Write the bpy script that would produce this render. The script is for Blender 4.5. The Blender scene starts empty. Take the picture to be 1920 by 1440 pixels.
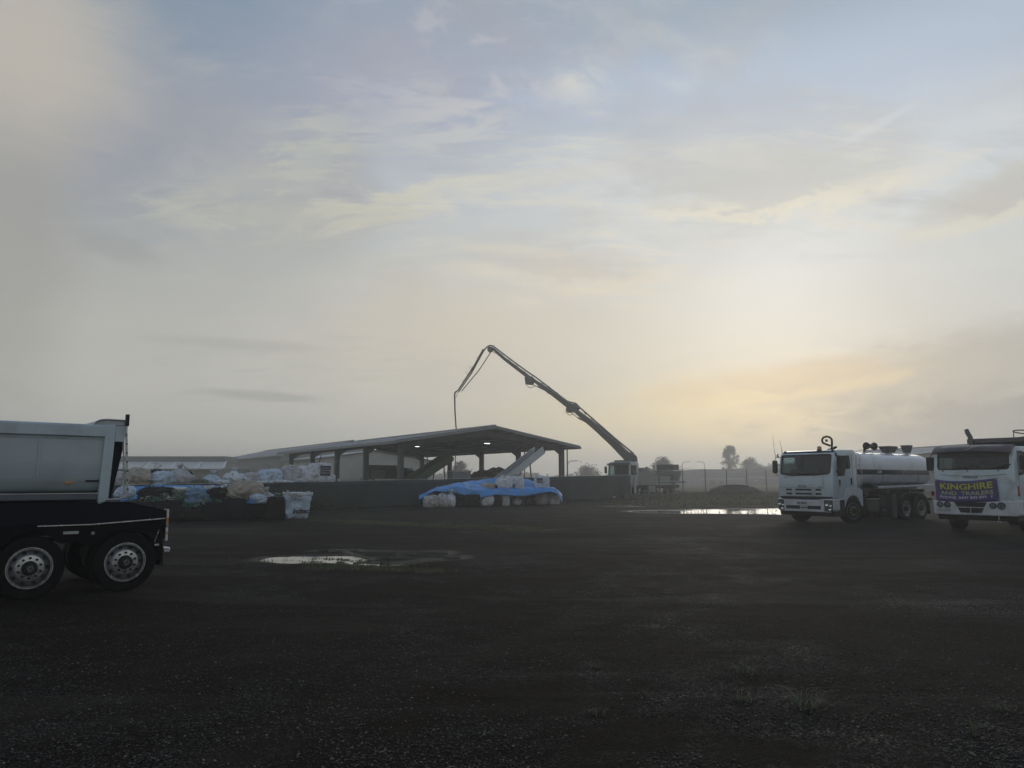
import bpy, bmesh, math, random
import numpy as np
from mathutils import Vector, Matrix, noise as mnoise

C = bpy.context.scene
COL = C.collection
R = math.radians
random.seed(7)

# ------------------------------------------------------------------ camera
CAM_H = 1.70
PITCH = R(7.4)
cam_d = bpy.data.cameras.new('camera')
cam = bpy.data.objects.new('camera', cam_d)
COL.objects.link(cam)
cam.location = (0, 0, CAM_H)
cam.rotation_euler = (R(90) + PITCH, 0, 0)
cam_d.sensor_width = 36.0
cam_d.lens = 26.0
cam_d.clip_start = 0.1
cam_d.clip_end = 5000
C.camera = cam
C.render.engine = 'CYCLES'
C.cycles.use_denoising = True
try:
    C.cycles.denoiser = 'OPENIMAGEDENOISE'
except Exception:
    pass
C.cycles.max_bounces = 8
C.cycles.transparent_max_bounces = 24
C.cycles.volume_bounces = 2
C.cycles.sample_clamp_indirect = 4.0
C.view_settings.view_transform = 'Standard'
C.view_settings.look = 'None'
C.view_settings.gamma = 1.0
C.view_settings.exposure = 0.0
C.view_settings.use_curve_mapping = False

FPX = 1386.7
def ray(x, y):                       # survey helper: direction towards a point of the 1920 px photograph
    xn = (x - 960) / FPX; yn = -(y - 720) / FPX
    return (xn, math.cos(PITCH) - yn * math.sin(PITCH), math.sin(PITCH) + yn * math.cos(PITCH))
def at(x, y, Y):
    r = ray(x, y); return Vector((r[0] * Y / r[1], Y, CAM_H + r[2] * Y / r[1]))
def G(x, y, z=0.0):
    r = ray(x, y); t = (z - CAM_H) / r[2]; return Vector((r[0] * t, r[1] * t, z))
def azel(x, y):
    r = Vector(ray(x, y)).normalized(); return math.degrees(math.atan2(r.x, r.y)), math.degrees(math.asin(r.z))
def lin(r, g, b):
    f = lambda c: ((c / 255 + .055) / 1.055) ** 2.4 if c > 10 else c / 255 / 12.92
    return (f(r), f(g), f(b), 1)

# ------------------------------------------------------------------ sky
SUN_AZ, SUN_EL = 20.0, 9.0
world = bpy.data.worlds.new('World'); C.world = world
world.use_nodes = True
wt = world.node_tree; wt.nodes.clear()
WN, WL = wt.nodes, wt.links
def nd(t, **k):
    n = WN.new(t)
    for a, b in k.items(): setattr(n, a, b)
    return n
def mth(op, a, b=None, c=None, clamp=False):
    n = nd('ShaderNodeMath', operation=op, use_clamp=clamp)
    for i, v in enumerate((a, b, c)):
        if v is None: continue
        if isinstance(v, (int, float)): n.inputs[i].default_value = v
        else: WL.new(v, n.inputs[i])
    return n.outputs[0]
def wmix(f, a, b, mode='MIX'):
    n = nd('ShaderNodeMix', data_type='RGBA', blend_type=mode)
    for i, v in ((0, f), (6, a), (7, b)):
        if isinstance(v, (int, float)): n.inputs[i].default_value = v
        elif isinstance(v, tuple): n.inputs[i].default_value = v
        else: WL.new(v, n.inputs[i])
    return n.outputs[2]
def smooth(v, a, b):
    n = nd('ShaderNodeMapRange', interpolation_type='SMOOTHSTEP')
    WL.new(v, n.inputs[0]); n.inputs[1].default_value = a; n.inputs[2].default_value = b
    n.inputs[3].default_value = 0; n.inputs[4].default_value = 1
    return n.outputs[0]
def wramp(f, stops):
    n = nd('ShaderNodeValToRGB'); n.color_ramp.interpolation = 'EASE'
    e = n.color_ramp.elements
    while len(e) < len(stops): e.new(0.5)
    for i, (p, c) in enumerate(stops):
        e[i].position = p; e[i].color = c
    WL.new(f, n.inputs[0]); return n.outputs[0]
tc = nd('ShaderNodeTexCoord')
sp = nd('ShaderNodeSeparateXYZ'); WL.new(tc.outputs['Generated'], sp.inputs[0])
dx, dy, dz = sp.outputs
AZ = mth('MULTIPLY', mth('ARCTAN2', dx, dy), 57.29578)
EL = mth('MULTIPLY', mth('ARCSINE', dz), 57.29578)
# a vector in (azimuth, elevation) for cloud streaks close to the horizon, and a cloud-layer plane for the rest
ae = nd('ShaderNodeCombineXYZ'); WL.new(AZ, ae.inputs[0]); WL.new(EL, ae.inputs[1])
den = mth('ADD', mth('MAXIMUM', dz, 0.0), 0.22)
pl = nd('ShaderNodeCombineXYZ'); WL.new(mth('DIVIDE', dx, den), pl.inputs[0]); WL.new(mth('DIVIDE', dy, den), pl.inputs[1])
def wnoise(vec, scale, detail=6, rough=.55, dist=0., sx=1, sy=1, off=0.):
    m = nd('ShaderNodeMapping'); m.inputs['Scale'].default_value = (sx, sy, 1); m.inputs['Location'].default_value = (off, off * .7, off)
    WL.new(vec, m.inputs[0])
    n = nd('ShaderNodeTexNoise'); WL.new(m.outputs[0], n.inputs['Vector'])
    n.inputs['Scale'].default_value = scale; n.inputs['Detail'].default_value = detail
    n.inputs['Roughness'].default_value = rough; n.inputs['Distortion'].default_value = dist
    return n.outputs[0]
nz_soft = wnoise(ae.outputs[0], .07, 3, .5, .6, 1, 1.8, 3.1)
nz_edge = wnoise(ae.outputs[0], .16, 9, .66, 1.2, .75, 2.2, 7.7)
nz_fine = wnoise(ae.outputs[0], .45, 9, .68, 1.6, .6, 1.7, 1.3)
nz_wisp = wnoise(pl.outputs[0], 2.4, 12, .66, .35, .8, 1.5, 5.4)
nz_w2 = wnoise(pl.outputs[0], 5.5, 13, .68, .5, .55, 1.6, 9.4)
nz_puff = wnoise(pl.outputs[0], 9.0, 7, .6, .5, 1, 1, 2.2)

t_el = mth('DIVIDE', mth('ADD', EL, 4), 94)
def E_(e): return (e + 4) / 94
near = wramp(t_el, [(E_(-3), lin(196, 190, 176)), (E_(1), lin(200, 195, 182)), (E_(4), lin(200, 197, 187)), (E_(7), lin(208, 206, 197)),
                    (E_(11), lin(211, 211, 206)), (E_(16), lin(213, 218, 218)), (E_(22), lin(210, 216, 221)), (E_(28), lin(188, 201, 218)),
                    (E_(34), lin(163, 178, 194)), (E_(45), lin(142, 165, 197)), (E_(90), lin(118, 142, 180))])
far = wramp(t_el, [(E_(-3), lin(178, 181, 175)), (E_(2), lin(200, 201, 193)), (E_(6), lin(201, 201, 192)), (E_(10), lin(191, 190, 183)),
                   (E_(14), lin(180, 181, 176)), (E_(18), lin(172, 175, 173)), (E_(24), lin(160, 164, 173)), (E_(30), lin(151, 161, 178)),
                   (E_(36), lin(136, 153, 172)), (E_(50), lin(118, 138, 166)), (E_(90), lin(112, 134, 170))])
daz = mth('ABSOLUTE', mth('SUBTRACT', AZ, SUN_AZ + 2))
side = mth('SUBTRACT', 1.0, smooth(mth('ADD', daz, mth('MULTIPLY', mth('SUBTRACT', nz_soft, .5), 30)), 2, 54))
sky = wmix(side, far, near)
# wide soft tone variation
sky = wmix(mth('MULTIPLY', smooth(nz_soft, .42, .66), .30), sky, lin(190, 187, 182), 'MIX')
def blob(x, y, wx, wy, rot=0, warp=(1., 1.), soft=(1.15, .35)):
    a0, e0 = azel(x, y)
    u = mth('SUBTRACT', AZ, a0); v = mth('SUBTRACT', EL, e0)
    c, s = math.cos(R(rot)), math.sin(R(rot))
    uu = mth('ADD', mth('MULTIPLY', u, c / wx), mth('MULTIPLY', v, s / wx))
    vv = mth('ADD', mth('MULTIPLY', u, -s / wy), mth('MULTIPLY', v, c / wy))
    d = mth('SQRT', mth('ADD', mth('MULTIPLY', uu, uu), mth('MULTIPLY', vv, vv)))
    d = mth('ADD', d, mth('MULTIPLY', mth('SUBTRACT', nz_edge, .5), warp[0] * 1.6))
    d = mth('ADD', d, mth('MULTIPLY', mth('SUBTRACT', nz_fine, .5), warp[1] * .8))
    return mth('SUBTRACT', 1.0, smooth(d, soft[1], soft[0])), vv
def paint(sky, f, col, amt):
    return wmix(mth('MULTIPLY', f, amt), sky, col)
# broad glows of the low sun behind the fog
m, _ = blob(1420, 768, 11.5, 3.0, 2, (.45, .3), (1.5, .0)); sky = paint(sky, m, lin(247, 228, 172), .92)
m, _ = blob(1480, 690, 15, 7, 0, (.35, .2), (1.6, .0)); sky = paint(sky, m, lin(228, 219, 196), .5)
m, _ = blob(1490, 535, 9, 6.5, 0, (.25, .1), (1.6, .0)); sky = paint(sky, m, lin(226, 230, 230), .75)
m, _ = blob(880, 620, 13, 6, 8, (.6, .2), (1.6, .0)); sky = paint(sky, m, lin(219, 208, 188), .65)
m, _ = blob(1080, 790, 9, 2.6, 0, (.4, .2), (1.5, .0)); sky = paint(sky, m, lin(224, 213, 180), .6)
m, _ = blob(200, 250, 8, 7, 0, (.5, .1), (1.5, .1)); sky = paint(sky, m, lin(150, 155, 169), .65)
m, _ = blob(380, 40, 11, 5, 0, (.5, .1), (1.5, .1)); sky = paint(sky, m, lin(126, 147, 166), .8)
m, _ = blob(20, 420, 3.6, 13, 0, (.5, .1), (1.6, .2)); sky = paint(sky, m, lin(164, 162, 157), .7)
m, _ = blob(40, 80, 7.4, 6.2, 0, (.6, .2), (1.55, .15)); sky = paint(sky, m, lin(196, 190, 179), .9)
m, _ = blob(720, 130, 16, 5, 5, (.8, .3), (1.5, .1)); sky = paint(sky, m, lin(170, 172, 187), .55)
m, _ = blob(1860, 570, 10, 6, 0, (.6, .2), (1.5, .1)); sky = paint(sky, m, lin(202, 206, 205), .6)
# high wisps and broken fleece
w1 = smooth(nz_wisp, .50, .70)
band = mth('MULTIPLY', smooth(EL, 11, 17), mth('SUBTRACT', 1.0, smooth(EL, 33, 44)))
sky = paint(sky, mth('MULTIPLY', w1, band), wmix(side, lin(194, 194, 186), lin(226, 225, 216)), .42)
w2 = smooth(nz_w2, .50, .60); w2d = smooth(nz_w2, .50, .36)
for (x_, y_, wx_, wy_, rt_, c_, a_) in ((590, 300, 5, 5, -20, lin(198, 199, 186), .6), (520, 400, 12, 2.2, 4, lin(200, 199, 185), .7), (740, 370, 7, 2.4, 22, lin(212, 209, 192), .7),
        (900, 240, 8, 3.2, 8, lin(206, 208, 202), .6), (1010, 345, 10, 2.6, 6, lin(222, 219, 205), .7), (1090, 260, 4, 2.0, 30, lin(218, 219, 208), .6), (1060, 500, 12, 3.2, -6, lin(231, 223, 202), .65),
        (1430, 350, 14, 4.5, 4, lin(228, 225, 212), .6), (1760, 350, 10, 3, 12, lin(222, 219, 206), .55), (860, 130, 12, 6, 0, lin(196, 196, 202), .55), (1480, 720, 12, 3, 4, lin(240, 224, 186), .4), (560, 700, 18, 5, 0, lin(192, 190, 178), .3)):
    m, _ = blob(x_, y_, wx_, wy_, rt_, (.8, .5), (1.35, .15))
    sky = paint(sky, mth('MULTIPLY', m, w2), c_, min(.92, a_ * 1.05))
    sky = paint(sky, mth('MULTIPLY', m, w2d), wmix(.5, sky, lin(160, 164, 168)), .42)
m, _ = blob(930, 110, 12, 7, 0, (.8, .3), (1.4, .2))
sky = paint(sky, mth('MULTIPLY', m, smooth(nz_puff, .5, .68)), lin(206, 204, 205), .55)
m, _ = blob(1095, 150, 3.0, 2.2, 0, (.6, .8), (1.2, .3)); sky = paint(sky, mth('MULTIPLY', m, smooth(nz_puff, .35, .6)), lin(222, 222, 212), .6)
# individual streaks (bright rims below, grey bodies above)
def streak(sky, x, y, wx, wy, rot, body, ab, rim=None, ar=0., k=(.7, 1.)):
    m, vv = blob(x, y, wx, wy, rot, k)
    sky = paint(sky, m, body, ab)
    if rim:
        low = mth('SUBTRACT', 1.0, smooth(vv, -.55, -.05))
        ring = mth('MULTIPLY', mth('MULTIPLY', m, mth('SUBTRACT', 1.0, smooth(m, .55, 1.0))), 3.2, clamp=True)
        sky = paint(sky, mth('MULTIPLY', ring, low), rim, ar)
    return sky
sky = streak(sky, 1430, 350, 9.5, 2.5, 2, lin(200, 200, 193), .6, lin(238, 232, 210), .55, (1.0, 1.5))
sky = streak(sky, 1420, 318, 8, 2.2, -3, lin(201, 203, 200), .5)
sky = streak(sky, 1900, 355, 7.0, 2.0, 10, lin(194, 192, 184), .75, lin(228, 224, 208), .5)
sky = streak(sky, 1720, 335, 5.0, .7, 14, lin(226, 223, 212), .45, None, 0, (1.2, 1.8))
sky = streak(sky, 1650, 232, 3.4, .35, 18, lin(218, 219, 224), .5)
sky = streak(sky, 1050, 500, 9, 1.9, -6, lin(200, 195, 187), .6, lin(228, 221, 204), .4, (1.0, 1.5))
sky = streak(sky, 1130, 548, 6, .45, -2, lin(226, 215, 197), .5)
sky = streak(sky, 870, 350, 7, 1.0, 10, lin(212, 211, 198), .45, None, 0, (1.4, 2.0))
sky = streak(sky, 540, 405, 9, 1.0, 4, lin(190, 190, 180), .5, None, 0, (1.5, 2.0))
sky = streak(sky, 720, 392, 4, .8, 24, lin(203, 201, 188), .45, None, 0, (1.3, 2.0))
sky = streak(sky, 590, 300, 1.6, 2.6, -25, lin(186, 190, 184), .55)
sky = streak(sky, 980, 470, 6.5, .6, -4, lin(220, 215, 200), .5, None, 0, (1.3, 1.8))
sky = streak(sky, 1060, 330, 8, .8, 6, lin(216, 214, 207), .45, None, 0, (1.3, 1.8))
sky = streak(sky, 1850, 690, 17, 3.6, 7, lin(178, 176, 170), .85)
sky = streak(sky, 1480, 712, 10, 1.5, 5, lin(214, 198, 171), .7, lin(244, 226, 178), .35)
sky = streak(sky, 1900, 800, 13, 3.0, 0, lin(146, 151, 153), .9)
sky = streak(sky, 1270, 740, 5, 1.1, 3, lin(216, 202, 172), .5)
sky = streak(sky, 490, 742, 5.2, .45, -2, lin(163, 164, 159), .55, None, 0, (.5, .8))
sky = streak(sky, 440, 645, 7.0, .5, 0, lin(174, 173, 167), .45, None, 0, (.5, .8))
sky = streak(sky, 220, 465, 3.2, 1.1, -10, lin(160, 162, 160), .5)
bgc = nd('ShaderNodeBackground'); WL.new(sky, bgc.inputs[0]); bgc.inputs[1].default_value = 1.0
nish = nd('ShaderNodeTexSky', sky_type='NISHITA', sun_disc=False)
nish.sun_elevation = R(SUN_EL); nish.sun_rotation = R(SUN_AZ); nish.dust_density = 3.0; nish.air_density = 1.0
bgn = nd('ShaderNodeBackground'); WL.new(nish.outputs[0], bgn.inputs[0]); bgn.inputs[1].default_value = 0.05
mx = nd('ShaderNodeMixShader'); mx.inputs[0].default_value = 0.93
WL.new(bgn.outputs[0], mx.inputs[1]); WL.new(bgc.outputs[0], mx.inputs[2])
wo = nd('ShaderNodeOutputWorld'); WL.new(mx.outputs[0], wo.inputs[0])

# ------------------------------------------------------------------ sun behind fog
sd = bpy.data.lights.new('sun', 'SUN'); sd.energy = 0.5; sd.angle = R(22); sd.color = (1.0, .94, .84)
so = bpy.data.objects.new('sun', sd); COL.objects.link(so)
_s = Vector((math.sin(R(SUN_AZ)) * math.cos(R(SUN_EL)), math.cos(R(SUN_AZ)) * math.cos(R(SUN_EL)), math.sin(R(SUN_EL))))
so.rotation_euler = _s.to_track_quat('Z', 'Y').to_euler()
so.location = (20, 60, 40)

# ------------------------------------------------------------------ materials
MATS = {}
def pm(name, col, rough=.6, metal=0., var=.12, vscale=6., bump=0., bscale=40., coat=0., spec=.5, dirt=None, dscale=1.6, dlow=None, emit=None):
    """procedural material: base colour with noise variation, optional dirt film, optional bump"""
    if name in MATS: return MATS[name]
    m = bpy.data.materials.new(name); m.use_nodes = True
    N, L = m.node_tree.nodes, m.node_tree.links
    b = N['Principled BSDF']
    tcn = N.new('ShaderNodeTexCoord')
    def noi(scale, detail=6, dist=0.):
        n = N.new('ShaderNodeTexNoise'); n.inputs['Scale'].default_value = scale; n.inputs['Detail'].default_value = detail
        n.inputs['Distortion'].default_value = dist; L.new(tcn.outputs['Object'], n.inputs['Vector']); return n
    c = tuple(col[:3])
    rp = N.new('ShaderNodeValToRGB')
    rp.color_ramp.elements[0].position = .3; rp.color_ramp.elements[1].position = .7
    rp.color_ramp.elements[0].color = (*[max(0, v * (1 - var)) for v in c], 1)
    rp.color_ramp.elements[1].color = (*[min(1, v * (1 + var)) for v in c], 1)
    L.new(noi(vscale).outputs[0], rp.inputs[0])
    out = rp.outputs[0]
    if dirt:
        d = noi(dscale, 9, .8)
        mr = N.new('ShaderNodeMapRange'); mr.inputs[1].default_value = .48; mr.inputs[2].default_value = .78
        L.new(d.outputs[0], mr.inputs[0])
        f = mr.outputs[0]
        if dlow:                       # road film: more of it low down on the thing itself
            sx = N.new('ShaderNodeSeparateXYZ'); L.new(tcn.outputs['Object'], sx.inputs[0])
            m2 = N.new('ShaderNodeMapRange'); m2.inputs[1].default_value = dlow[0]; m2.inputs[2].default_value = dlow[1]
            m2.inputs[3].default_value = .75; m2.inputs[4].default_value = 0
            L.new(sx.outputs[2], m2.inputs[0])
            ad = N.new('ShaderNodeMath'); ad.operation = 'ADD'; ad.use_clamp = True
            L.new(f, ad.inputs[0]); 
            ml = N.new('ShaderNodeMath'); ml.operation = 'MULTIPLY'; L.new(m2.outputs[0], ml.inputs[0]); L.new(d.outputs[0], ml.inputs[1])
            L.new(ml.outputs[0], ad.inputs[1]); f = ad.outputs[0]
        mu = N.new('ShaderNodeMath'); mu.operation = 'MULTIPLY'; mu.inputs[1].default_value = .75; L.new(f, mu.inputs[0])
        mi = N.new('ShaderNodeMix'); mi.data_type = 'RGBA'; L.new(mu.outputs[0], mi.inputs[0])
        L.new(out, mi.inputs[6]); mi.inputs[7].default_value = (*dirt[:3], 1); out = mi.outputs[2]
    L.new(out, b.inputs['Base Color'])
    b.inputs['Metallic'].default_value = metal
    rr = N.new('ShaderNodeMapRange'); rr.inputs[3].default_value = max(.02, rough - .1); rr.inputs[4].default_value = min(1, rough + .1)
    L.new(noi(vscale * 1.7).outputs[0], rr.inputs[0]); L.new(rr.outputs[0], b.inputs['Roughness'])
    b.inputs['Specular IOR Level'].default_value = spec
    if coat: b.inputs['Coat Weight'].default_value = coat; b.inputs['Coat Roughness'].default_value = .12
    if bump:
        bm_ = N.new('ShaderNodeBump'); bm_.inputs['Strength'].default_value = 1.0; bm_.inputs['Distance'].default_value = bump
        L.new(noi(bscale, 8).outputs[0], bm_.inputs['Height']); L.new(bm_.outputs[0], b.inputs['Normal'])
    if emit:
        b.inputs['Emission Color'].default_value = (*emit[0], 1); b.inputs['Emission Strength'].default_value = emit[1]
    MATS[name] = m; return m
def glass(name, tint=(.75, .85, .85), refl=1.0):
    if name in MATS: return MATS[name]
    m = bpy.data.materials.new(name); m.use_nodes = True
    N, L = m.node_tree.nodes, m.node_tree.links; N.clear()
    o = N.new('ShaderNodeOutputMaterial'); t = N.new('ShaderNodeBsdfTransparent'); g = N.new('ShaderNodeBsdfGlossy')
    t.inputs[0].default_value = (*tint, 1); g.inputs[0].default_value = (1, 1, 1, 1); g.inputs['Roughness'].default_value = .03
    f = N.new('ShaderNodeFresnel'); ge = N.new('ShaderNodeNewGeometry'); ior = N.new('ShaderNodeMapRange')
    ior.inputs[3].default_value = 1.52; ior.inputs[4].default_value = 1 / 1.52; L.new(ge.outputs['Backfacing'], ior.inputs[0]); L.new(ior.outputs[0], f.inputs[0])
    # dusty film on the pane
    d = N.new('ShaderNodeBsdfDiffuse'); d.inputs[0].default_value = (.32, .33, .32, 1)
    nt = N.new('ShaderNodeTexNoise'); nt.inputs['Scale'].default_value = 2.5; nt.inputs['Detail'].default_value = 8
    tcn = N.new('ShaderNodeTexCoord'); L.new(tcn.outputs['Object'], nt.inputs['Vector'])
    mr = N.new('ShaderNodeMapRange'); mr.inputs[3].default_value = .0; mr.inputs[4].default_value = .05; L.new(nt.outputs[0], mr.inputs[0])
    m1 = N.new('ShaderNodeMixShader'); L.new(mr.outputs[0], m1.inputs[0]); L.new(t.outputs[0], m1.inputs[1]); L.new(d.outputs[0], m1.inputs[2])
    m2 = N.new('ShaderNodeMixShader')
    fm = N.new('ShaderNodeMath'); fm.operation = 'MULTIPLY_ADD'; fm.inputs[1].default_value = refl * .55; fm.inputs[2].default_value = .0
    L.new(f.outputs[0], fm.inputs[0]); L.new(fm.outputs[0], m2.inputs[0]); L.new(m1.outputs[0], m2.inputs[1]); L.new(g.outputs[0], m2.inputs[2])
    L.new(m2.outputs[0], o.inputs[0])
    MATS[name] = m; return m

MUD = (.085, .07, .055)
white_paint = pm('white_paint', (.46, .58, .64), .32, var=.03, coat=.3, dirt=(.30, .29, .26), dscale=1.2, dlow=(.3, 2.0))
tank_paint = pm('tank_paint', (.56, .60, .66), .30, var=.03, coat=.25, dirt=(.34, .34, .28), dscale=.9, dlow=(1.2, 2.0))
acco_paint = pm('acco_paint', (.50, .62, .68), .38, var=.04, coat=.2, dirt=(.26, .26, .25), dscale=1.5, dlow=(.4, 2.2))
bumper_paint = pm('bumper_paint', (.50, .53, .59), .42, var=.05, dirt=(.25, .24, .22), dscale=2.2)
bin_paint = pm('bin_paint', (.37, .44, .47), .33, var=.05, vscale=2, coat=.3, dirt=(.20, .24, .26), dscale=.7, dlow=(1.3, 1.9))
bin_rail = pm('bin_rail_paint', (.40, .50, .55), .3, var=.05, coat=.3, dirt=(.22, .24, .25), dscale=1.5)
navy_steel = pm('navy_chassis_paint', (.0015, .002, .009), .45, var=.2, spec=.12, dirt=(.003, .003, .007), dscale=2)
black_plastic = pm('black_plastic', (.010, .010, .012), .5, spec=.25, var=.15, dirt=(.022, .020, .018), dscale=2.5)
black_steel = pm('black_steel', (.010, .010, .012), .55, spec=.25, var=.2, dirt=(.025, .021, .017), dscale=2.5)
rubber = pm('tyre_rubber', (.006, .006, .007), .8, spec=.15, var=.2, bump=.004, bscale=60, dirt=(.014, .012, .010), dscale=4)
alloy = pm('polished_alloy', (.62, .66, .70), .25, .9, var=.06, dirt=(.15, .15, .15), dscale=5)
alloy_dull = pm('dull_alloy', (.30, .31, .35), .42, .6, var=.1, dirt=(.10, .10, .10), dscale=6)
steel_rim = pm('dusty_steel_rim', (.34, .34, .33), .55, .2, var=.12, dirt=(.12, .10, .08), dscale=5)
gold_nut = pm('brass_wheel_nut', (.55, .42, .18), .45, .5, var=.15)
chrome = pm('chrome', (.7, .72, .75), .12, .95, var=.04)
galv = pm('galvanised_steel', (.42, .44, .45), .45, .6, var=.12, vscale=12)
dark_grey = pm('dark_grey_paint', (.055, .058, .062), .55, var=.15, dirt=(.08, .07, .06))
mid_grey = pm('mid_grey_paint', (.18, .185, .19), .55, var=.12, dirt=(.1, .1, .09))
cabin_trim = pm('cabin_trim', (.028, .036, .040), .8, var=.1)
seat_cloth = pm('seat_cloth', (.05, .055, .06), .9, var=.15)
amber = pm('amber_lens', (.55, .20, .03), .3, var=.05)
red_lens = pm('red_lens', (.35, .02, .015), .3, var=.05)
white_tape = pm('white_reflective_tape', (.62, .62, .60), .4, var=.08)
lamp_glass = pm('lamp_glass', (.45, .48, .50), .12, .5, var=.25, vscale=18)
stripe_mat = pm('dark_stripe_vinyl', (.020, .022, .034), .35, var=.1)
purple = pm('purple_banner_vinyl', (.060, .042, .17), .5, var=.10, vscale=4, bump=.01, bscale=3)
yellow_ink = pm('yellow_ink', (.42, .42, .05), .5, var=.15)
cream_ink = pm('cream_ink', (.38, .40, .26), .5, var=.12)
black_ink = pm('black_ink', (.015, .013, .02), .5)
white_ink = pm('white_ink', (.55, .55, .66), .5, var=.05)
grey_ink = pm('grey_ink', (.16, .20, .23), .5, var=.05)
glass_cab = glass('cab_glass', (.66, .74, .75))
glass_dark = glass('tinted_side_glass', (.35, .45, .45))

# ------------------------------------------------------------------ mesh helpers
def tag(o, label=None, cat=None, group=None, kind=None):
    if label: o['label'] = label
    if cat: o['category'] = cat
    if group: o['group'] = group
    if kind: o['kind'] = kind
    return o
def thing(name, label, cat, loc=(0, 0, 0), rotz=0., group=None):
    o = bpy.data.objects.new(name, None); COL.objects.link(o)
    o.location = loc; o.rotation_euler = (0, 0, rotz); o.empty_display_size = .3
    return tag(o, label, cat, group)
def copy_tree(o, parent=None):
    c = o.copy(); COL.objects.link(c); c.parent = parent
    for ch in KIDS.get(o.name, []):
        copy_tree(ch, c); 
    return c
KIDS = {}
def link(o, parent=None):
    COL.objects.link(o)
    if parent is not None:
        o.parent = parent; KIDS.setdefault(parent.name, []).append(o)
    return o
class MB:
    def __init__(s): s.v = []; s.f = []
    def add(s, vs, fs):
        n = len(s.v); s.v += [tuple(v) for v in vs]; s.f += [tuple(i + n for i in f) for f in fs]; return s
    def box(s, x0, x1, y0, y1, z0, z1):
        return s.add([(x0, y0, z0), (x1, y0, z0), (x1, y1, z0), (x0, y1, z0), (x0, y0, z1), (x1, y0, z1), (x1, y1, z1), (x0, y1, z1)],
                     [(0, 3, 2, 1), (4, 5, 6, 7), (0, 1, 5, 4), (1, 2, 6, 5), (2, 3, 7, 6), (3, 0, 4, 7)])
    def bar(s, p, q, w, h, up=(0, 0, 1), w2=None, h2=None):      # box beam from p to q
        p, q = Vector(p), Vector(q); d = (q - p).normalized(); u = Vector(up)
        sd_ = d.cross(u)
        if sd_.length < 1e-4: sd_ = d.cross(Vector((1, 0, 0)))
        sd_.normalize(); u = sd_.cross(d).normalized()
        w2 = w if w2 is None else w2; h2 = h if h2 is None else h2
        vs = []
        for c, ww, hh in ((p, w, h), (q, w2, h2)):
            for a, b in ((-1, -1), (1, -1), (1, 1), (-1, 1)): vs.append(c + sd_ * a * ww / 2 + u * b * hh / 2)
        return s.add(vs, [(0, 1, 2, 3), (7, 6, 5, 4), (0, 4, 5, 1), (1, 5, 6, 2), (2, 6, 7, 3), (3, 7, 4, 0)])
    def prism(s, pts, axis, a, b):                              # polygon extruded along an axis; pts in the other two axes (cyclic order kept)
        n = len(pts); ar = sum(pts[i][0] * pts[(i + 1) % n][1] - pts[(i + 1) % n][0] * pts[i][1] for i in range(n))
        def P(u, v, w): return {'x': (w, u, v), 'y': (u, w, v), 'z': (u, v, w)}[axis]
        vs = [P(u, v, a) for u, v in pts] + [P(u, v, b) for u, v in pts]
        fl = (ar > 0) ^ (axis == 'y') ^ (b < a)
        f0 = tuple(range(n)); f1 = tuple(range(n, 2 * n))
        fs = [f0[::-1] if fl else f0, f1 if fl else f1[::-1]]
        for i in range(n):
            j = (i + 1) % n
            q = (i, j, n + j, n + i); fs.append(q if fl else q[::-1])
        return s.add(vs, fs)
    def cyl(s, p, q, r, n=16, r2=None, cap=True):
        p, q = Vector(p), Vector(q); d = (q - p).normalized(); a = d.orthogonal().normalized(); b = d.cross(a)
        r2 = r if r2 is None else r2
        vs = [p + (a * math.cos(t) + b * math.sin(t)) * r for t in [2 * math.pi * i / n for i in range(n)]]
        vs += [q + (a * math.cos(t) + b * math.sin(t)) * r2 for t in [2 * math.pi * i / n for i in range(n)]]
        fs = [(i, (i + 1) % n, n + (i + 1) % n, n + i) for i in range(n)]
        if cap: fs += [tuple(range(n))[::-1], tuple(range(n, 2 * n))]
        return s.add(vs, fs)
    def tube(s, pts, r, n=8, closed=False):
        pts = [Vector(p) for p in pts]; m = len(pts); rs = r if isinstance(r, (list, tuple)) else [r] * m
        vs = []; a = None
        for i, p in enumerate(pts):
            if closed: d = pts[(i + 1) % m] - pts[i - 1]
            else: d = pts[min(i + 1, m - 1)] - pts[max(i - 1, 0)]
            d.normalize()
            a = d.orthogonal().normalized() if a is None else (a - d * a.dot(d)).normalized()
            b = d.cross(a)
            vs += [p + (a * math.cos(2 * math.pi * k / n) + b * math.sin(2 * math.pi * k / n)) * rs[i] for k in range(n)]
        fs = []
        for i in range(m if closed else m - 1):
            for k in range(n):
                j = (i + 1) % m
                fs.append((i * n + k, i * n + (k + 1) % n, j * n + (k + 1) % n, j * n + k))
        if not closed: fs += [tuple(range(n))[::-1], tuple(range((m - 1) * n, m * n))]
        return s.add(vs, fs)
    def lathe(s, prof, center, axis='x', n=32, closed=False):   # prof: (axial, radius)
        vs = []
        for a, r in prof:
            for k in range(n):
                t = 2 * math.pi * k / n; c, q = r * math.cos(t), r * math.sin(t)
                o = {'x': (a, c, q), 'y': (c, a, q), 'z': (c, q, a)}[axis]
                vs.append((center[0] + o[0], center[1] + o[1], center[2] + o[2]))
        m = len(prof); fs = []
        for i in range(m if closed else m - 1):
            j = (i + 1) % m
            for k in range(n): fs.append((i * n + k, i * n + (k + 1) % n, j * n + (k + 1) % n, j * n + k))
        return s.add(vs, fs)
    def mesh(s, name):
        me = bpy.data.meshes.new(name); me.from_pydata(s.v, [], s.f); me.update()
        bm_ = bmesh.new(); bm_.from_mesh(me); bmesh.ops.recalc_face_normals(bm_, faces=bm_.faces); bm_.to_mesh(me); bm_.free()
        return me
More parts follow.
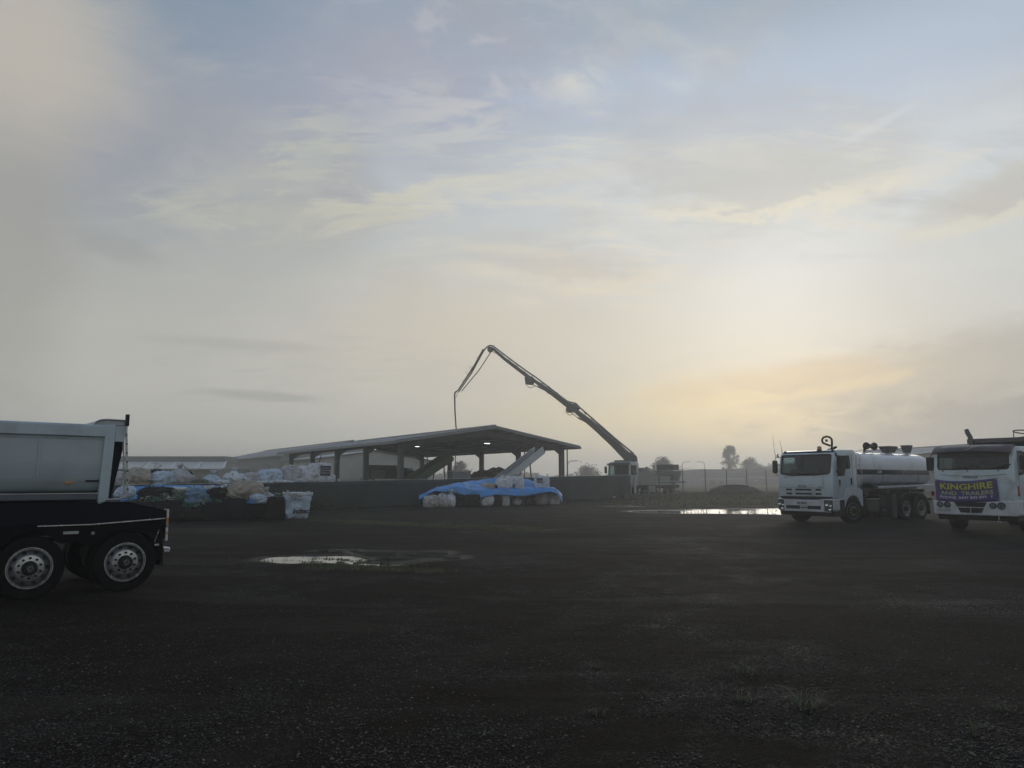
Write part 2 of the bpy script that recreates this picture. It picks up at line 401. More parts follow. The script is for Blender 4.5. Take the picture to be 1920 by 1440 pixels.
    def build(s, name, mat_, parent=None, bevel=0., smooth=False, seg=2):
        me = s.mesh(name); me.materials.append(mat_)
        o = bpy.data.objects.new(name, me); link(o, parent)
        if bevel:
            md = o.modifiers.new('bevel', 'BEVEL'); md.width = bevel; md.segments = seg; md.limit_method = 'ANGLE'; md.angle_limit = R(32)
            md.harden_normals = False
        if smooth or bevel:
            for p in me.polygons: p.use_smooth = True
            try: me.set_sharp_from_angle(angle=R(38))
            except Exception: pass
        return o
def bake(o):
    dg = bpy.context.evaluated_depsgraph_get(); dg.update()
    me = bpy.data.meshes.new_from_object(o.evaluated_get(dg))
    o.modifiers.clear(); o.data = me; return o
def cut(o, cutters):
    for c in cutters:
        md = o.modifiers.new('cut', 'BOOLEAN'); md.operation = 'DIFFERENCE'; md.object = c; md.solver = 'EXACT'
    bake(o)
    for c in cutters:
        me = c.data; bpy.data.objects.remove(c); bpy.data.meshes.remove(me)
    for p in o.data.polygons: p.use_smooth = True
    o.data.set_sharp_from_angle(angle=R(35))
    return o
def rrect(x0, x1, z0, z1, r, n=4):
    out = []
    for cx, cz, a0 in ((x1 - r, z1 - r, 0), (x0 + r, z1 - r, 90), (x0 + r, z0 + r, 180), (x1 - r, z0 + r, 270)):
        for k in range(n + 1):
            t = R(a0 + 90 * k / n); out.append((cx + r * math.cos(t), cz + r * math.sin(t)))
    return out
def rpoly(pts, r, n=3):                                          # round the corners of a polygon
    out = []; m = len(pts)
    for i in range(m):
        a, b, c = Vector(pts[i - 1]), Vector(pts[i]), Vector(pts[(i + 1) % m])
        u = (a - b).normalized(); w = (c - b).normalized()
        rr = min(r, (a - b).length * .45, (c - b).length * .45)
        p, q = b + u * rr, b + w * rr
        for k in range(n + 1):
            t = k / n; out.append(tuple(p * (1 - t) ** 2 + b * 2 * t * (1 - t) + q * t * t))
    return out
def letters(text, size, mat_, parent, origin, xdir, ydir, name='lettering', bold=0., depth=.003, shear=0., align='CENTER', sx=1., space=1.0, warp=None):
    cu = bpy.data.curves.new(name, 'FONT'); cu.body = text; cu.size = size; cu.extrude = depth; cu.offset = bold; cu.shear = shear
    cu.align_x = align; cu.align_y = 'CENTER'; cu.space_character = space; cu.resolution_u = 3
    t = bpy.data.objects.new(name, cu); COL.objects.link(t)
    dg = bpy.context.evaluated_depsgraph_get(); dg.update()
    me = bpy.data.meshes.new_from_object(t.evaluated_get(dg)); bpy.data.objects.remove(t); bpy.data.curves.remove(cu)
    xd, yd = Vector(xdir).normalized(), Vector(ydir).normalized(); zd = xd.cross(yd); o3 = Vector(origin)
    for v in me.vertices:
        c = v.co.copy()
        if warp: c = warp(c)
        v.co = o3 + xd * c.x * sx + yd * c.y + zd * c.z
    me.name = name; me.materials.clear(); me.materials.append(mat_)
    o = bpy.data.objects.new(name, me); return link(o, parent)

# ------------------------------------------------------------------ ground
rng = np.random.default_rng(11)
def vnoise(x, y, seed):
    xi = np.floor(x).astype(np.int64); yi = np.floor(y).astype(np.int64); xf = x - xi; yf = y - yi
    def h(a, b):
        n = (a * 374761393 + b * 668265263 + seed * 974711) & 0x7fffffff
        n = ((n ^ (n >> 13)) * 1274126177) & 0x7fffffff
        return ((n ^ (n >> 16)) & 0xffff) / 65535.0
    u = xf * xf * (3 - 2 * xf); v = yf * yf * (3 - 2 * yf)
    return (h(xi, yi) * (1 - u) + h(xi + 1, yi) * u) * (1 - v) + (h(xi, yi + 1) * (1 - u) + h(xi + 1, yi + 1) * u) * v - .5
def fbm(x, y, sc, oct_=4, seed=1, gain=.5):
    r = 0; a = 1.
    for i in range(oct_):
        r = r + a * vnoise(x * sc + 17.3 * i, y * sc + 9.1 * i, seed + i); a *= gain; sc *= 2.03
    return r
def sstep(v, a, b):
    t = np.clip((v - a) / (b - a), 0, 1); return t * t * (3 - 2 * t)
def seg_d(x, y, a, b, ry=1.0):
    ax, ay = a; bx, by = b
    t = np.clip(((x - ax) * (bx - ax) + (y - ay) * (by - ay)) / ((bx - ax) ** 2 + (by - ay) ** 2), 0, 1)
    return np.hypot(x - ax - t * (bx - ax), (y - ay - t * (by - ay)) / ry)
def g2(x, y): p = G(x, y); return (p.x, p.y)
# shorelines: (from, to, half width) in metres
NEAR_P = [(g2(552, 1047), g2(610, 1047), .80), (g2(590, 1046), g2(650, 1051), .42), (g2(600, 1033), g2(660, 1031), .13), (g2(655, 1031), g2(700, 1040), .14),
          (g2(695, 1040), g2(845, 1045), .24), (g2(650, 1047), g2(672, 1048), .28), (g2(700, 1036), g2(800, 1038), .52), (g2(650, 1054), g2(740, 1057), .15), (g2(740, 1057), g2(850, 1046), .13)]
FAR_P = [(g2(1225, 958), g2(1275, 957.5), .3), (g2(1265, 959), g2(1350, 959.5), 2.1), (g2(1345, 955.5), g2(1480, 954), 1.3),
         (g2(1385, 962), g2(1500, 962), 1.2), (g2(1440, 958), g2(1560, 959), 2.2), (g2(1335, 961.5), g2(1470, 961.5), .8), (g2(1150, 949.5), g2(1180, 949.2), .35)]
WATER_Z = -0.020
def wetmask(x, y):
    wx = x + .35 * fbm(x, y, 1.1, 3, 40); wy = y + .45 * fbm(x, y, 1.1, 3, 50)
    d = np.full(np.shape(x), 9.)
    for a, b, w in NEAR_P: d = np.minimum(d, seg_d(wx * .6 + x * .4, wy * .6 + y * .4, a, b) - w)
    wx = x + 1.2 * fbm(x, y, .5, 4, 60); wy = y + 1.6 * fbm(x, y, .35, 4, 70)
    for a, b, w in FAR_P: d = np.minimum(d, (seg_d(wx * .5 + x * .5, wy * .5 + y * .5, a, b) - w) * .45)
    return d
def gz(x, y):
    x = np.asarray(x, float); y = np.asarray(y, float)
    z = .010 * fbm(x, y, .35, 3, 5) + .006 * fbm(x, y, 2.2, 3, 9)
    nearf = 1 - sstep(y, 9, 26)
    z = z + nearf * (.006 * fbm(x, y, 7., 2, 15) + .020 * fbm(x * .5, y, .6, 3, 12))
    z = z + .05 * np.exp(-((y - 17.0 - .12 * x) / 1.2) ** 2) * 0
    d = wetmask(x, y)
    z = np.where(d < .9, z * (1 - .75 * sstep(-d, -.9, .1)), z)
    z = z - .045 * sstep(-d, -.10, .16)
    ins = sstep(-d, 0, .2)
    z = z + ins * (.012 * np.maximum(0, fbm(x, y, 3.0, 3, 33)))
    # the grass verge rises towards the wire fence; slow fall beyond the yard
    bank = sstep(y, 49, 70) * sstep(x - .18 * (y - 50), 5.5, 12)
    z = z + bank * (.22 + .06 * fbm(x, y, .5, 3, 21)) * (1 - .6 * sstep(y, 85, 120))
    return z
def lines(segs):
    out = []
    for a, b, s in segs: out += list(np.arange(a, b, s))
    return out
ys = lines([(-60, 0, 6), (0, 3.6, .6), (3.6, 14.5, .075), (14.5, 20.5, .045), (20.5, 34, .13), (34, 52, .2), (52, 90, .6)])
y_ = 90.
while y_ < 900: ys.append(y_); y_ *= 1.06
ys.append(905.)
xr = lines([(3.5, 14, .16), (14, 32, .22), (32, 60, 1.2)]); x_ = 60.
while x_ < 700: xr.append(x_); x_ *= 1.12
xl = []; x_ = 9.
while x_ < 700: xl.append(-x_); x_ *= 1.045 if x_ < 40 else 1.12
xs = sorted(xl) + lines([(-9, -.9, .055), (-.9, 3.5, .085)]) + xr
X, Y = np.meshgrid(np.array(xs), np.array(ys)); Z = gz(X, Y)
ny, nx = X.shape
def grid_mesh(name, X, Y, Z):
    ny, nx = X.shape
    me = bpy.data.meshes.new(name)
    co = np.stack([X, Y, Z], -1).reshape(-1, 3).astype(np.float32)
    idx = np.arange(ny * nx).reshape(ny, nx)
    q = np.stack([idx[:-1, :-1], idx[:-1, 1:], idx[1:, 1:], idx[1:, :-1]], -1).reshape(-1, 4)
    me.vertices.add(len(co)); me.vertices.foreach_set('co', co.ravel())
    me.loops.add(q.size); me.loops.foreach_set('vertex_index', q.ravel().astype(np.int32))
    me.polygons.add(len(q)); me.polygons.foreach_set('loop_start', np.arange(0, q.size, 4, dtype=np.int32))
    me.polygons.foreach_set('loop_total', np.full(len(q), 4, dtype=np.int32))
    me.update(calc_edges=True); me.validate()
    for p in (me.polygons,): p.foreach_set('use_smooth', np.ones(len(q), dtype=bool))
    return me
gme = grid_mesh('ground', X, Y, Z)
# how wet and how grassy each spot is (properties of the soil, not of the light)
wet = 1 - sstep(wetmask(X, Y), .0, .55)
G0, G1 = np.array(g2(600, 976)), np.array(g2(1000, 992))
weeds = 1 - sstep(seg_d(X, Y, tuple(G0), tuple(G1), 1.) + 1.2 * fbm(X, Y, .6, 3, 81), .3, 1.3)
weeds = np.maximum(weeds, (1 - sstep(seg_d(X, Y, g2(610, 1064), g2(800, 1068)) + .5 * fbm(X, Y, 1.5, 3, 83), .1, .6)) * .9)
fence_line = (Y - 41.6) - 1.19 * (X + 9.6)
beyond = sstep(fence_line + 1.0 * fbm(X, Y, .8, 2, 88), -.5, 1.)
bankm = sstep(Y + 2.5 * fbm(X, Y, .3, 3, 90), 47.5, 52) * sstep(X - .18 * (Y - 50) + 2 * fbm(X, Y, .4, 2, 91), 4.5, 8)
grassm = np.clip(np.maximum(np.maximum(weeds * .8, bankm), beyond), 0, 1)
# tyre tracks pressed into the yard: pairs of curving lanes
track = np.zeros_like(X)
for (cx_, cy_, rad, wob, a_) in ((-14., 4., 19.5, 3, .9), (22., -6., 27., 5, .8), (-3., 42., 27.5, 7, .7), (30., 30., 26., 9, .6), (4., -22., 31., 11, .8)):
    dd = np.hypot(X - cx_, Y - cy_) - rad + .5 * fbm(X, Y, .12, 2, 200 + wob)
    for off in (-.98, .98):
        t_ = (1 - sstep(np.abs(dd - off), .16, .34)) * (.35 + .9 * np.clip(fbm(X, Y, .45, 3, 210 + wob) + .35, 0, 1))
        track = np.maximum(track, a_ * t_)
track = np.clip(track, 0, 1) * (1 - wet)
for nm, arr in (('wet', wet), ('grassy', grassm), ('track', track)):
    a = gme.attributes.new(nm, 'FLOAT', 'POINT'); a.data.foreach_set('value', arr.ravel().astype(np.float32))
gm = bpy.data.materials.new('dark_gravel_ground'); gm.use_nodes = True
N, L = gm.node_tree.nodes, gm.node_tree.links; b = N['Principled BSDF']
geo = N.new('ShaderNodeNewGeometry')
def gn(scale, detail=6, rough=.6, dist=0., t='ShaderNodeTexNoise', sc=(1, 1, 1)):
    mp = N.new('ShaderNodeMapping'); mp.inputs['Scale'].default_value = sc; L.new(geo.outputs['Position'], mp.inputs[0])
    n = N.new(t); L.new(mp.outputs[0], n.inputs['Vector']); n.inputs['Scale'].default_value = scale
    if t == 'ShaderNodeTexNoise':
        n.inputs['Detail'].default_value = detail; n.inputs['Roughness'].default_value = rough; n.inputs['Distortion'].default_value = dist
    return n
def gmix(f, a, c2, mode='MIX'):
    n = N.new('ShaderNodeMix'); n.data_type = 'RGBA'; n.blend_type = mode
    for i, v in ((0, f), (6, a), (7, c2)):
        if isinstance(v, (int, float, tuple)): n.inputs[i].default_value = v
        else: L.new(v, n.inputs[i])
    return n.outputs[2]
def gmr(v, a, c2, lo=0., hi=1.):
    n = N.new('ShaderNodeMapRange'); L.new(v, n.inputs[0]); n.inputs[1].default_value = a; n.inputs[2].default_value = c2
    n.inputs[3].default_value = lo; n.inputs[4].default_value = hi; return n.outputs[0]
big = gn(.35, 6, .6, .6); mid = gn(2.2, 8, .65, .3); fine = gn(60, 4, .7)
vor = gn(62, t='ShaderNodeTexVoronoi'); vor2 = gn(95, t='ShaderNodeTexVoronoi')
stone_c = N.new('ShaderNodeValToRGB'); e = stone_c.color_ramp.elements
e[0].color = (.0022, .0020, .0016, 1); e[1].color = (.042, .038, .032, 1); e[0].position = .1; e[1].position = .95
e2 = e.new(.55); e2.color = (.0080, .0071, .0058, 1)
cs = N.new('ShaderNodeSeparateColor'); L.new(vor.outputs['Color'], cs.inputs[0]); L.new(cs.outputs[0], stone_c.inputs[0])
soil = gmix(mid.outputs[0], (.0075, .0055, .0037, 1), (.0235, .0172, .0112, 1))
soil_f = N.new('ShaderNodeMath'); soil_f.operation = 'MULTIPLY_ADD'; L.new(mid.outputs[0], soil_f.inputs[0]); soil_f.inputs[1].default_value = .5; L.new(big.outputs[0], soil_f.inputs[2])
colr = gmix(gmr(soil_f.outputs[0], .60, .84), stone_c.outputs[0], soil)
# compacted pale wheel lanes sweeping across the yard and damp darker patches
lane = gn(.24, 8, .62, 1.2, sc=(.35, 1.6, 1)); lane2 = gn(.5, 7, .62, .8, sc=(.3, 1.8, 1))
colr = gmix(gmr(lane.outputs[0], .52, .60, 0, .75), colr, (.034, .029, .023, 1))
colr = gmix(gmr(lane2.outputs[0], .56, .70, 0, .6), colr, (.0065, .0058, .0048, 1))
at_ = N.new('ShaderNodeAttribute'); at_.attribute_name = 'track'; tf_ = N.new('ShaderNodeMath'); tf_.operation = 'MULTIPLY'; L.new(at_.outputs['Fac'], tf_.inputs[0]); tf_.inputs[1].default_value = .55
colr = gmix(tf_.outputs[0], colr, (.030, .0245, .018, 1))
gcol = gmix(fine.outputs[0], (.035, .040, .018, 1), (.095, .095, .045, 1))
gcol = gmix(gmr(mid.outputs[0], .4, .7), gcol, (.085, .075, .05, 1))
ag = N.new('ShaderNodeAttribute'); ag.attribute_name = 'grassy'; aw = N.new('ShaderNodeAttribute'); aw.attribute_name = 'wet'
gf = N.new('ShaderNodeMath'); gf.operation = 'MULTIPLY'; L.new(ag.outputs['Fac'], gf.inputs[0]); L.new(gmr(mid.outputs[0], .3, .55, .35, 1), gf.inputs[1])
colr = gmix(gf.outputs[0], colr, gcol)
colr = gmix(gmr(aw.outputs['Fac'], .2, 1, 0, .7), colr, (.022, .021, .018, 1))
L.new(colr, b.inputs['Base Color'])
rg = N.new('ShaderNodeMath'); rg.operation = 'SUBTRACT'; L.new(gmr(mid.outputs[0], .2, .8, .78, .95), rg.inputs[0]); L.new(gmr(aw.outputs['Fac'], .3, 1, 0, .42), rg.inputs[1])
L.new(rg.outputs[0], b.inputs['Roughness'])
# one stone in five is wet and smooth enough to catch the sky
sm0 = gmr(cs.outputs[1], .80, .88, 0, 1); sme = N.new('ShaderNodeMath'); sme.operation = 'MULTIPLY'; L.new(sm0, sme.inputs[0]); L.new(gmr(soil_f.outputs[0], .58, .76, 1, 0), sme.inputs[1]); sm = sme.outputs[0]
sl_ = N.new('ShaderNodeMath'); sl_.operation = 'MULTIPLY_ADD'; L.new(sm, sl_.inputs[0]); sl_.inputs[1].default_value = .20; sl_.inputs[2].default_value = .05
L.new(sl_.outputs[0], b.inputs['Specular IOR Level'])
rg2 = N.new('ShaderNodeMath'); rg2.operation = 'MULTIPLY_ADD'; L.new(sm, rg2.inputs[0]); rg2.inputs[1].default_value = -.26; L.new(rg.outputs[0], rg2.inputs[2]); L.new(rg2.outputs[0], b.inputs['Roughness'])
hsum = N.new('ShaderNodeMath'); hsum.operation = 'MULTIPLY_ADD'; L.new(vor.outputs['Distance'], hsum.inputs[0]); hsum.inputs[1].default_value = -1.0
L.new(gmr(vor2.outputs['Distance'], 0, 1, .4, 0), hsum.inputs[2])
bump = N.new('ShaderNodeBump'); bump.inputs['Distance'].default_value = .011; bump.inputs['Strength'].default_value = 1
L.new(hsum.outputs[0], bump.inputs['Height'])
b2 = N.new('ShaderNodeBump'); b2.inputs['Distance'].default_value = .05; b2.inputs['Strength'].default_value = .8
L.new(gn(3.0, 9, .65, .4).outputs[0], b2.inputs['Height']); L.new(bump.outputs[0], b2.inputs['Normal'])
L.new(b2.outputs[0], b.inputs['Normal'])
gme.materials.append(gm)
ground = bpy.data.objects.new('ground', gme); COL.objects.link(ground); tag(ground, 'dark gravel yard with worn brown patches', kind='structure')

# water in the puddles
wm = bpy.data.materials.new('puddle_water'); wm.use_nodes = True
b = wm.node_tree.nodes['Principled BSDF']; b.inputs['Base Color'].default_value = (.025, .024, .02, 1); b.inputs['Roughness'].default_value = .02
b.inputs['IOR'].default_value = 1.33; b.inputs['Specular IOR Level'].default_value = .5
tn = wm.node_tree.nodes.new('ShaderNodeTexNoise'); tn.inputs['Scale'].default_value = 4; tn.inputs['Detail'].default_value = 3
bb = wm.node_tree.nodes.new('ShaderNodeBump'); bb.inputs['Distance'].default_value = .0006
gg = wm.node_tree.nodes.new('ShaderNodeNewGeometry'); wm.node_tree.links.new(gg.outputs['Position'], tn.inputs['Vector'])
wm.node_tree.links.new(tn.outputs[0], bb.inputs['Height']); wm.node_tree.links.new(bb.outputs[0], b.inputs['Normal'])
def pool(name, x0, x1, y0, y1, label):
    # only the cells that hold water get a surface
    st = .06 if y0 < 30 else .15
    xx = np.arange(x0, x1, st); yy = np.arange(y0, y1, st); PX, PY = np.meshgrid(xx, yy)
    low = gz(PX + st / 2, PY + st / 2) < WATER_Z + .012
    vs, fs, idm = [], [], {}
    def vid(i, j):
        k = (i, j)
        if k not in idm: idm[k] = len(vs); vs.append((x0 + j * st, y0 + i * st, WATER_Z))
        return idm[k]
    for i, j in zip(*np.nonzero(low)): fs.append((vid(i, j), vid(i, j + 1), vid(i + 1, j + 1), vid(i + 1, j)))
    me = bpy.data.meshes.new(name); me.from_pydata(vs, [], fs); me.materials.append(wm)
    o = bpy.data.objects.new(name, me); COL.objects.link(o); tag(o, label, kind='structure')
pool('puddle', -6.8, -.6, 14.6, 19.8, 'shallow puddle with weeds in the middle of the yard')
pool('puddle', 6.5, 27, 35, 50, 'long bright puddle in front of the grass verge')

# loose stones over the near gravel
def stones():
    n = 60000
    yv = 4.0 / (1 - rng.random(n) * (1 - 4.0 / 12.)) ; hw = yv * .76
    xv = (rng.random(n) * 2 - 1) * hw
    keep = (fbm(xv, yv, .8, 3, 101) + .3 * rng.random(n)) > -.02
    xv, yv = xv[keep], yv[keep]; n = len(xv)
    d = wetmask(xv, yv); k = d > .05; xv, yv = xv[k], yv[k]; n = len(xv)
    s = (.0035 + .0085 * rng.random(n) ** 2.2) * (1 - .055 * (yv - 4))
    base = np.array([(1, 0, 0), (0, 1, 0), (-1, 0, 0), (0, -1, 0), (0, 0, 1), (0, 0, -1)], float)
    v = base[None] * (s[:, None, None] * (1 + .6 * (rng.random((n, 6, 1)) - .5)))
    v = v * np.array([1.25, 1., .62])
    a = rng.random(n) * 6.283; ca, sa = np.cos(a)[:, None], np.sin(a)[:, None]
    vx = v[..., 0] * ca - v[..., 1] * sa; vy = v[..., 0] * sa + v[..., 1] * ca
    tl = (rng.random((n, 1)) - .5) * .9; vz = v[..., 2] + vx * tl
    v = np.stack([vx + xv[:, None], vy + yv[:, None], vz + (gz(xv, yv) + s * .25)[:, None]], -1).reshape(-1, 3)
    f = np.array([(0, 1, 4), (1, 2, 4), (2, 3, 4), (3, 0, 4), (1, 0, 5), (2, 1, 5), (3, 2, 5), (0, 3, 5)])
    f = (f[None] + (np.arange(n) * 6)[:, None, None]).reshape(-1, 3)
    me = bpy.data.meshes.new('gravel'); me.vertices.add(len(v)); me.vertices.foreach_set('co', v.astype(np.float32).ravel())
    me.loops.add(f.size); me.loops.foreach_set('vertex_index', f.ravel().astype(np.int32)); me.polygons.add(len(f))
    me.polygons.foreach_set('loop_start', np.arange(0, f.size, 3, dtype=np.int32)); me.polygons.foreach_set('loop_total', np.full(len(f), 3, dtype=np.int32))
    me.update(calc_edges=True)
    m = bpy.data.materials.new('loose_stone'); m.use_nodes = True; NN, LL = m.node_tree.nodes, m.node_tree.links; bs = NN['Principled BSDF']
    g_ = NN.new('ShaderNodeNewGeometry'); r_ = NN.new('ShaderNodeValToRGB'); LL.new(g_.outputs['Random Per Island'], r_.inputs[0])
    r_.color_ramp.elements[0].color = (.007, .0065, .006, 1); r_.color_ramp.elements[1].color = (.15, .145, .135, 1); r_.color_ramp.elements[1].position = 1.
    ee = r_.color_ramp.elements.new(.80); ee.color = (.030, .029, .027, 1)
    LL.new(r_.outputs[0], bs.inputs['Base Color']); bs.inputs['Roughness'].default_value = .5; bs.inputs['Specular IOR Level'].default_value = .3
    me.materials.append(m); o = bpy.data.objects.new('gravel', me); COL.objects.link(o); tag(o, 'loose dark gravel stones', kind='stuff')
stones()

# ------------------------------------------------------------------ haze
hz_me = MB().box(-760, 760, -80, 930, -1.4, 24).mesh('haze')
hz = bpy.data.objects.new('haze', hz_me); COL.objects.link(hz); tag(hz, 'morning fog', kind='stuff')
hm = bpy.data.materials.new('fog'); hm.use_nodes = True; hn = hm.node_tree.nodes; hn.clear()
pv = hn.new('ShaderNodeVolumePrincipled'); ho = hn.new('ShaderNodeOutputMaterial')
pv.inputs['Color'].default_value = (.90, .91, .91, 1); pv.inputs['Density'].default_value = .0021; pv.inputs['Anisotropy'].default_value = .6
hm.node_tree.links.new(pv.outputs[0], ho.inputs['Volume']); hz_me.materials.append(hm)

# ------------------------------------------------------------------ grass
def leaf_mat(name, a, c2, rough=.6):
    m = bpy.data.materials.new(name); m.use_nodes = True; NN, LL = m.node_tree.nodes, m.node_tree.links; bs = NN['Principled BSDF']
    g_ = NN.new('ShaderNodeNewGeometry'); r_ = NN.new('ShaderNodeValToRGB'); LL.new(g_.outputs['Random Per Island'], r_.inputs[0])
    r_.color_ramp.elements[0].color = (*a, 1); r_.color_ramp.elements[1].color = (*c2, 1)
    LL.new(r_.outputs[0], bs.inputs['Base Color']); bs.inputs['Roughness'].default_value = rough; bs.inputs['Specular IOR Level'].default_value = .25
    return m
grass_m = leaf_mat('grass_blade', (.040, .048, .026), (.085, .09, .05)); dry_m = leaf_mat('dry_grass_blade', (.07, .065, .035), (.20, .18, .12))
weed_m = leaf_mat('weed_leaf', (.035, .055, .025), (.11, .14, .06)); tuft_m = leaf_mat('pale_tuft_blade', (.05, .06, .035), (.17, .18, .12))
bush_m = leaf_mat('bush_leaf', (.020, .032, .014), (.055, .075, .032)); tree_m = leaf_mat('tree_leaf', (.020, .028, .014), (.065, .075, .04))
bark_m = pm('bark', (.06, .05, .04), .9, var=.3)
def blades(name, pts, h, w, mat_, label=None, lean=.5, kind='stuff', parent=None, zf=None, origin=None):
    v, f = [], []
    for (x, y) in pts:
        z = float(gz(x, y)) if zf is None else zf(x, y)
        hh = h * (.5 + random.random()); a = random.random() * 6.28; ln = lean * random.random() * hh
        cx, cy = math.cos(a), math.sin(a); b_ = random.random() * 6.28; wx, wy = math.cos(b_) * w / 2, math.sin(b_) * w / 2
        ox, oy = (origin[0], origin[1]) if origin else (0, 0)
        n = len(v)
        v += [(x - wx - ox, y - wy - oy, z - .01), (x + wx - ox, y + wy - oy, z - .01), (x + cx * ln * .4 + wx * .7 - ox, y + cy * ln * .4 + wy * .7 - oy, z + hh * .6),
              (x + cx * ln * .4 - wx * .7 - ox, y + cy * ln * .4 - wy * .7 - oy, z + hh * .6), (x + cx * ln - ox, y + cy * ln - oy, z + hh * (.95 - .2 * lean))]
        f += [(n, n + 1, n + 2, n + 3), (n + 3, n + 2, n + 4)]
    me = bpy.data.meshes.new(name); me.from_pydata(v, [], f); me.materials.append(mat_)
    o = bpy.data.objects.new(name, me); link(o, parent)
    if origin: o.location = (origin[0], origin[1], 0)
    if kind: tag(o, label, kind=kind)
    return o
pts = []
while len(pts) < 26000:                                   # verge in front of the wire fence
    y = random.uniform(47, 88); x = random.uniform(5, 36)
    m_ = float(sstep(y + 2.5 * fbm(np.float64(x), np.float64(y), .3, 3, 90), 47.5, 52) * sstep(x - .18 * (y - 50) + 2 * fbm(np.float64(x), np.float64(y), .4, 2, 91), 4.5, 8))
    if random.random() < m_: pts.append((x, y))
blades('verge_grass', pts[:15000], .11, .035, grass_m, 'short damp grass on the verge')
blades('tall_dry_grass', [p for p in pts[15000:] if p[1] > 62], .24, .03, dry_m, 'taller dry grass along the wire fence')
pts = []
for _ in range(60000):
    x = random.uniform(-9, 4); y = random.uniform(13.5, 34)
    d1 = seg_d(np.float64(x), np.float64(y), tuple(G0), tuple(G1)) + 1.2 * fbm(np.float64(x), np.float64(y), .6, 3, 81)
    d2 = (seg_d(np.float64(x), np.float64(y), g2(610, 1064), g2(800, 1068)) + .5 * fbm(np.float64(x), np.float64(y), 1.5, 3, 83)) * 2
    if (d1 < .9 or d2 < 1.0) and fbm(np.float64(x), np.float64(y), 3., 2, 84) > -.08: pts.append((x, y))
blades('low_weeds', pts[:16000], .045, .016, weed_m, 'low weeds creeping over the gravel', lean=1.6)
pts = []
for _ in range(5200):
    a, b_, w = NEAR_P[random.choice([0, 0, 1, 1, 2, 5, 7])]; t = random.random()
    x = a[0] + (b_[0] - a[0]) * t + random.gauss(0, w * .8); y = a[1] + (b_[1] - a[1]) * t + random.gauss(0, w * .55) - w * .45
    if fbm(np.float64(x), np.float64(y), 5., 2, 85) > .16: pts.append((x, y))
blades('puddle_weeds', pts, .055, .014, weed_m, 'sprigs of grass standing in the near puddle', lean=1.1)
pts = []
for _ in range(3000):
    x = random.uniform(8, 20); y = random.uniform(36, 45)
    if -1 < float(wetmask(np.float64(x), np.float64(y))) < .1 and fbm(np.float64(x), np.float64(y), 1.2, 2, 95) > .22: pts.append((x, y))
blades('puddle_weeds', pts[:500], .10, .03, weed_m, 'dark tufts in the far puddle', lean=.9)
TUFTS = [(1512, 1327, .20, 150, 'largest pale grass tuft in the foreground gravel, lower right'),
         (1402, 1264, .15, 80, 'grass tuft furthest from the camera in the right foreground gravel'),
         (1398, 1315, .10, 90, 'low flat grass tuft just left of the largest tuft'),
         (1117, 1338, .07, 50, 'tiny grass tuft alone in the gravel below picture centre'),
         (1118, 1252, .09, 45, 'sparse thin tuft on the brown patch right of centre'),
         (1880, 1335, .11, 60, 'spreading tuft close to the right edge of the photo'),
         (1828, 1385, .22, 26, 'tall upright wispy tuft near the lower right corner'),
         (1330, 1262, .14, 14, 'thin upright weed left of the furthest tuft')]
for x, y, h, n, lab in TUFTS:
    p = G(x, y); r_ = .05 + h * .45 if n > 30 else .008
    pp = [(p.x + random.gauss(0, r_ * .4), p.y + random.gauss(0, r_ * .4)) for _ in range(int(n * .8))]
    o = blades('grass_tuft', pp, h * .62, .005, tuft_m, kind=None, lean=2.4 if n > 30 else .6, origin=(p.x, p.y))
    tag(o, lab, 'grass tuft', 'grass tufts in the foreground gravel')

# ------------------------------------------------------------------ open shed
roof_m = pm('weathered_roof_sheet', (.30, .31, .31), .5, .2, var=.12, vscale=3, dirt=(.16, .15, .13), dscale=.6)
soffit_m = pm('roof_underside', (.20, .20, .20), .7, var=.1, vscale=2)
concrete_m = pm('concrete', (.24, .235, .22), .85, var=.15, bump=.004, dirt=(.12, .11, .10))
column_m = pm('column_steel', (.11, .11, .105), .65, var=.15, dirt=(.12, .11, .1), dscale=2)
wall_light = pm('light_wall_sheet', (.50, .50, .47), .6, var=.06, dirt=(.3, .29, .26), dscale=.5)
wall_grey = pm('grey_wall_sheet', (.26, .26, .25), .6, var=.08, dirt=(.17, .16, .15), dscale=.4)
roof_light = pm('light_roof_sheet', (.52, .53, .52), .45, .1, var=.06)
trim_m = pm('roof_trim', (.20, .21, .21), .5, var=.1)
TH = R(33.8)
dv = Vector((-math.sin(TH), math.cos(TH), 0)); gv = Vector((math.cos(TH), math.sin(TH), 0))
def corrugated(mb, p0, du, nu, pitch, dvv, up, amp=.03, th=.02):
    """ribbed sheet: ribs run along dvv, repeat along du"""
    vs, fs = [], []; k = 0
    for i in range(nu):
        for q, hgt in ((0, 0), (.55, 0), (.68, amp), (.87, amp)):
            o = p0 + du * (i + q) * pitch + up * hgt; vs += [o, o + dvv]
    o = p0 + du * nu * pitch; vs += [o, o + dvv]
    n = len(vs) // 2
    for i in range(n - 1): fs.append((2 * i, 2 * i + 2, 2 * i + 3, 2 * i + 1))
    m = len(vs); vs += [v - up * th for v in vs]
    for i in range(n - 1): fs.append((m + 2 * i, m + 2 * i + 1, m + 2 * i + 3, m + 2 * i + 2))
    for i in range(n - 1):
        fs.append((2 * i, m + 2 * i, m + 2 * i + 2, 2 * i + 2)); fs.append((2 * i + 1, 2 * i + 3, m + 2 * i + 3, m + 2 * i + 1))
    fs.append((0, 1, m + 1, m)); fs.append((2 * n - 2, m + 2 * n - 2, m + 2 * n - 1, 2 * n - 1))
    mb.add(vs, fs)
SHW, BAY, EAVE, RISE = 16.36, 7.12, 4.62, 1.32
sh = thing('open_shed', 'long open sided shed with low gabled roof on dark columns behind the shade cloth fence', 'shed', (-8.99, 60.0, 0), TH)
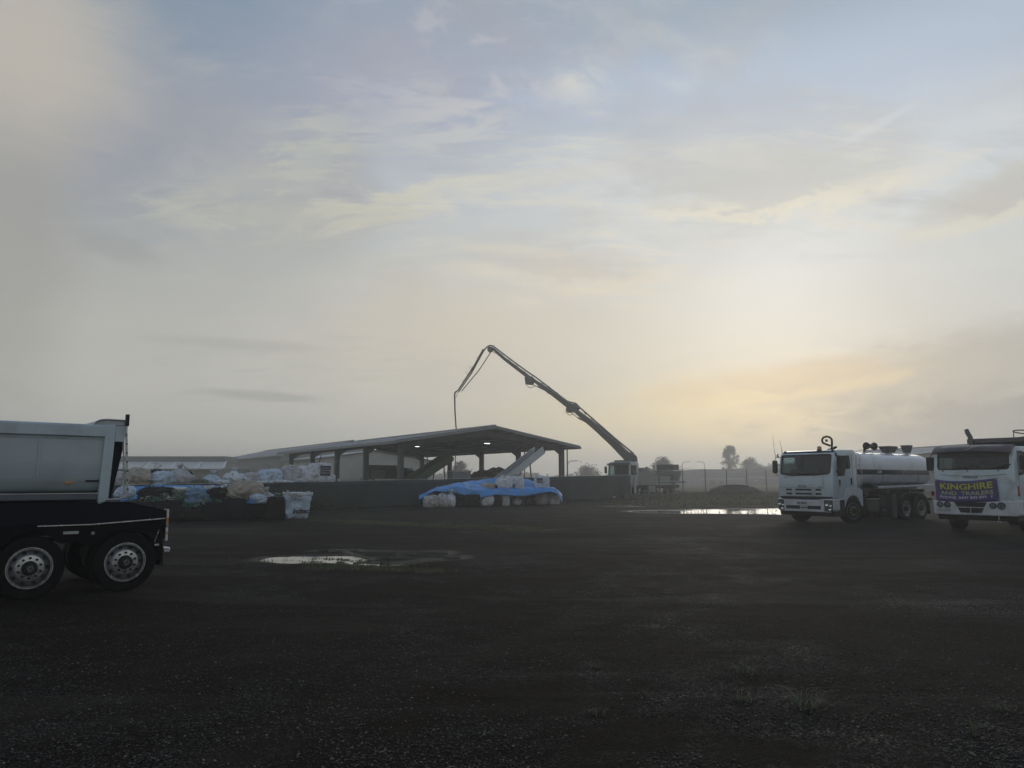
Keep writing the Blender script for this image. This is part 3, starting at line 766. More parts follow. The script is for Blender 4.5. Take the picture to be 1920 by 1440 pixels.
# local: x across (0..SHW), y along
for k in range(5):
    for x in (0, SHW):
        m = MB(); yy = k * BAY
        m.box(x - .22, x + .22, yy - .03, yy + .03, 0, EAVE + .05).box(x - .22, x - .17, yy - .16, yy + .16, 0, EAVE + .05).box(x + .17, x + .22, yy - .16, yy + .16, 0, EAVE + .05)
        m.box(x - .35, x + .35, yy - .3, yy + .3, -.05, .25)
        m.build('column', column_m, sh)
    mid_z = EAVE + RISE * (SHW / 2) / (SHW / 2)
    for s in (0, 1):
        m = MB(); x0, x1 = (0, SHW / 2) if s == 0 else (SHW, SHW / 2)
        m.bar((x0, yy, EAVE + .03), (x1, yy, EAVE + RISE - .16), .16, .50, h2=.34)
        sg = 1 if s == 0 else -1
        m.prism([(x0 + sg * .2, EAVE - .2), (x0 + sg * .2, EAVE - .62), (x0 + sg * .95, EAVE - .10)], 'y', yy - .05, yy + .05)
        m.build('rafter', column_m, sh)
OV = 1.15; GO = 1.35
L_ = 4 * BAY + 2 * GO
slope = RISE / (SHW / 2)
for s in (0, 1):
    x0 = -OV if s == 0 else SHW + OV; sg = 1 if s == 0 else -1
    ze = EAVE + .34 - OV * slope
    p0 = Vector((x0, -GO, ze)); run = SHW / 2 + OV
    m = MB(); corrugated(m, p0, Vector((0, 1, 0)), int(L_ / .38), .38, Vector((sg * run, 0, run * slope)), Vector((-sg * slope, 0, 1)).normalized(), .03)
    m.build('roof_slope', roof_m, sh)
    m = MB(); m.box(x0 - .12, x0 + .12, -GO - .02, -GO - .02 + int(L_ / .38) * .38 + .04, ze - .22, ze - .02); m.build('gutter', trim_m, sh)
    for yy in (-GO + .02, -GO + L_ - .2):
        m = MB(); m.bar((x0, yy, ze - .06), (x0 + sg * run, yy, ze - .06 + run * slope), .05, .26); m.build('barge_board', trim_m, sh)
    for i in range(1, 8):                                   # purlins under the sheet
        xx = x0 + sg * run * i / 8.; zz = ze + (run * i / 8.) * slope - .12
        m = MB(); m.box(xx - .035, xx + .035, -GO + .05, -GO + L_ - .25, zz - .10, zz + .075); m.build('purlin', soffit_m, sh)
m = MB(); m.tube([(SHW / 2, -GO - .02, EAVE + .34 + RISE + .02), (SHW / 2, -GO - .02 + L_, EAVE + .34 + RISE + .02)], .14, 6); m.build('ridge_cap', trim_m, sh)
for x, yy in ((SHW + .75, .1), (SHW + .75, BAY), (SHW + .75, 3 * BAY), (SHW + .75, 4 * BAY)):
    m = MB(); m.cyl((x, yy, 0), (x, yy, EAVE + .1), .06, 8); m.build('downpipe', trim_m, sh)
m = MB().bar((.1, 3 * BAY, 1.4), (.1, 3 * BAY - 2.4, 4.2), .08, .08); m.build('brace', column_m, sh)
slab = MB().box(-1, SHW + 1, -1.2, 4 * BAY + 1, -.1, .06).build('slab', concrete_m, sh)
ledm = pm('shed_lamp_panel', (.8, .8, .8), .4, emit=((1, 1, .95), 14.))
def in_shed(x, y, z): return Vector((-8.99, 60, 0)) + gv * x + dv * y + Vector((0, 0, z))
for (lx, ly, sz, lab, en) in ((10.2, 3.2, .48, 'lit flat lamp under the right half of the shed roof, the brighter one', 6), (6.2, 9.5, .36, 'smaller lit lamp under the middle of the shed roof', 4), (5.4, 18., .3, 'faint small lamp deep inside the shed', 3)):
    t = thing('shed_light', lab, 'lamp', in_shed(lx, ly, 5.05 if lx > 7 else 4.9), TH, 'lamps under the shed roof')
    MB().box(-sz / 2 - .05, sz / 2 + .05, -.16, .16, 0, .08).build('lamp_housing', trim_m, t)
    MB().box(-sz / 2, sz / 2, -.12, .12, -.02, -.001).build('lamp_panel', pm('shed_lamp_panel_%d' % en, (.8, .8, .8), .4, emit=((1, 1, .95), float(en))), t)
    MB().cyl((0, 0, .08), (0, 0, .75 if lx > 7 else .55), .015, 6).build('hanger', trim_m, t)

# long inclined conveyor under the right of the shed
def conveyor(name, lab, p, q, w, h, mat_, legs, rim):
    t = thing(name, lab, 'conveyor', (p[0], p[1], 0)); o = Vector((p[0], p[1], 0))
    P, Q = Vector(p) - o, Vector(q) - o
    d = (Q - P).normalized(); s = d.cross(Vector((0, 0, 1))).normalized(); u = s.cross(d)
    MB().bar(P, Q, w - .12, .06).build('belt', black_plastic, t)
    for sg in (-1, 1):
        MB().bar(P + s * sg * w / 2 + u * h * .2, Q + s * sg * w / 2 + u * h * .2, .08, h).build('side_panel', mat_, t)
        MB().bar(P + s * sg * w / 2 + u * h * .72, Q + s * sg * w / 2 + u * h * .72, .14, .07).build('rim', rim, t)
    MB().cyl(Q - s * w / 2, Q + s * w / 2, .16, 12).build('roller', black_steel, t)
    for fr in legs:
        c = P.lerp(Q, fr); m = MB()
        for sg in (-1, 1): m.bar(c + s * sg * w * .5, (c.x + s.x * sg * w * .9, c.y + s.y * sg * w * .9, -.0), .08, .08)
        m.bar(c + s * w * .7 + Vector((0, 0, -c.z * .5)), c - s * w * .7 + Vector((0, 0, -c.z * .5)), .06, .06)
        m.build('leg', black_steel, t)
    return t
conv_m = pm('conveyor_panel', (.44, .48, .52), .4, .2, var=.05)
green_m = pm('faded_green_paint', (.085, .13, .06), .6, var=.15, dirt=(.12, .11, .07))
a_ = at(938, 905, 59.5); b_ = at(1012, 847, 63.5)
conveyor('inclined_conveyor', 'long pale conveyor sloping up to the right beneath the shed roof', a_, b_, .95, .55, conv_m, (.25, .62), galv)
a_ = at(768, 908, 66); b_ = at(841, 860, 70)
conveyor('green_conveyor', 'faded green inclined conveyor in the middle of the shed', a_, b_, 1.1, .7, green_m, (.3, .75), green_m)
# grey container, mulch heap, benches and machine inside the shed
p = at(862, 893, 66)
t = thing('steel_bin', 'grey steel storage bin standing inside the shed beside the green conveyor', 'storage bin', (p.x, p.y, .06), TH * .4)
MB().box(-.85, .85, -.8, .8, 0, 2.35).build('body', pm('bin_grey', (.22, .24, .27), .5, var=.08, dirt=(.15, .15, .14)), t, bevel=.03)
MB().box(-.9, .9, -.85, .85, 2.35, 2.47).build('lid', pm('bin_lid_grey', (.33, .35, .37), .45), t)
for x in (-.6, 0, .6): MB().box(x - .03, x + .03, -.85, -.801, .1, 2.3).build('rib', pm('bin_grey', (.2, .2, .2)), t)
def heap(name, label, cat, c, rx, ry, h, mat_, seed, clumps=None, n=34, kind=None):
    v, f = [], []; rn = random.Random(seed)
    for i in range(n + 1):
        for j in range(n + 1):
            u, w = i / n * 2 - 1, j / n * 2 - 1
            x, y = c[0] + u * rx, c[1] + w * ry
            q = mnoise.noise(Vector((u * 1.6 + seed, w * 1.6, seed * .3)))
            rr = math.hypot(u, w) * (1 + .22 * q)
            z = max(0, 1 - rr ** 2.4) * h
            z += (mnoise.fractal(Vector((u * 3.5, w * 3.5, seed)), .8, 2.2, 6)) * h * .16 * min(1, max(0, 1.15 - rr) * 2)
            v.append((x - c[0], y - c[1], z - .06 if rr < 1 else z - .12))
    for i in range(n):
        for j in range(n): a = i * (n + 1) + j; f.append((a, a + n + 1, a + n + 2, a + 1))
    me = bpy.data.meshes.new(name); me.from_pydata(v, [], f); me.materials.append(mat_)
    o = bpy.data.objects.new(name, me); link(o); o.location = (c[0], c[1], c[2]); tag(o, label, cat, kind=kind); return o
mulch = pm('mulch', (.075, .062, .035), .95, var=.5, vscale=5, bump=.04, bscale=9, dirt=(.09, .10, .045), dscale=1.5)
p = at(925, 890, 72); heap('mulch_heap', 'greenish brown mulch heap inside the right half of the shed', 'heap', (p.x, p.y, .05), 4.6, 3.4, 2.75, mulch, 3)
p = at(765, 890, 70); heap('mulch_heap', 'low dark heap beside the nearest left column of the shed', 'heap', (p.x, p.y, .05), 3., 1.8, 2.6, pm('dark_mulch', (.035, .04, .025), .95, var=.5, vscale=6, bump=.04, bscale=9), 8)
soil = pm('turned_soil', (.060, .048, .038), .95, var=.4, vscale=7, bump=.05, bscale=8)
p = at(1377, 925, 73.5); heap('soil_mound', 'low mound of dark weedy soil on the verge by the wire fence', 'mound', (p.x, p.y, float(gz(p.x, p.y)) - .05), 3.4, 2.0, 1.0, soil, 5)
pts = [(p.x + random.gauss(0, 1.2), p.y - .3 + random.gauss(0, .8)) for _ in range(900)]
def mz(x, y): return float(gz(p.x, p.y)) - .05 + max(0, 1 - math.hypot((x - p.x) / 3.4, (y - p.y) / 2.0) ** 2.4) * .96
blades('mound_weeds', pts, .14, .04, grass_m, 'weeds on the soil mound', zf=mz)
# white benches and equipment under the far half of the shed
def bench(px, py, Y, w, h, lab, mt, top):
    p = at(px, py, Y); t = thing('work_bench', lab, 'bench', (p.x, p.y, .06), TH)
    MB().box(-w / 2, w / 2, -.45, .45, h - .09, h).build('table_top', top, t)
    MB().box(-w / 2 + .08, w / 2 - .08, -.38, .38, .25, h - .12).build('cabinet', mt, t)
    for x in (-w / 2 + .1, w / 2 - .1):
        for y in (-.38, .38): MB().box(x - .04, x + .04, y - .04, y + .04, 0, .25).build('leg', galv, t)
    return t
bench(665, 895, 72, 3.2, 1.75, 'pale cabinet bench between the second and third shed columns', wall_light, roof_light)
bench(733, 893, 68, 2.8, 1.75, 'long white bench just left of the nearest left column', green_m, roof_light)
bench(700, 893, 75, 2.6, 1.95, 'dark bench deeper in the shed behind the third column', dark_grey, roof_light)
p = at(712, 888, 74); t = thing('dark_machine', 'dark boxy machine standing deep inside the shed', 'machine', (p.x, p.y, .06), TH)
MB().box(-1.5, 1.5, -.8, .8, .2, 3.1).build('body', dark_grey, t, bevel=.05); MB().box(-1.2, .2, -.87, -.8, 1.2, 2.6).build('panel', mid_grey, t)
for x in (-1.2, 1.2): MB().box(x - .1, x + .1, -.7, .7, 0, .2).build('foot', black_steel, t)

# ------------------------------------------------------------------ sheds and warehouses in the fog
def gable(name, lab, origin, W, Ln, ez, rz, wallm, roofm, th=TH, pitch_w=1.1, windows=(), door=None):
    """origin: near ridge point on the ground; local x across (-W/2..W/2), y along"""
    t = thing(name, lab, 'building', origin, th)
    m = MB(); m.prism([(-W / 2, 0), (W / 2, 0), (W / 2, ez), (0, rz), (-W / 2, ez)], 'y', 0, .25); m.build('gable_wall', wallm, t)
    m = MB(); m.prism([(-W / 2, 0), (W / 2, 0), (W / 2, ez), (0, rz), (-W / 2, ez)], 'y', Ln - .25, Ln); m.build('gable_wall', wallm, t)
    for s in (-1, 1):
        m = MB(); corrugated(m, Vector((s * W / 2 + s * .03, 0.25, 0)), Vector((0, 1, 0)), max(2, int((Ln - .5) / pitch_w)), pitch_w, Vector((0, 0, ez)), Vector((s, 0, 0)), .06, .05)
        m.build('side_wall', wallm, t)
        m = MB(); run = W / 2 + .5; sl = (rz - ez) / (W / 2)
        m.bar((s * run, -.4, ez + .12 - .5 * sl), (s * run, Ln + .4, ez + .12 - .5 * sl), .2, .22); m.build('gutter', trim_m, t)
        m = MB(); corrugated(m, Vector((s * run, -.4, ez + .14 - .5 * sl)), Vector((0, 1, 0)), int((Ln + .8) / .8), .8, Vector((-s * run, 0, run * sl)), Vector((s * sl, 0, 1)).normalized(), .05)
        m.build('roof_slope', roofm, t)
    m = MB(); m.bar((0, -.4, rz + .22), (0, Ln + .4, rz + .22), .5, .14); m.build('ridge_cap', trim_m, t)
    if door:
        MB().box(door[0], door[1], -.08, -.005, 0, door[2]).build('roller_door', mid_grey, t)
    for (x0, x1, z0, z1) in windows: MB().box(x0, x1, -.06, -.004, z0, z1).build('window', pm('far_pane', (.6, .6, .56), .3), t)
    return t
p = at(705, 846, 102)
gable('white_shed', 'pale walled shed with low gable seen through the columns of the open shed', (p.x, p.y, 0), 17.5, 13, 4.35, 5.6, wall_light, roof_light, windows=((-1.6, 1.3, .4, 2.1),), door=(2.2, 5.6, 3.4))
p = at(661, 826, 125)
gable('long_warehouse', 'long grey ribbed warehouse receding left behind the open shed', (p.x, p.y, 0), 24, 52, 5.5, 8.1, wall_grey, roof_m)
# monitor-roofed shed far left
p0 = at(200, 877, 112); p1 = at(405, 877, 112)
t = thing('flat_factory', 'low far factory with dark upper roof band and pale skirt roof at the left', 'building', (p0.x, p0.y, 0), 0)
Wd = p1.x - p0.x
MB().box(-6, Wd + .2, 0, 14, 0, 3.5).build('wall', wall_grey, t)
MB().add([(-6.6, -1.3, 3.4), (Wd + 1.4, -1.3, 3.4), (Wd - .2, 4, 4.55), (-6, 4, 4.55), (-6.6, -1.3, 3.3), (Wd + 1.4, -1.3, 3.3), (Wd - .2, 4, 4.45), (-6, 4, 4.45)],
         [(0, 1, 2, 3), (7, 6, 5, 4), (0, 4, 5, 1), (1, 5, 6, 2), (2, 6, 7, 3), (3, 7, 4, 0)]).build('skirt_roof', roof_light, t)
MB().box(-6, Wd - .2, 4, 9, 4.45, 5.38).build('roof_monitor', pm('slate_roof_band', (.17, .18, .18), .6, var=.08), t)
for k in range(5):
    x = .8 + k * 3.9
    MB().bar((x, 3.9, 4.56), (x + 1.5, -1.0, 3.5), .35, .04).build('roof_light', pm('translucent_sheet', (.66, .66, .64), .4), t)
for k in range(9): MB().box(k * 2.1 - .5, k * 2.1 - .44, -.05, 0, 0, 3.3).build('wall_rib', trim_m, t)

def box_building(name, lab, px0, px1, ytop, Y, depth, mt, bands=(), doors=(), wins=(), base_px=None, th=0.):
    a, b2_ = at(px0, ytop, Y), at(px1, ytop, Y)
    t = thing(name, lab, 'building', (a.x, Y, -.2), th); W = b2_.x - a.x; H = a.z + .2
    MB().box(0, W, 0, depth, 0, H).build('wall', mt, t)
    MB().box(-.08, W + .08, -.08, depth + .08, H, H + .16).build('parapet', trim_m, t)
    n = max(2, int(W / 2.6))
    for k in range(1, n): MB().box(W * k / n - .03, W * k / n + .03, -.04, 0, 0, H - .01).build('panel_joint', trim_m, t)
    for z in bands: MB().box(.01, W - .01, -.06, 0, z, z + .1).build('band', roof_light, t)
    for (x0, x1, z0, z1) in doors: MB().box(x0, x1, -.07, 0, z0, z1).build('roller_door', mid_grey, t)
    for (x0, x1, z0, z1) in wins: MB().box(x0, x1, -.09, 0, z0, z1).build('window', pm('far_pane', (.6, .6, .56), .3), t)
    return t
tilt = pm('tilt_slab', (.30, .30, .30), .8, var=.06, dirt=(.2, .2, .19), dscale=.4)
tilt2 = pm('tilt_slab_dark', (.20, .20, .20), .8, var=.06)
box_building('slab_warehouse', 'pale panelled warehouse just left of the tall tree beyond the wire fence', 1313, 1394, 881, 215, 24, tilt, bands=(1.95, 2.3), doors=((2.6, 4.2, 0, 1.7), (5.4, 6.6, 0, 1.6)))
box_building('slab_warehouse', 'wider darker warehouse with a pale strip right of the tall tree', 1395, 1476, 880, 240, 24, tilt2, bands=(2.3,), wins=((1.5, 7., 2.75, 2.95), (3.2, 4.4, 1.7, 1.9)))
box_building('low_warehouse', 'low hazy building under the left streetlamps beyond the wire fence', 1262, 1312, 893, 250, 20, tilt, bands=(1.6,))
p = at(1432, 874, 280); q = at(1500, 874, 280)
t = thing('curved_roof_shed', 'far shed with a shallow curved roof showing above the wider warehouse', 'building', (p.x, 280, 0), 0); W = q.x - p.x
MB().box(0, W, 0, 20, 0, p.z - .3).build('wall', tilt, t)
MB().prism([(W * k / 10 * 1.04 - W * .02, p.z - .3 + .75 * math.sin(math.pi * k / 10)) for k in range(11)] + [(W, p.z - .35), (0, p.z - .35)], 'y', -.3, 20.3).build('roof', roof_m, t)
# big grey shed partly hidden behind the tanker
p = at(1668, 838.5, 96)
gable('grey_shed', 'large grey shed whose roof shows above the water tank', (p.x + 12, 96, 0), 30, 24, p.z - 1.9, p.z + .25, wall_grey, roof_m, th=R(8), door=(-9, -4, 3.4))

# ------------------------------------------------------------------ trees
def tree(name, lab, x, y, h, crown, seed, n=2600, leaf=.13, trunk=.14, cat='tree', group=None, shape=None, bare=.25, z0=0., cl_n=70, cl_r=(.16, .30)):
    rn = random.Random(seed); t = thing(name, lab, cat, (x, y, z0), 0, group)
    m = MB(); m.tube([(0, 0, -.1), (rn.uniform(-.1, .1), 0, h * .3), (rn.uniform(-.2, .2), rn.uniform(-.2, .2), h * .62), (0, 0, h * .9)], [trunk, trunk * .8, trunk * .5, trunk * .12], 8)
    cl2 = []
    prof_ = shape or (lambda f_: math.sin(math.pi * min(.97, .16 + .80 * f_)))
    for k in range(cl_n):
        fr = rn.random(); rr = crown * prof_(fr) * (1 + .18 * math.sin(fr * 17 + seed)); a = rn.random() * 6.28; q_ = rn.random() ** .5
        e = Vector((math.cos(a) * rr * q_, math.sin(a) * rr * q_, h * (bare + (1 - bare) * fr * .96)))
        cl2.append((e, crown * rn.uniform(*cl_r)))
        if k % 5 == 0: m.tube([(0, 0, max(.3, e.z * .72)), e * .5 + Vector((0, 0, e.z * .40)), e], [trunk * .35, trunk * .2, .012], 5)
    m.build('trunk', bark_m, t)
    v, f = [], []
    for i in range(n):
        e, r_ = rn.choice(cl2); q = e + Vector((rn.gauss(0, .62), rn.gauss(0, .62), rn.gauss(0, .55))) * r_
        a = Vector((rn.gauss(0, 1), rn.gauss(0, 1), rn.gauss(0, 1))).normalized(); b3 = a.orthogonal().normalized(); s = leaf * rn.uniform(.6, 1.3)
        k = len(v); v += [q - a * s, q + b3 * s * .5, q + a * s, q - b3 * s * .5]; f.append((k, k + 1, k + 2, k + 3))
    me = bpy.data.meshes.new('crown'); me.from_pydata(v, [], f); me.materials.append(tree_m); link(bpy.data.objects.new('crown', me), t)
    return t
def col_tree(fr): return .95 + .14 * math.sin(fr * 11) - .55 * fr * fr
p = at(1369, 880, 250); tree('gum_tree', 'tall narrow tree standing in the fog between the warehouses', p.x, 250, at(1369, 835, 250).z, 3.3, 4, 9000, .22, .3, shape=col_tree, bare=.12, cl_n=95, cl_r=(.10, .22))
p = at(1407, 880, 260); tree('round_tree', 'small round tree in the fog right of the tall narrow tree', p.x, 260, at(1407, 862, 260).z, 4.2, 5, 3200, .3, .24)
p = at(1241, 880, 190); tree('weeping_tree', 'pale domed tree in the fog behind the pump truck tail', p.x, 190, at(1241, 861.5, 190).z, 3.3, 6, 7000, .24, .24, bare=.1, shape=lambda f: .75 + .3 * math.sin(math.pi * f) - .5 * f * f)
p = at(863, 880, 200); tree('round_tree', 'small rounded tree seen under the shed roof above the grey bin', p.x, 200, at(863, 866, 200).z, 2.5, 7, 2200, .22, .16)
p = at(1100, 885, 200); tree('round_tree', 'low rounded tree in the fog between shed and pump truck', p.x, 200, at(1100, 877, 200).z, 4.2, 9, 2600, .27, .16, bare=.05)
p = at(1275, 890, 265); tree('round_tree', 'low bushy tree behind the first posts of the wire fence', p.x, 265, at(1275, 885, 265).z, 5.0, 10, 2600, .33, .16, bare=.05)
p = at(1298, 890, 280); tree('round_tree', 'flat topped low tree left of the pale panelled warehouse', p.x, 280, at(1298, 887, 280).z, 6.0, 12, 2600, .35, .16, bare=.05)
p = at(1450, 875, 300); tree('round_tree', 'dim tree behind the curved roof shed', p.x, 300, at(1450, 873, 300).z, 5.5, 13, 2200, .4, .16, bare=.05)
# a far-off belt of trees and scrub that reads as one mass
v, f = [], []
for _ in range(16000):
    x = random.uniform(-280, 310); y = random.uniform(360, 420); hgt = 4.4 + 3.2 * mnoise.noise(Vector((x * .05, 1.7, 0))) + 1.4 * mnoise.noise(Vector((x * .23, 5.7, 0)))
    z = random.random() ** .7 * max(1.2, hgt); s = .75
    a = random.random() * 6.28; k = len(v); v += [(x - s * math.cos(a), y, z), (x, y - s * .4, z + s * .7), (x + s, y + s * math.sin(a), z), (x, y + .2, z - s * .7)]; f.append((k, k + 1, k + 2, k + 3))
me = bpy.data.meshes.new('far_tree_belt'); me.from_pydata(v, [], f); me.materials.append(tree_m)
o = bpy.data.objects.new('far_tree_belt', me); link(o); tag(o, 'distant belt of trees lost in the fog', kind='stuff')

def shrub(lab, x, y, r, h, seed, n=900, leaf=.05, mt=None, z0=None):
    rn = random.Random(seed); t = thing('shrub', lab, 'shrub', (x, y, float(gz(x, y)) if z0 is None else z0))
    v, f = [], []
    for i in range(n):
        a = rn.random() * 6.28; rr = r * rn.random() ** .6; z = h * rn.random() * (1 - (rr / r) ** 2 * .6)
        q = Vector((math.cos(a) * rr, math.sin(a) * rr * .7, z)); d = Vector((rn.gauss(0, 1), rn.gauss(0, 1), rn.gauss(.4, 1))).normalized(); b3 = d.orthogonal().normalized(); s = leaf * rn.uniform(.6, 1.5)
        k = len(v); v += [q - d * s, q + b3 * s * .45, q + d * s, q - b3 * s * .45]; f.append((k, k + 1, k + 2, k + 3))
    me = bpy.data.meshes.new('foliage'); me.from_pydata(v, [], f); me.materials.append(mt or bush_m); link(bpy.data.objects.new('foliage', me), t)
    m = MB()
    for k in range(7): a = k * .9; m.tube([(0, 0, 0), (math.cos(a) * r * .35, math.sin(a) * r * .25, h * .45), (math.cos(a) * r * .6, math.sin(a) * r * .5, h * .8)], [.02, .014, .006], 4)
    m.build('stem', bark_m, t); return t
p = G(601, 958); shrub('dark weedy clump at the foot of the fence right of the white bag', p.x, p.y, .75, .85, 1, 1200)
p = G(648, 955); shrub('smaller weedy clump along the fence in the middle', p.x, p.y, .8, .35, 2, 500)
p = G(1072, 936); shrub('bushy green weeds at the fence right of the tarped pile', p.x, p.y - .6, 1.0, 1.5, 3, 2200, .06)
p = G(1098, 935); shrub('taller thin weeds against the fence nearest the pump truck', p.x, p.y - .7, .8, 1.9, 4, 1300, .06)
p = G(1125, 934); shrub('low weeds by the fence near the pale slab', p.x, p.y - .6, .9, .5, 6, 600, .06)

# ------------------------------------------------------------------ street lamps far away
def street_lamp(px, ytop, Y, lab, dirn):
    p = at(px, ytop, Y); t = thing('street_lamp', lab, 'street lamp', (p.x, Y, 0), 0, 'street lamps in the fog'); h = p.z
    MB().tube([(0, 0, 0), (0, 0, h * .5), (0, 0, h - .9)], [.18, .15, .13], 8).build('pole', galv, t)
    MB().tube([(0, 0, h - .9), (dirn * .25, 0, h - .3), (dirn * .9, 0, h - .02), (dirn * 1.9, 0, h)], [.13, .12, .11, .10], 6).build('arm', galv, t)
    MB().bar((dirn * 1.8, 0, h), (dirn * 2.5, 0, h + .02), .24, .12).build('lamp_head', dark_grey, t)
street_lamp(1229, 857, 170, 'curved street lamp above the domed pale tree', 1)
street_lamp(1279, 866, 230, 'street lamp left of the first tall fence post pair', 1)
street_lamp(1321, 866, 232, 'street lamp arching left above the pale panelled warehouse', -1)
street_lamp(1064, 864, 165, 'street lamp just right of the shed corner', 1)

# ------------------------------------------------------------------ shade cloth fence
FA, FB = Vector((-22.0, 29.8, 0)), Vector((10.6, 67.0, 0))
fd = (FB - FA); FL = fd.length; fd.normalize(); fn = Vector((fd.y, -fd.x, 0))
cloth_m = pm('green_black_shade_cloth', (.022, .034, .036), .8, var=.45, vscale=.35, bump=.01, bscale=5, dirt=(.05, .05, .045), dscale=.5)
fz0, fz1 = 1.36, 2.17
fence = thing('shade_cloth_fence', 'long fence hung with dark green shade cloth across the back of the yard', 'fence', tuple(FA))
def ftop(s):
    return float(np.interp(s, [0, 6.2, 18.2, FL], [1.44, 1.485, 1.645, 2.18]))
ns = 240
v, f = [], []
for i in range(ns + 1):
    s = FL * i / ns; ht = ftop(s) - .015 * abs(math.sin(s * math.pi / 3.05)) - .01
    for j in range(9):
        z = ht * j / 8; off = .025 * math.sin(s * 2.1) * math.sin(j * .4) + .02 * mnoise.noise(Vector((s * 1.5, j * .5, 0)))
        q = fd * s + fn * (off + .04); v.append((q.x, q.y, z - .02))
for i in range(ns):
    for j in range(8): a = i * 9 + j; f.append((a, a + 9, a + 10, a + 1))
me = bpy.data.meshes.new('cloth'); me.from_pydata(v, [], f); me.materials.append(cloth_m)
o = bpy.data.objects.new('cloth', me); link(o, fence); o.modifiers.new('thick', 'SOLIDIFY').thickness = .006
for p_ in me.polygons: p_.use_smooth = True
n_post = int(FL / 3.05)
for k in range(n_post + 1):
    q = fd * (k * 3.05); MB().cyl((q.x, q.y, -.1), (q.x, q.y, ftop(k * 3.05) + .05), .03, 8).build('post', galv, fence)
MB().tube([fd * (FL * k / 30) + Vector((0, 0, ftop(FL * k / 30) - .005)) + fn * .03 for k in range(31)], .012, 5).build('top_wire', galv, fence)
heap_b = None
# earth bund behind the fence that carries the upper row of bags
v, f = [], []
for i in range(41):
    s = -2 + 24 * i / 40
    for j, (o_, z) in enumerate(((.35, 0), (.8, 1.0), (1.3, 1.28), (3.2, 1.3), (4.3, .4), (5., -.05))):
        q = FA + fd * s - fn * o_; v.append((q.x, q.y, z * (1 if 0 < i < 40 else 0) + (.04 * mnoise.noise(q * .9) if 0 < j < 5 else 0)))
for i in range(40):
    for j in range(5): a = i * 6 + j; f.append((a, a + 1, a + 7, a + 6))
me = bpy.data.meshes.new('earth_bank'); me.from_pydata(v, [], f); me.materials.append(soil); o = bpy.data.objects.new('earth_bank', me); link(o)
tag(o, 'earth bank behind the shade cloth', kind='structure')

# ------------------------------------------------------------------ wire fences
wire_m = pm('dull_wire', (.16, .16, .155), .6, .4)
def wire_fence(name, lab, pts, h, diamonds=True, ext=.35, cell=.25):
    t = thing(name, lab, 'fence', (pts[0][0], pts[0][1], 0)); o = Vector((pts[0][0], pts[0][1], 0)); P = [Vector((x, y, float(gz(x, y)))) - o for x, y in pts]
    for q in P:
        m = MB(); m.cyl(q - Vector((0, 0, .1)), q + Vector((0, 0, h + ext)), .045, 8); m.build('post', pm('fence_post_steel', (.07, .07, .068), .6, .3), t)
    for hh in [h * .02, h * .5, h * .98] + [h + ext * .35, h + ext * .65, h + ext * .95]:
        MB().tube([q + Vector((0, 0, hh)) for q in P], .007, 4).build('strand', wire_m, t)
    m = MB()
    for a, c in zip(P, P[1:]):
        L2 = (c - a).length; n = int(L2 / cell)
        for k in range(-int(h / cell), n):
            for sg in (1, -1):
                s0 = k * cell; s1 = s0 + h
                u0, u1 = max(0, s0), min(L2, s1)
                if u1 <= u0: continue
                z0, z1 = (u0 - s0), (u1 - s0)
                if sg < 0: z0, z1 = h - z0, h - z1
                m.bar(a.lerp(c, u0 / L2) + Vector((0, 0, z0)), a.lerp(c, u1 / L2) + Vector((0, 0, z1)), .006, .006)
    o2 = m.build('wire_mesh', wire_m, t)
    return t
st = [(16.95 + 2.75 * k, 74 + 2.0 * k) for k in range(-2, 12)]
wire_fence('wire_fence', 'tall chain wire fence on thin dark posts along the grass verge', st, 2.25)
st = [(1.5 + 3.4 * k, 104 + .4 * k) for k in range(0, 5)]
wire_fence('wire_fence', 'distant low wire fence seen under the right end of the shed', st, 1.9, cell=.4)

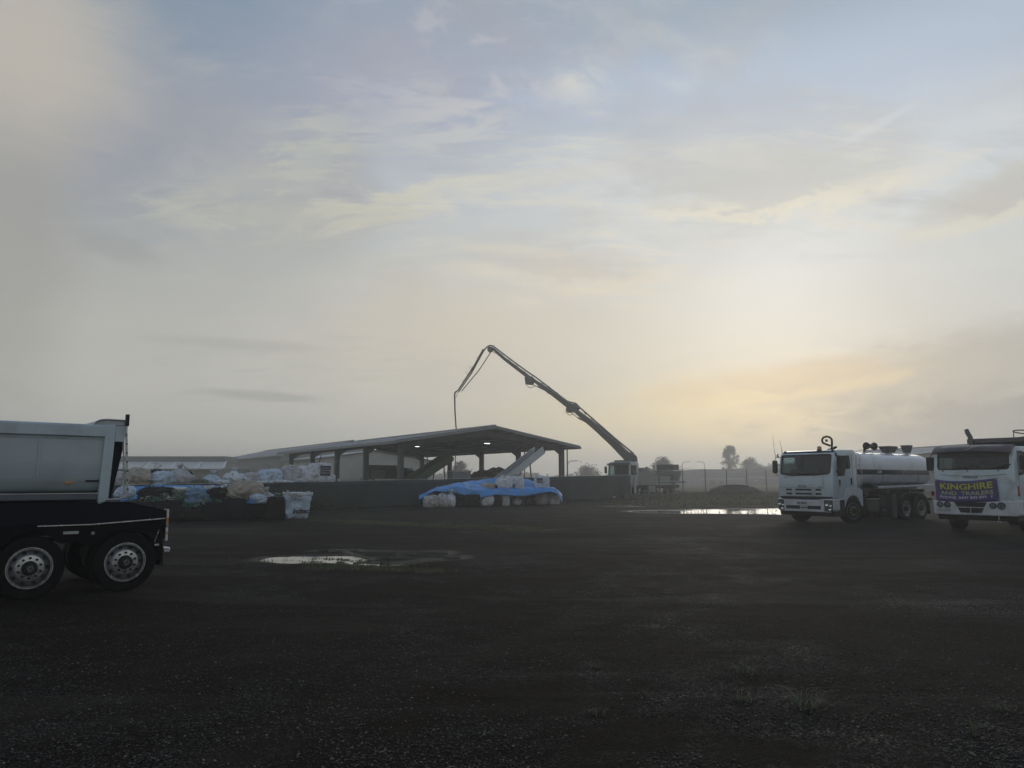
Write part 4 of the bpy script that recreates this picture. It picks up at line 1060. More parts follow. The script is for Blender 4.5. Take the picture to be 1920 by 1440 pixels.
# ------------------------------------------------------------------ wheels
def wheel(parent, x, y, side, r=.48, w=.28, style='steel', steer=0.):
    """outer face towards side*x; axle along x; own empty-free meshes: tyre > rim, hub, nuts"""
    s = side
    rr = .30 * r / .48
    prof = [(-w * .5, rr), (-w * .5, r * .86), (-w * .46, r * .95), (-w * .36, r * .985), (-w * .2, r), (-w * .19, r * .972), (-w * .15, r * .972), (-w * .14, r),
            (w * -.03, r), (-.02 * w, r * .97), (.02 * w, r * .97), (.03 * w, r), (w * .14, r), (w * .15, r * .972), (w * .19, r * .972), (w * .2, r), (w * .36, r * .985), (w * .46, r * .95), (w * .5, r * .86), (w * .47, r * .75), (w * .48, rr), ]
    ty = MB().lathe([(a * s, q) for a, q in prof], (0, 0, 0), 'x', 44, closed=True).build('tyre', rubber, None, smooth=True)
    m = MB()
    for k in range(44):                                     # shoulder lugs
        a = 2 * math.pi * k / 44
        c = Vector((s * w * .44, math.cos(a) * r * .955, math.sin(a) * r * .955)); d = Vector((0, math.cos(a), math.sin(a)))
        m.bar(c - d * .03, c + d * .022, .03, .035, up=(1, 0, 0))
    if style != 'drake': lug = m.build('tread_lug', rubber, ty); lug['kind'] = 'stuff'
    face = w * (.30 if style in ('drake',) else (.36 if style == 'front' else -.02))
    rimm = {'drake': alloy_dull, 'front': pm('grimy_front_rim', (.055, .05, .042), .6, .2, var=.2), 'deep': steel_rim}[style]
    lip = {'drake': alloy, 'front': alloy_dull, 'deep': galv}[style]
    MB().lathe([(s * w * .49, rr * 1.035), (s * w * .53, rr * 1.03), (s * w * .53, rr * .985), (s * w * .47, rr * .975)], (0, 0, 0), 'x', 40, closed=True).build('rim_lip', lip, ty, smooth=True)
    MB().lathe([(s * w * .47, rr * .975), (s * w * .40, rr * .93), (s * (face - .005), rr * .91), (s * (face - .02), rr * .88)], (0, 0, 0), 'x', 40).build('rim', dark_grey if style == 'drake' else rimm, ty, smooth=True)
    if style == 'drake':
        MB().lathe([(s * w * .50, rr * .955), (s * w * .51, rr * .95), (s * w * .51, rr * .925), (s * w * .46, rr * .915)], (0, 0, 0), 'x', 40, closed=True).build('rim_ring', alloy, ty, smooth=True)
    MB().lathe([(s * (face - .03), rr * .93), (s * (face - .005), rr * .8), (s * (face + .035), rr * .64), (s * (face + .045), rr * .60), (s * (face + .045), 0.001)], (0, 0, 0), 'x', 36).build('disc', rimm, ty, smooth=True)
    MB().lathe([(s * (face + .045), rr * .635), (s * (face + .052), rr * .63), (s * (face + .056), rr * .36), (s * (face + .045), rr * .35)], (0, 0, 0), 'x', 36).build('hub_flange', alloy if style == 'drake' else rimm, ty, smooth=True)
    hub_h = .10 if style != 'deep' else .16
    MB().lathe([(s * (face + .045), rr * .36), (s * (face + .045 + hub_h * .8), rr * .33), (s * (face + .045 + hub_h), rr * .29), (s * (face + .045 + hub_h + .004), .001)], (0, 0, 0), 'x', 28).build('hub_cap', black_steel, ty, smooth=True)
    for k in range(10):
        a = 2 * math.pi * (k + .5) / 10; c = Vector((0, math.cos(a) * rr * .50, math.sin(a) * rr * .50))
        o_ = MB().cyl(c + Vector((s * (face + .05), 0, 0)), c + Vector((s * (face + .085), 0, 0)), rr * (.062 if style != 'front' else .085), 6).build('nut', {'drake': black_steel, 'front': gold_nut, 'deep': steel_rim}[style], ty)
        a = 2 * math.pi * k / 10; c = Vector((0, math.cos(a) * rr * .77, math.sin(a) * rr * .77))
        if k < 10: MB().cyl(c + Vector((s * (face + .0), 0, 0)), c + Vector((s * (face + .0185), 0, 0)), rr * .10, 10).build('hand_hole', black_steel, ty)
    if style == 'drake':
        z = face + .045 + hub_h + .006; q = rr * .135
        m = MB()
        for a in (0, 90, 180, 270):
            a0, a1 = R(a + 15), R(a + 105); m.bar((s * z, math.cos(a0) * q * 1.3, math.sin(a0) * q * 1.3), (s * z, math.cos(a1) * q * 1.3, math.sin(a1) * q * 1.3), .012, .006, up=(1, 0, 0))
        m.build('emblem', chrome, ty)
        letters('D', rr * .26, chrome, ty, (s * (z + .003), 0, 0), (0, s * -1 * -1 if False else (-1 if s < 0 else 1), 0), (0, 0, 1), 'emblem', bold=.004)
    ty.name = 'wheel'
    ty.parent = parent; KIDS.setdefault(parent.name, []).append(ty)
    ty.location = (x, y, r - .008); ty.rotation_euler = (0, 0, steer)
    return ty

# ------------------------------------------------------------------ cab-over cabs
def cab(parent, prof, W, paint_m, front, ws, sides, bev=.07, rear_win=None, seat_x=(.55, -.55)):
    """prof (y,z) outline; front=(y0,z0,y1,z1) the raked glass line; ws=(x0,x1,z0,z1); sides: list of (y,z) polygons"""
    o = MB().prism(prof, 'x', -W / 2, W / 2).build('cab_body', paint_m, None, bevel=bev, seg=3)
    cy = sum(p_[0] for p_ in prof) / len(prof); cz = sum(p_[1] for p_ in prof) / len(prof)
    ymax = max(p_[0] for p_ in prof); ymin = min(p_[0] for p_ in prof); zmax = max(p_[1] for p_ in prof); zmin = min(p_[1] for p_ in prof)
    y0, z0, y1, z1 = front
    fy = lambda z: y0 + (y1 - y0) * (z - z0) / (z1 - z0)
    t = .06
    inner = [(fy(zmax - .07) - t, zmax - .07), (ymin + .06, zmax - .07), (ymin + .06, max(zmin, 1.0) + .30), (fy(z0) - t, max(zmin, 1.0) + .30), (fy(z0) - t, z0 - .05)]
    c1 = MB().prism(inner, 'x', -W / 2 + .06, W / 2 - .06).build('cutter', paint_m)
    c2 = MB().prism(rrect(ws[0], ws[1], ws[2], ws[3], .07), 'y', ymax - .75, ymax + .5).build('cutter', paint_m)
    cs = [c1, c2]
    for k, poly in enumerate(sides):
        cs.append(MB().prism(rpoly(poly, .05), 'x', -W / 2 - .3, W / 2 + .3).build('cutter', paint_m))
    bake(o); cut(o, cs)
    o.parent = parent; KIDS.setdefault(parent.name, []).append(o)
    # windscreen: follows the raked line
    pts = rrect(ws[0] + .005, ws[1] - .005, ws[2] + .005, ws[3] - .005, .07)
    m = MB(); n = len(pts); vs = [(x, fy(z) - .02, z) for x, z in pts] + [(x, fy(z) - .028, z) for x, z in pts]
    m.add(vs, [tuple(range(n)), tuple(range(n, 2 * n))[::-1]] + [(i, n + i, n + (i + 1) % n, (i + 1) % n) for i in range(n)])
    m.build('windscreen', glass_cab, parent)
    MB().tube([(x, fy(z) - .004, z) for x, z in pts], .024, 6, closed=True).build('windscreen_seal', black_plastic, parent, smooth=True)
    for poly in sides:
        for s in (-1, 1):
            pp = rpoly(poly, .05); n = len(pp)
            MB().prism(pp, 'x', s * (W / 2 - .03), s * (W / 2 - .036)).build('side_window', glass_cab, parent)
            MB().tube([(s * (W / 2 - .005), a, b2_) for a, b2_ in pp], .016, 5, closed=True).build('window_seal', black_plastic, parent, smooth=True)
    # dark lining: rear wall, roof and door cards
    MB().box(-W / 2 + .075, W / 2 - .075, ymin + .065, ymin + .085, max(zmin, 1.0) + .32, zmax - .09).build('rear_lining', cabin_trim, parent)
    MB().box(-W / 2 + .08, W / 2 - .08, ymin + .09, fy(zmax - .1) - .12, zmax - .11, zmax - .085).build('roof_lining', cabin_trim, parent)
    zs_ = min(p_[1] for poly in sides for p_ in poly)
    for s in (-1, 1): MB().box(s * (W / 2 - .075), s * (W / 2 - .095), ymin + .09, fy(z0) - .12, max(zmin, 1.0) + .32, zs_ - .01).build('door_lining', cabin_trim, parent)
    # cabin: floor, dash, wheel, seats
    fl = max(zmin, 1.0) + .30
    MB().box(-W / 2 + .08, W / 2 - .08, ymin + .08, fy(z0) - .08, fl, fl + .04).build('cabin_floor', cabin_trim, parent)
    MB().prism([(fy(z0) - .09, fl), (fy(z0) - .09, z0 + .02), (fy(z0) - .35, z0 + .04), (fy(z0) - .48, z0 - .12), (fy(z0) - .40, fl)], 'x', -W / 2 + .1, W / 2 - .1).build('dashboard', cabin_trim, parent, bevel=.03)
    c = Vector((.58, fy(z0) - .62, z0 - .02)); ring = [c + Vector((math.cos(a) * .22, math.sin(a) * .15, math.sin(a) * .17)) for a in [2 * math.pi * k / 24 for k in range(24)]]
    m = MB(); m.tube(ring, .016, 6, closed=True)
    for a in (90, 210, 330): m.tube([c, c + Vector((math.cos(R(a)) * .21, math.sin(R(a)) * .14, math.sin(R(a)) * .16))], .012, 5)
    m.tube([c, c + Vector((0, .26, -.3))], .03, 6); m.build('steering_wheel', black_plastic, parent)
    for sx_ in seat_x:
        MB().box(sx_ - .25, sx_ + .25, ymin + .25, ymin + .75, fl + .04, fl + .36).build('seat', seat_cloth, parent, bevel=.05)
        MB().prism([(ymin + .30, fl + .37), (ymin + .14, fl + .95), (ymin + .24, fl + .98), (ymin + .42, fl + .40)], 'x', sx_ - .24, sx_ + .24).build('backrest', seat_cloth, parent, bevel=.04)
        MB().box(sx_ - .13, sx_ + .13, ymin + .15, ymin + .24, fl + 1.0, fl + 1.16).build('headrest', seat_cloth, parent, bevel=.03)
    return fy
def wiper(parent, x, y, z, ang, ln=.62):
    d = Vector((-math.cos(ang), 0, math.sin(ang)))
    m = MB(); m.tube([(x, y + .02, z), Vector((x, y + .05, z + .02)), Vector((x, y + .045, z)) + d * ln * .8], .012, 5)
    c = Vector((x, y + .03, z)) + d * ln * .75
    m.bar(c - d * ln * .45 + Vector((0, 0, .012)), c + d * ln * .4 + Vector((0, 0, .012)), .02, .03)
    m.build('wiper', black_plastic, parent)
def mirror(parent, x, y, z0, z1, s, w=.2, arm_z=None, armx=None):
    ax = armx if armx is not None else x - s * .28
    o = MB().prism(rrect(x - w / 2, x + w / 2, z0, z1, .05), 'y', y - .05, y + .05).build('mirror', black_plastic, parent, bevel=.015)
    MB().tube([(ax, y - .06, z1 + .12), (x - s * .08, y, z1 + .14), (x, y, z1 + .02), (x, y, z0 - .03), (x - s * .1, y, z0 - .08), (ax, y - .05, z0 - .1)], .014, 6).build('mirror_arm', black_steel, parent, smooth=True)
    return o
def headlamp_box(parent, x0, x1, z0, z1, y):
    h = MB().prism(rrect(x0, x1, z0, z1, .04), 'y', y - .06, y + .012).build('headlight', black_plastic, parent, bevel=.008)
    MB().prism(rrect(x0 + .03, x1 - .03, z0 + .03, z1 - .03, .03), 'y', y + .0125, y + .020).build('lens', pm('headlamp_lens', (.10, .11, .12), .08, .3, var=.3, vscale=14), h)
    xm = (x0 + x1) / 2; hh = (z1 - z0)
    for zc, xo, rr in ((z0 + hh * .63, .06, .07), (z0 + hh * .55, -.09, .055), (z0 + hh * .22, -.06, .06)):
        MB().lathe([(y + .021, rr), (y + .03, rr * .92), (y + .024, rr * .6), (y + .022, .001)], (xm + xo, 0, zc), 'y', 18).build('reflector', chrome, h, smooth=True)
    return h

# ------------------------------------------------------------------ water tanker
FXPHI = R(54)
TX, TY = 12.735, 30.48
tk = thing('water_truck', 'white cab-over water truck with silver elliptical tank and dark stripe', 'truck', (TX, TY, 0), math.pi - FXPHI)
prof = [(1.35, .98), (1.36, 1.65), (1.33, 1.95), (1.16, 2.70), (1.06, 2.79), (.92, 2.85), (.70, 2.89), (-.30, 2.91), (-.40, 2.82), (-.42, 2.70), (-.42, 1.30), (-.42, 1.12), (.45, 1.10), (.62, .98)]
fy = cab(tk, prof, 2.40, white_paint, (1.33, 1.95, 1.16, 2.70), (-1.09, 1.09, 1.96, 2.70),
         [[(.98, 2.62), (.10, 2.66), (.06, 2.16), (.42, 2.14), (.52, 1.86), (.98, 1.86)]], bev=.08)
# lower windscreen sags in the middle: black cowl strip with the wipers
MB().prism([(-1.08, 1.98), (1.08, 1.98), (1.02, 1.93), (.4, 1.875), (-.4, 1.875), (-1.02, 1.93)], 'y', 1.30, 1.356).build('cowl', black_plastic, tk)
wiper(tk, .62, 1.345, 1.90, .06, .58); wiper(tk, -.28, 1.345, 1.90, .04, .58)
MB().tube([(.95, 1.37, 1.93), (.7, 1.375, 1.885), (.35, 1.375, 1.875)], .012, 5).build('wiper', black_plastic, tk)
for z in (1.32, 1.165):
    for x0, x1 in ((.58, .84), (-.28, .42), (-.70, -.46)):
        MB().prism(rrect(x0, x1, z - .035, z + .035, .015), 'y', 1.33, 1.366).build('grille_slot', black_plastic, tk)
MB().box(-.8, .93, 1.357, 1.364, 1.385, 1.395).build('panel_seam', black_steel, tk)
MB().box(-.806, -.796, 1.357, 1.363, 1.39, 1.85).build('panel_seam', black_steel, tk)
MB().prism([(-1.16, 1.06), (1.12, 1.06), (1.05, .94), (-.5, .94), (-.75, .97), (-1.16, .99)], 'y', 1.28, 1.368).build('grille_band', black_plastic, tk)
bump = [(-1.22, .98), (-.75, .965), (-.5, .93), (.85, .93), (1.05, .965), (1.22, .98), (1.22, .55), (1.10, .46), (-1.10, .46), (-1.22, .55)]
o = MB().prism(bump, 'y', .95, 1.41).build('bumper', bumper_paint, tk, bevel=.035, seg=3)
for x0, x1 in ((.22, .84), (-.68, -.10)): MB().prism(rrect(x0, x1, .565, .70, .02), 'y', 1.38, 1.416).build('bumper_grille', black_plastic, tk)
MB().prism(rrect(-.07, .19, .60, .64, .01), 'y', 1.38, 1.416).build('tow_slot', black_plastic, tk)
headlamp_box(tk, -1.19, -.83, .50, .93, 1.412); headlamp_box(tk, .93, 1.19, .50, .93, 1.412)
pl_ = MB().prism(rrect(-.08, .34, .73, .86, .012), 'y', 1.411, 1.418).build('number_plate', pm('plate_face', (.40, .41, .42), .5), tk)
letters('XB·90AZ', .115, black_ink, pl_, (.13, 1.42, .795), (-1, 0, 0), (0, 0, 1), bold=.003)
letters('ISUZU', .13, grey_ink, tk, (.11, 1.366, 1.45), (-1, 0, 0), (0, 0, 1), bold=.006, space=1.1)
letters('FXZ', .07, grey_ink, tk, (-.66, 1.366, 1.43), (-1, 0, 0), (0, 0, 1), bold=.003)
letters('300', .06, grey_ink, tk, (.84, 1.366, 1.80), (-1, 0, 0), (0, 0, 1), bold=.002)
MB().prism([(1.36, .48), (1.30, .30), (.65, .30), (.62, .60), (.62, .97), (.95, .97), (.95, .48)], 'x', -1.17, 1.17).build('lower_valance', black_plastic, tk, bevel=.02)
for s in (-1, 1):                                            # steps, arches, door details
    MB().prism([(.93, .95), (.56, .95), (.60, .42), (.93, .42)], 'x', s * 1.10, s * 1.19).build('step_panel', black_plastic, tk)
    m = MB(); ar = [(math.cos(R(a)) * .60, .50 + math.sin(R(a)) * .60) for a in range(0, 166, 11)]
    m.prism([(.56, 1.14)] + [(p_[0], p_[1]) for p_ in ar if p_[0] < .6] + [(-.62, .66), (-.72, .68), (-.72, 1.28), (-.50, 1.40), (.30, 1.40), (.52, 1.30)], 'x', s * 1.0, s * 1.225)
    m.build('wheel_arch', bumper_paint, tk, bevel=.02)
    MB().prism([(.98, 1.02), (.55, 1.02), (.53, .93), (.98, .93)], 'x', s * 1.05, s * 1.215).build('arch_step', bumper_paint, tk, bevel=.01)
    MB().prism(rrect(.00, .07, 1.52, 1.78, .02), 'x', s * 1.195, s * 1.225).build('door_handle', black_plastic, tk)
    MB().prism([(.93, 1.72), (.82, 1.72), (.82, 1.52), (.88, 1.48), (.93, 1.52)], 'x', s * 1.19, s * 1.215).build('vent', black_plastic, tk)
    MB().box(s * 1.199, s * 1.204, .985, .995, 1.15, 2.75).build('door_seam', black_steel, tk)
    MB().box(s * 1.199, s * 1.204, -.105, -.095, 1.45, 2.75).build('door_seam', black_steel, tk)
    MB().box(s * 1.19, s * 1.215, .83, .92, 1.42, 1.45).build('side_repeater', black_plastic, tk)
mirror(tk, 1.36, 1.28, 1.98, 2.50, 1, .20, armx=1.15)
mirror(tk, -1.38, 1.02, 1.97, 2.52, -1, .26, armx=-1.17)
MB().prism(rrect(-1.50, -1.24, 1.62 + .35, 2.10, .03), 'y', 1.075, 1.12).build('mirror', black_plastic, tk)
for x, y in ((1.20, 1.22), (-1.2, 1.05)): MB().tube([(x, y, 2.62), (x + .05 * (1 if x > 0 else -1), y + .05, 2.70), (x, y + .02, 2.76)], .03, 6).build('mirror_bracket', black_plastic, tk)
for x, y, h, l in ((1.33, 1.25, 2.62, .95), (1.18, 1.0, 2.78, .55)):
    MB().tube([(x, y, h), (x + .05, y, h + .35), (x + .09, y, h + l)], [.012, .007, .004], 5).build('antenna', black_steel, tk)
MB().cyl((-.50, 1.0, 2.83), (-.50, 1.0, 2.90), .10, 16).build('beacon_base', black_plastic, tk)
MB().lathe([(2.90, .085), (2.99, .08), (3.03, .06), (3.04, .001)], (-.50, 1.0, 0), 'z', 16).build('beacon', pm('amber_beacon', (.30, .16, .05), .35), tk, smooth=True)
for x in (-1.05, 1.05): MB().box(x - .04, x + .04, .95, 1.02, 2.82, 2.87).build('marker_light', black_plastic, tk)
# looped suction hose standing on the cab roof
loop = [(-.47, .1, 2.90), (-.50, .1, 3.05), (-.53, .12, 3.20), (-.53, .13, 3.33), (-.46, .14, 3.42), (-.32, .14, 3.46), (-.17, .14, 3.42), (-.10, .13, 3.32), (-.13, .12, 3.21), (-.27, .1, 3.14), (-.42, .08, 3.08)]
MB().tube(loop, .042, 10).build('hose_loop', black_plastic, tk, smooth=True)
MB().box(-.58, -.38, .0, .22, 2.885, 2.96).build('hose_mount', black_steel, tk, bevel=.015)
MB().bar((-.48, .1, 2.94), (-.70, .12, 3.02), .08, .08).build('hose_nozzle', black_steel, tk)
MB().cyl((-.30, .13, 3.25), (-.30, .13, 3.34), .05, 10).build('hose_coupling', black_steel, tk)
# tank
ty0, ty1 = -.62, -6.75
def tank_ring(y, sc, n=56):
    out = []
    for k in range(n):
        a = 2 * math.pi * k / n; c, s_ = math.cos(a), math.sin(a)
        ex = .62
        out.append((1.20 * sc * math.copysign(abs(c) ** ex, c), y, 2.14 + .72 * sc * math.copysign(abs(s_) ** .62, s_)))
    return out
m = MB(); rings = [(ty0 + .00, .02), (ty0 + .0, .55), (ty0 - .02, .80), (ty0 - .07, .92), (ty0 - .14, .98), (ty0 - .24, 1.0)]
rings += [(-.62 - .24 - k * (6.13 - .5) / 10, 1.0) for k in range(1, 11)]
rings += [(ty1 + .12, .97), (ty1 + .05, .90), (ty1, .6), (ty1, .02)]
vs, fs = [], []
for y, sc in rings: vs += tank_ring(y, sc)
for i in range(len(rings) - 1):
    for k in range(56): fs.append((i * 56 + k, i * 56 + (k + 1) % 56, (i + 1) * 56 + (k + 1) % 56, (i + 1) * 56 + k))
m.add(vs, fs); m.build('tank', tank_paint, tk, smooth=True)
def band(z0, z1, y0, y1, off, mt, name, n=8, ny=2, yoff0=0, yoff1=0):                    # a strip that follows the tank's flank (both sides)
    for s in (-1, 1):
        vs, fs = [], []
        for i in range(n + 1):
            z = z0 + (z1 - z0) * i / n; q = min(1, abs((z - 2.14) / .72)); sn = q ** (1 / .62); c = math.sqrt(max(0, 1 - sn * sn)) ** .62
            x = s * (1.20 * c + off)
            for j in range(ny + 1):
                y = y0 + (y1 - y0) * j / ny
                sl = (z - z0) / (z1 - z0) * yoff1
                vs.append((x, y + sl, z))
        w = ny + 1
        for i in range(n):
            for j in range(ny): a = i * w + j; fs.append((a, a + 1, a + w + 1, a + w))
        o = MB().add(vs, fs).build(name, mt, tk, smooth=True); o.modifiers.new('t', 'SOLIDIFY').thickness = .004
band(1.93, 2.13, -.86, -6.45, .006, stripe_mat, 'stripe')
band(1.925, 2.135, -.44, -.86, .012, stripe_mat, 'stripe')
for y in (-2.65, -5.68): band(1.46, 1.92, y, y - .035, .006, stripe_mat, 'stripe_tail', yoff1=.26)
for y in (-2.2, -3.9, -5.3): band(1.47, 2.82, y, y - .03, .003, tank_paint, 'tank_seam', n=14)
letters('AGM', .15, white_ink, tk, (-1.215, -2.12, 2.03), (0, -1, 0), (0, 0, 1), bold=.004, shear=.3)
letters('J°', .15, white_ink, tk, (-1.215, -4.15, 2.03), (0, -1, 0), (0, 0, 1), shear=.4)
# front locker wall between cab and tank
MB().prism(rrect(-1.19, 1.19, 1.38, 2.82, .25, 6), 'y', -.86, -.45).build('front_locker', tank_paint, tk, bevel=.04)
MB().box(-1.197, -1.192, -.70, -.69, 1.45, 2.55).build('locker_seam', black_steel, tk)
MB().box(-1.20, -1.19, -.60, -.57, 2.25, 2.33).build('latch', black_steel, tk)
for s in (-1, 1):
    MB().prism([(-1.75, 1.45), (-6.7, 1.52), (-6.7, 1.44), (-1.95, 1.36)], 'x', s * 1.05, s * 1.27).build('side_catwalk', bumper_paint, tk, bevel=.01)
MB().box(-.55, .55, -6.6, -.9, 1.30, 1.46).build('subframe', mid_grey, tk)
for s in (-1, 1): MB().box(s * .43 - .045, s * .43 + .045, -6.9, 1.0, .84, 1.14).build('chassis_rail', black_steel, tk)
for y in (-1.6, -3.2, -5.1, -6.4): MB().box(-.95, .95, y - .06, y + .06, 1.15, 1.30).build('cross_member', mid_grey, tk)
# deck fittings
def hatch(x, y, w, l, z, h):
    m = MB(); b0 = [(x - w * .3, y - l * .33), (x + w * .3, y - l * .33), (x + w * .3, y + l * .33), (x - w * .3, y + l * .33)]; b1 = [(x - w * .5, y - l * .5), (x + w * .5, y - l * .5), (x + w * .5, y + l * .5), (x - w * .5, y + l * .5)]
    m.add([(a, c, z) for a, c in b0] + [(a, c, z + h) for a, c in b1], [(0, 3, 2, 1), (4, 5, 6, 7), (0, 1, 5, 4), (1, 2, 6, 5), (2, 3, 7, 6), (3, 0, 4, 7)])
    m.build('filler_hopper', dark_grey, tk, bevel=.02)
    MB().cyl((x, y, z - .1), (x, y, z + .02), w * .28, 14).build('filler_neck', galv, tk)
hatch(-.4, -4.55, .5, .82, 2.90, .28); hatch(-.4, -6.2, .36, .46, 2.93, .34)
MB().tube([(-.4, -5.1, 3.06), (-.4, -5.4, 3.08)], .03, 6).build('latch_bar', black_steel, tk)
MB().cyl((-.4, -2.55, 2.80), (-.4, -2.55, 3.0), .05, 10).build('cannon_base', black_steel, tk); MB().cyl((-.4, -2.55, 2.84), (-.4, -2.55, 2.88), .15, 14).build('cannon_flange', galv, tk)
MB().tube([(-.4, -2.55, 2.96), (-.4, -2.62, 3.10), (-.4, -2.78, 3.16)], .055, 8).build('cannon_elbow', black_steel, tk, smooth=True)
MB().lathe([(-2.72, .16), (-2.96, .085), (-3.10, .08), (-3.36, .17)], (-.4, 0, 3.15), 'y', 18).build('cannon_nozzle', black_steel, tk, smooth=True)
for s in (-.35, .35): MB().tube([(s, -2.9, 2.87), (s, -3.6, 3.02), (s, -6.3, 3.02), (s, -6.65, 2.85)], .014, 5).build('deck_rail', galv, tk)
# running gear
for s in (-1, 1):
    wheel(tk, s * 1.07, 0, s, .50, .29, 'front', steer=R(-14))
    for y in (-4.20, -5.52):
        wheel(tk, s * 1.06, y, s, .50, .28, 'deep'); 
        MB().lathe([(-.14, .30), (-.14, .46), (-.08, .495), (.08, .495), (.14, .46), (.14, .30)], (s * .74, y, .492), 'x', 36, closed=True).build('inner_tyre', rubber, tk, smooth=True)
        m = MB(); m.prism([(y + math.cos(R(a)) * .64, .50 + math.sin(R(a)) * .64) for a in range(8, 173, 12)] + [(y + math.cos(R(a)) * .61, .50 + math.sin(R(a)) * .61) for a in range(172, 7, -12)], 'x', s * .60, s * 1.22); m.build('mudguard', black_plastic, tk)
for y in (0, -4.20, -5.52): MB().cyl((-1.0, y, .5), (1.0, y, .5), .08, 10).build('axle', black_steel, tk)
MB().box(-1.12, -.55, -2.15, -1.15, .40, .95).build('fuel_tank', pm('fuel_tank_grey', (.018, .019, .022), .45, .3), tk, bevel=.07)
MB().box(-1.17, -1.10, -2.1, -1.2, .92, .95).build('tank_step', galv, tk)
MB().box(-1.0, -.5, -3.0, -2.35, .55, 1.05).build('battery_box', black_plastic, tk, bevel=.02)
MB().box(-1.14, -.6, -3.55, -3.15, .12, 1.12).build('rear_locker', pm('navy_flap', (.014, .016, .028), .6), tk, bevel=.015)
MB().cyl((-.9, -2.5, .40), (-.9, -2.95, .40), .13, 14).build('air_tank', black_steel, tk)
MB().box(.5, 1.12, -2.4, -1.1, .4, .95).build('fuel_tank', black_plastic, tk, bevel=.06)
for k, (y, z, r_) in enumerate(((-1.0, 1.18, .10), (-1.35, 1.10, .07), (-1.2, 1.28, .05), (-2.35, 1.16, .08), (-2.7, 1.2, .06))):
    MB().cyl((-1.02, y, z), (-.6, y, z), r_, 10).build('valve', pm('valve_olive', (.07, .075, .05), .6, .3), tk)
MB().tube([(-.95, -.9, 1.30), (-1.0, -1.3, 1.22), (-.95, -2.2, 1.26), (-.9, -3.4, 1.20)], .045, 8).build('water_pipe', pm('valve_olive', (.07, .075, .05), .6, .3), tk, smooth=True)
MB().box(-1.0, 1.0, -6.95, -6.88, .78, .9).build('rear_beam', black_steel, tk)
MB().box(-1.16, -1.04, -6.92, -6.86, 1.0, 1.2).build('tail_lamp', red_lens, tk); MB().box(.9, 1.16, -6.92, -6.86, .95, 1.25).build('tail_lamp', red_lens, tk)
for s in (-1, 1): MB().box(s * .9, s * 1.2, -6.30, -6.285, .22, .75).build('mud_flap', black_plastic, tk)

# ------------------------------------------------------------------ hire truck at the right edge
AX, AY = 16.12, 25.19
ac = thing('hire_truck', 'white cab-over truck with brown sun visor and purple hire banner on its front', 'truck', (AX, AY, 0), math.pi - R(54))
prof = [(1.22, .95), (1.25, 1.4), (1.24, 2.02), (1.12, 2.62), (1.05, 2.72), (.9, 2.78), (-.45, 2.80), (-.56, 2.70), (-.58, 1.2), (-.58, 1.05), (.45, 1.05), (.58, .95)]
fy = cab(ac, prof, 2.44, acco_paint, (1.24, 2.02, 1.12, 2.62), (-1.06, 1.08, 2.05, 2.60), [[(.88, 2.60), (-.22, 2.60), (-.22, 1.98), (.10, 1.96), (.88, 1.84)]], bev=.055)
MB().box(-1.225, 1.225, -.02, -.01, 1.1, 1.11).build('panel_seam', black_steel, ac)
for s in (-1, 1):
    MB().box(s * 1.218, s * 1.226, .93, .94, 1.15, 2.66).build('door_seam', black_steel, ac)
    MB().box(s * 1.218, s * 1.226, -.34, -.33, 1.15, 2.66).build('door_seam', black_steel, ac)
    MB().tube([(s * 1.23, .42, 2.58), (s * 1.23, .42, 2.0)], .012, 5).build('window_bar', black_plastic, ac)
    MB().box(s * 1.215, s * 1.245, .98, 1.10, 1.20, 1.52).build('side_marker', red_lens if s < 0 else amber, ac, bevel=.01)
    MB().box(s * 1.2, s * 1.26, .78, .90, 1.86, 1.93).build('mirror_base', black_plastic, ac)
    MB().box(s * 1.22, s * 1.25, -.25, -.05, 1.72, 1.77).build('door_handle', chrome, ac)
    MB().prism([(.6, 1.04), (.45, 1.12), (-.45, 1.12), (-.6, .95), (-.7, .62), (-.62, .62), (-.5, .92), (.45, 1.02), (.55, .9)], 'x', s * .95, s * 1.24).build('wheel_arch', black_plastic, ac)
# brown peaked visor, bowed, fixed along the roof edge
vs, fs = [], []; n = 24
for k in range(n + 1):
    u = k / n * 2 - 1; x = u * 1.19; dr = .02 * math.cos(u * 1.5)
    for (y, z) in ((1.00, 2.80), (1.12, 2.83), (1.36, 2.74 - .03 * abs(u) ** 3), (1.44, 2.62 + .02 * u - .05 * abs(u) ** 4), (1.42, 2.575 + .02 * u - .04 * abs(u) ** 4), (1.30, 2.64), (1.08, 2.74)):
        vs.append((x, y - .10 * abs(u) ** 4, z + dr))
for k in range(n):
    for j in range(7): a = k * 7 + j; b4 = k * 7 + (j + 1) % 7; fs.append((a, b4, b4 + 7, a + 7))
fs += [tuple(range(7)), tuple(range(n * 7, n * 7 + 7))[::-1]]
MB().add(vs, fs).build('sun_visor', pm('brown_visor', (.052, .038, .040), .42, var=.25, vscale=3, coat=.2), ac, smooth=True)
MB().box(-1.08, 1.08, 1.13, 1.16, 2.44, 2.60).build('windscreen_band', pm('dark_screen_band', (.012, .012, .018), .3), ac)
MB().tube([(-.33, 1.25, 2.84), (-.25, 1.40, 2.80), (.1, 1.45, 2.68)], .008, 5).build('visor_trim', galv, ac)
wiper(ac, .55, 1.23, 2.03, .22, .62); wiper(ac, -.45, 1.23, 2.03, .22, .62)
for x in (.9, .15, -.78): MB().cyl((x, 1.20, 2.0), (x, 1.275, 2.0), .022, 8).build('wiper_pivot', black_plastic, ac)
MB().tube([(x, 1.252 + .008, 1.90 - .06 * (1 - (x / 1.0) ** 2)) for x in [k / 10 * 2 - 1 for k in range(11)]], .012, 5).build('panel_crease', pm('crease_shade', (.38, .44, .48), .4), ac)
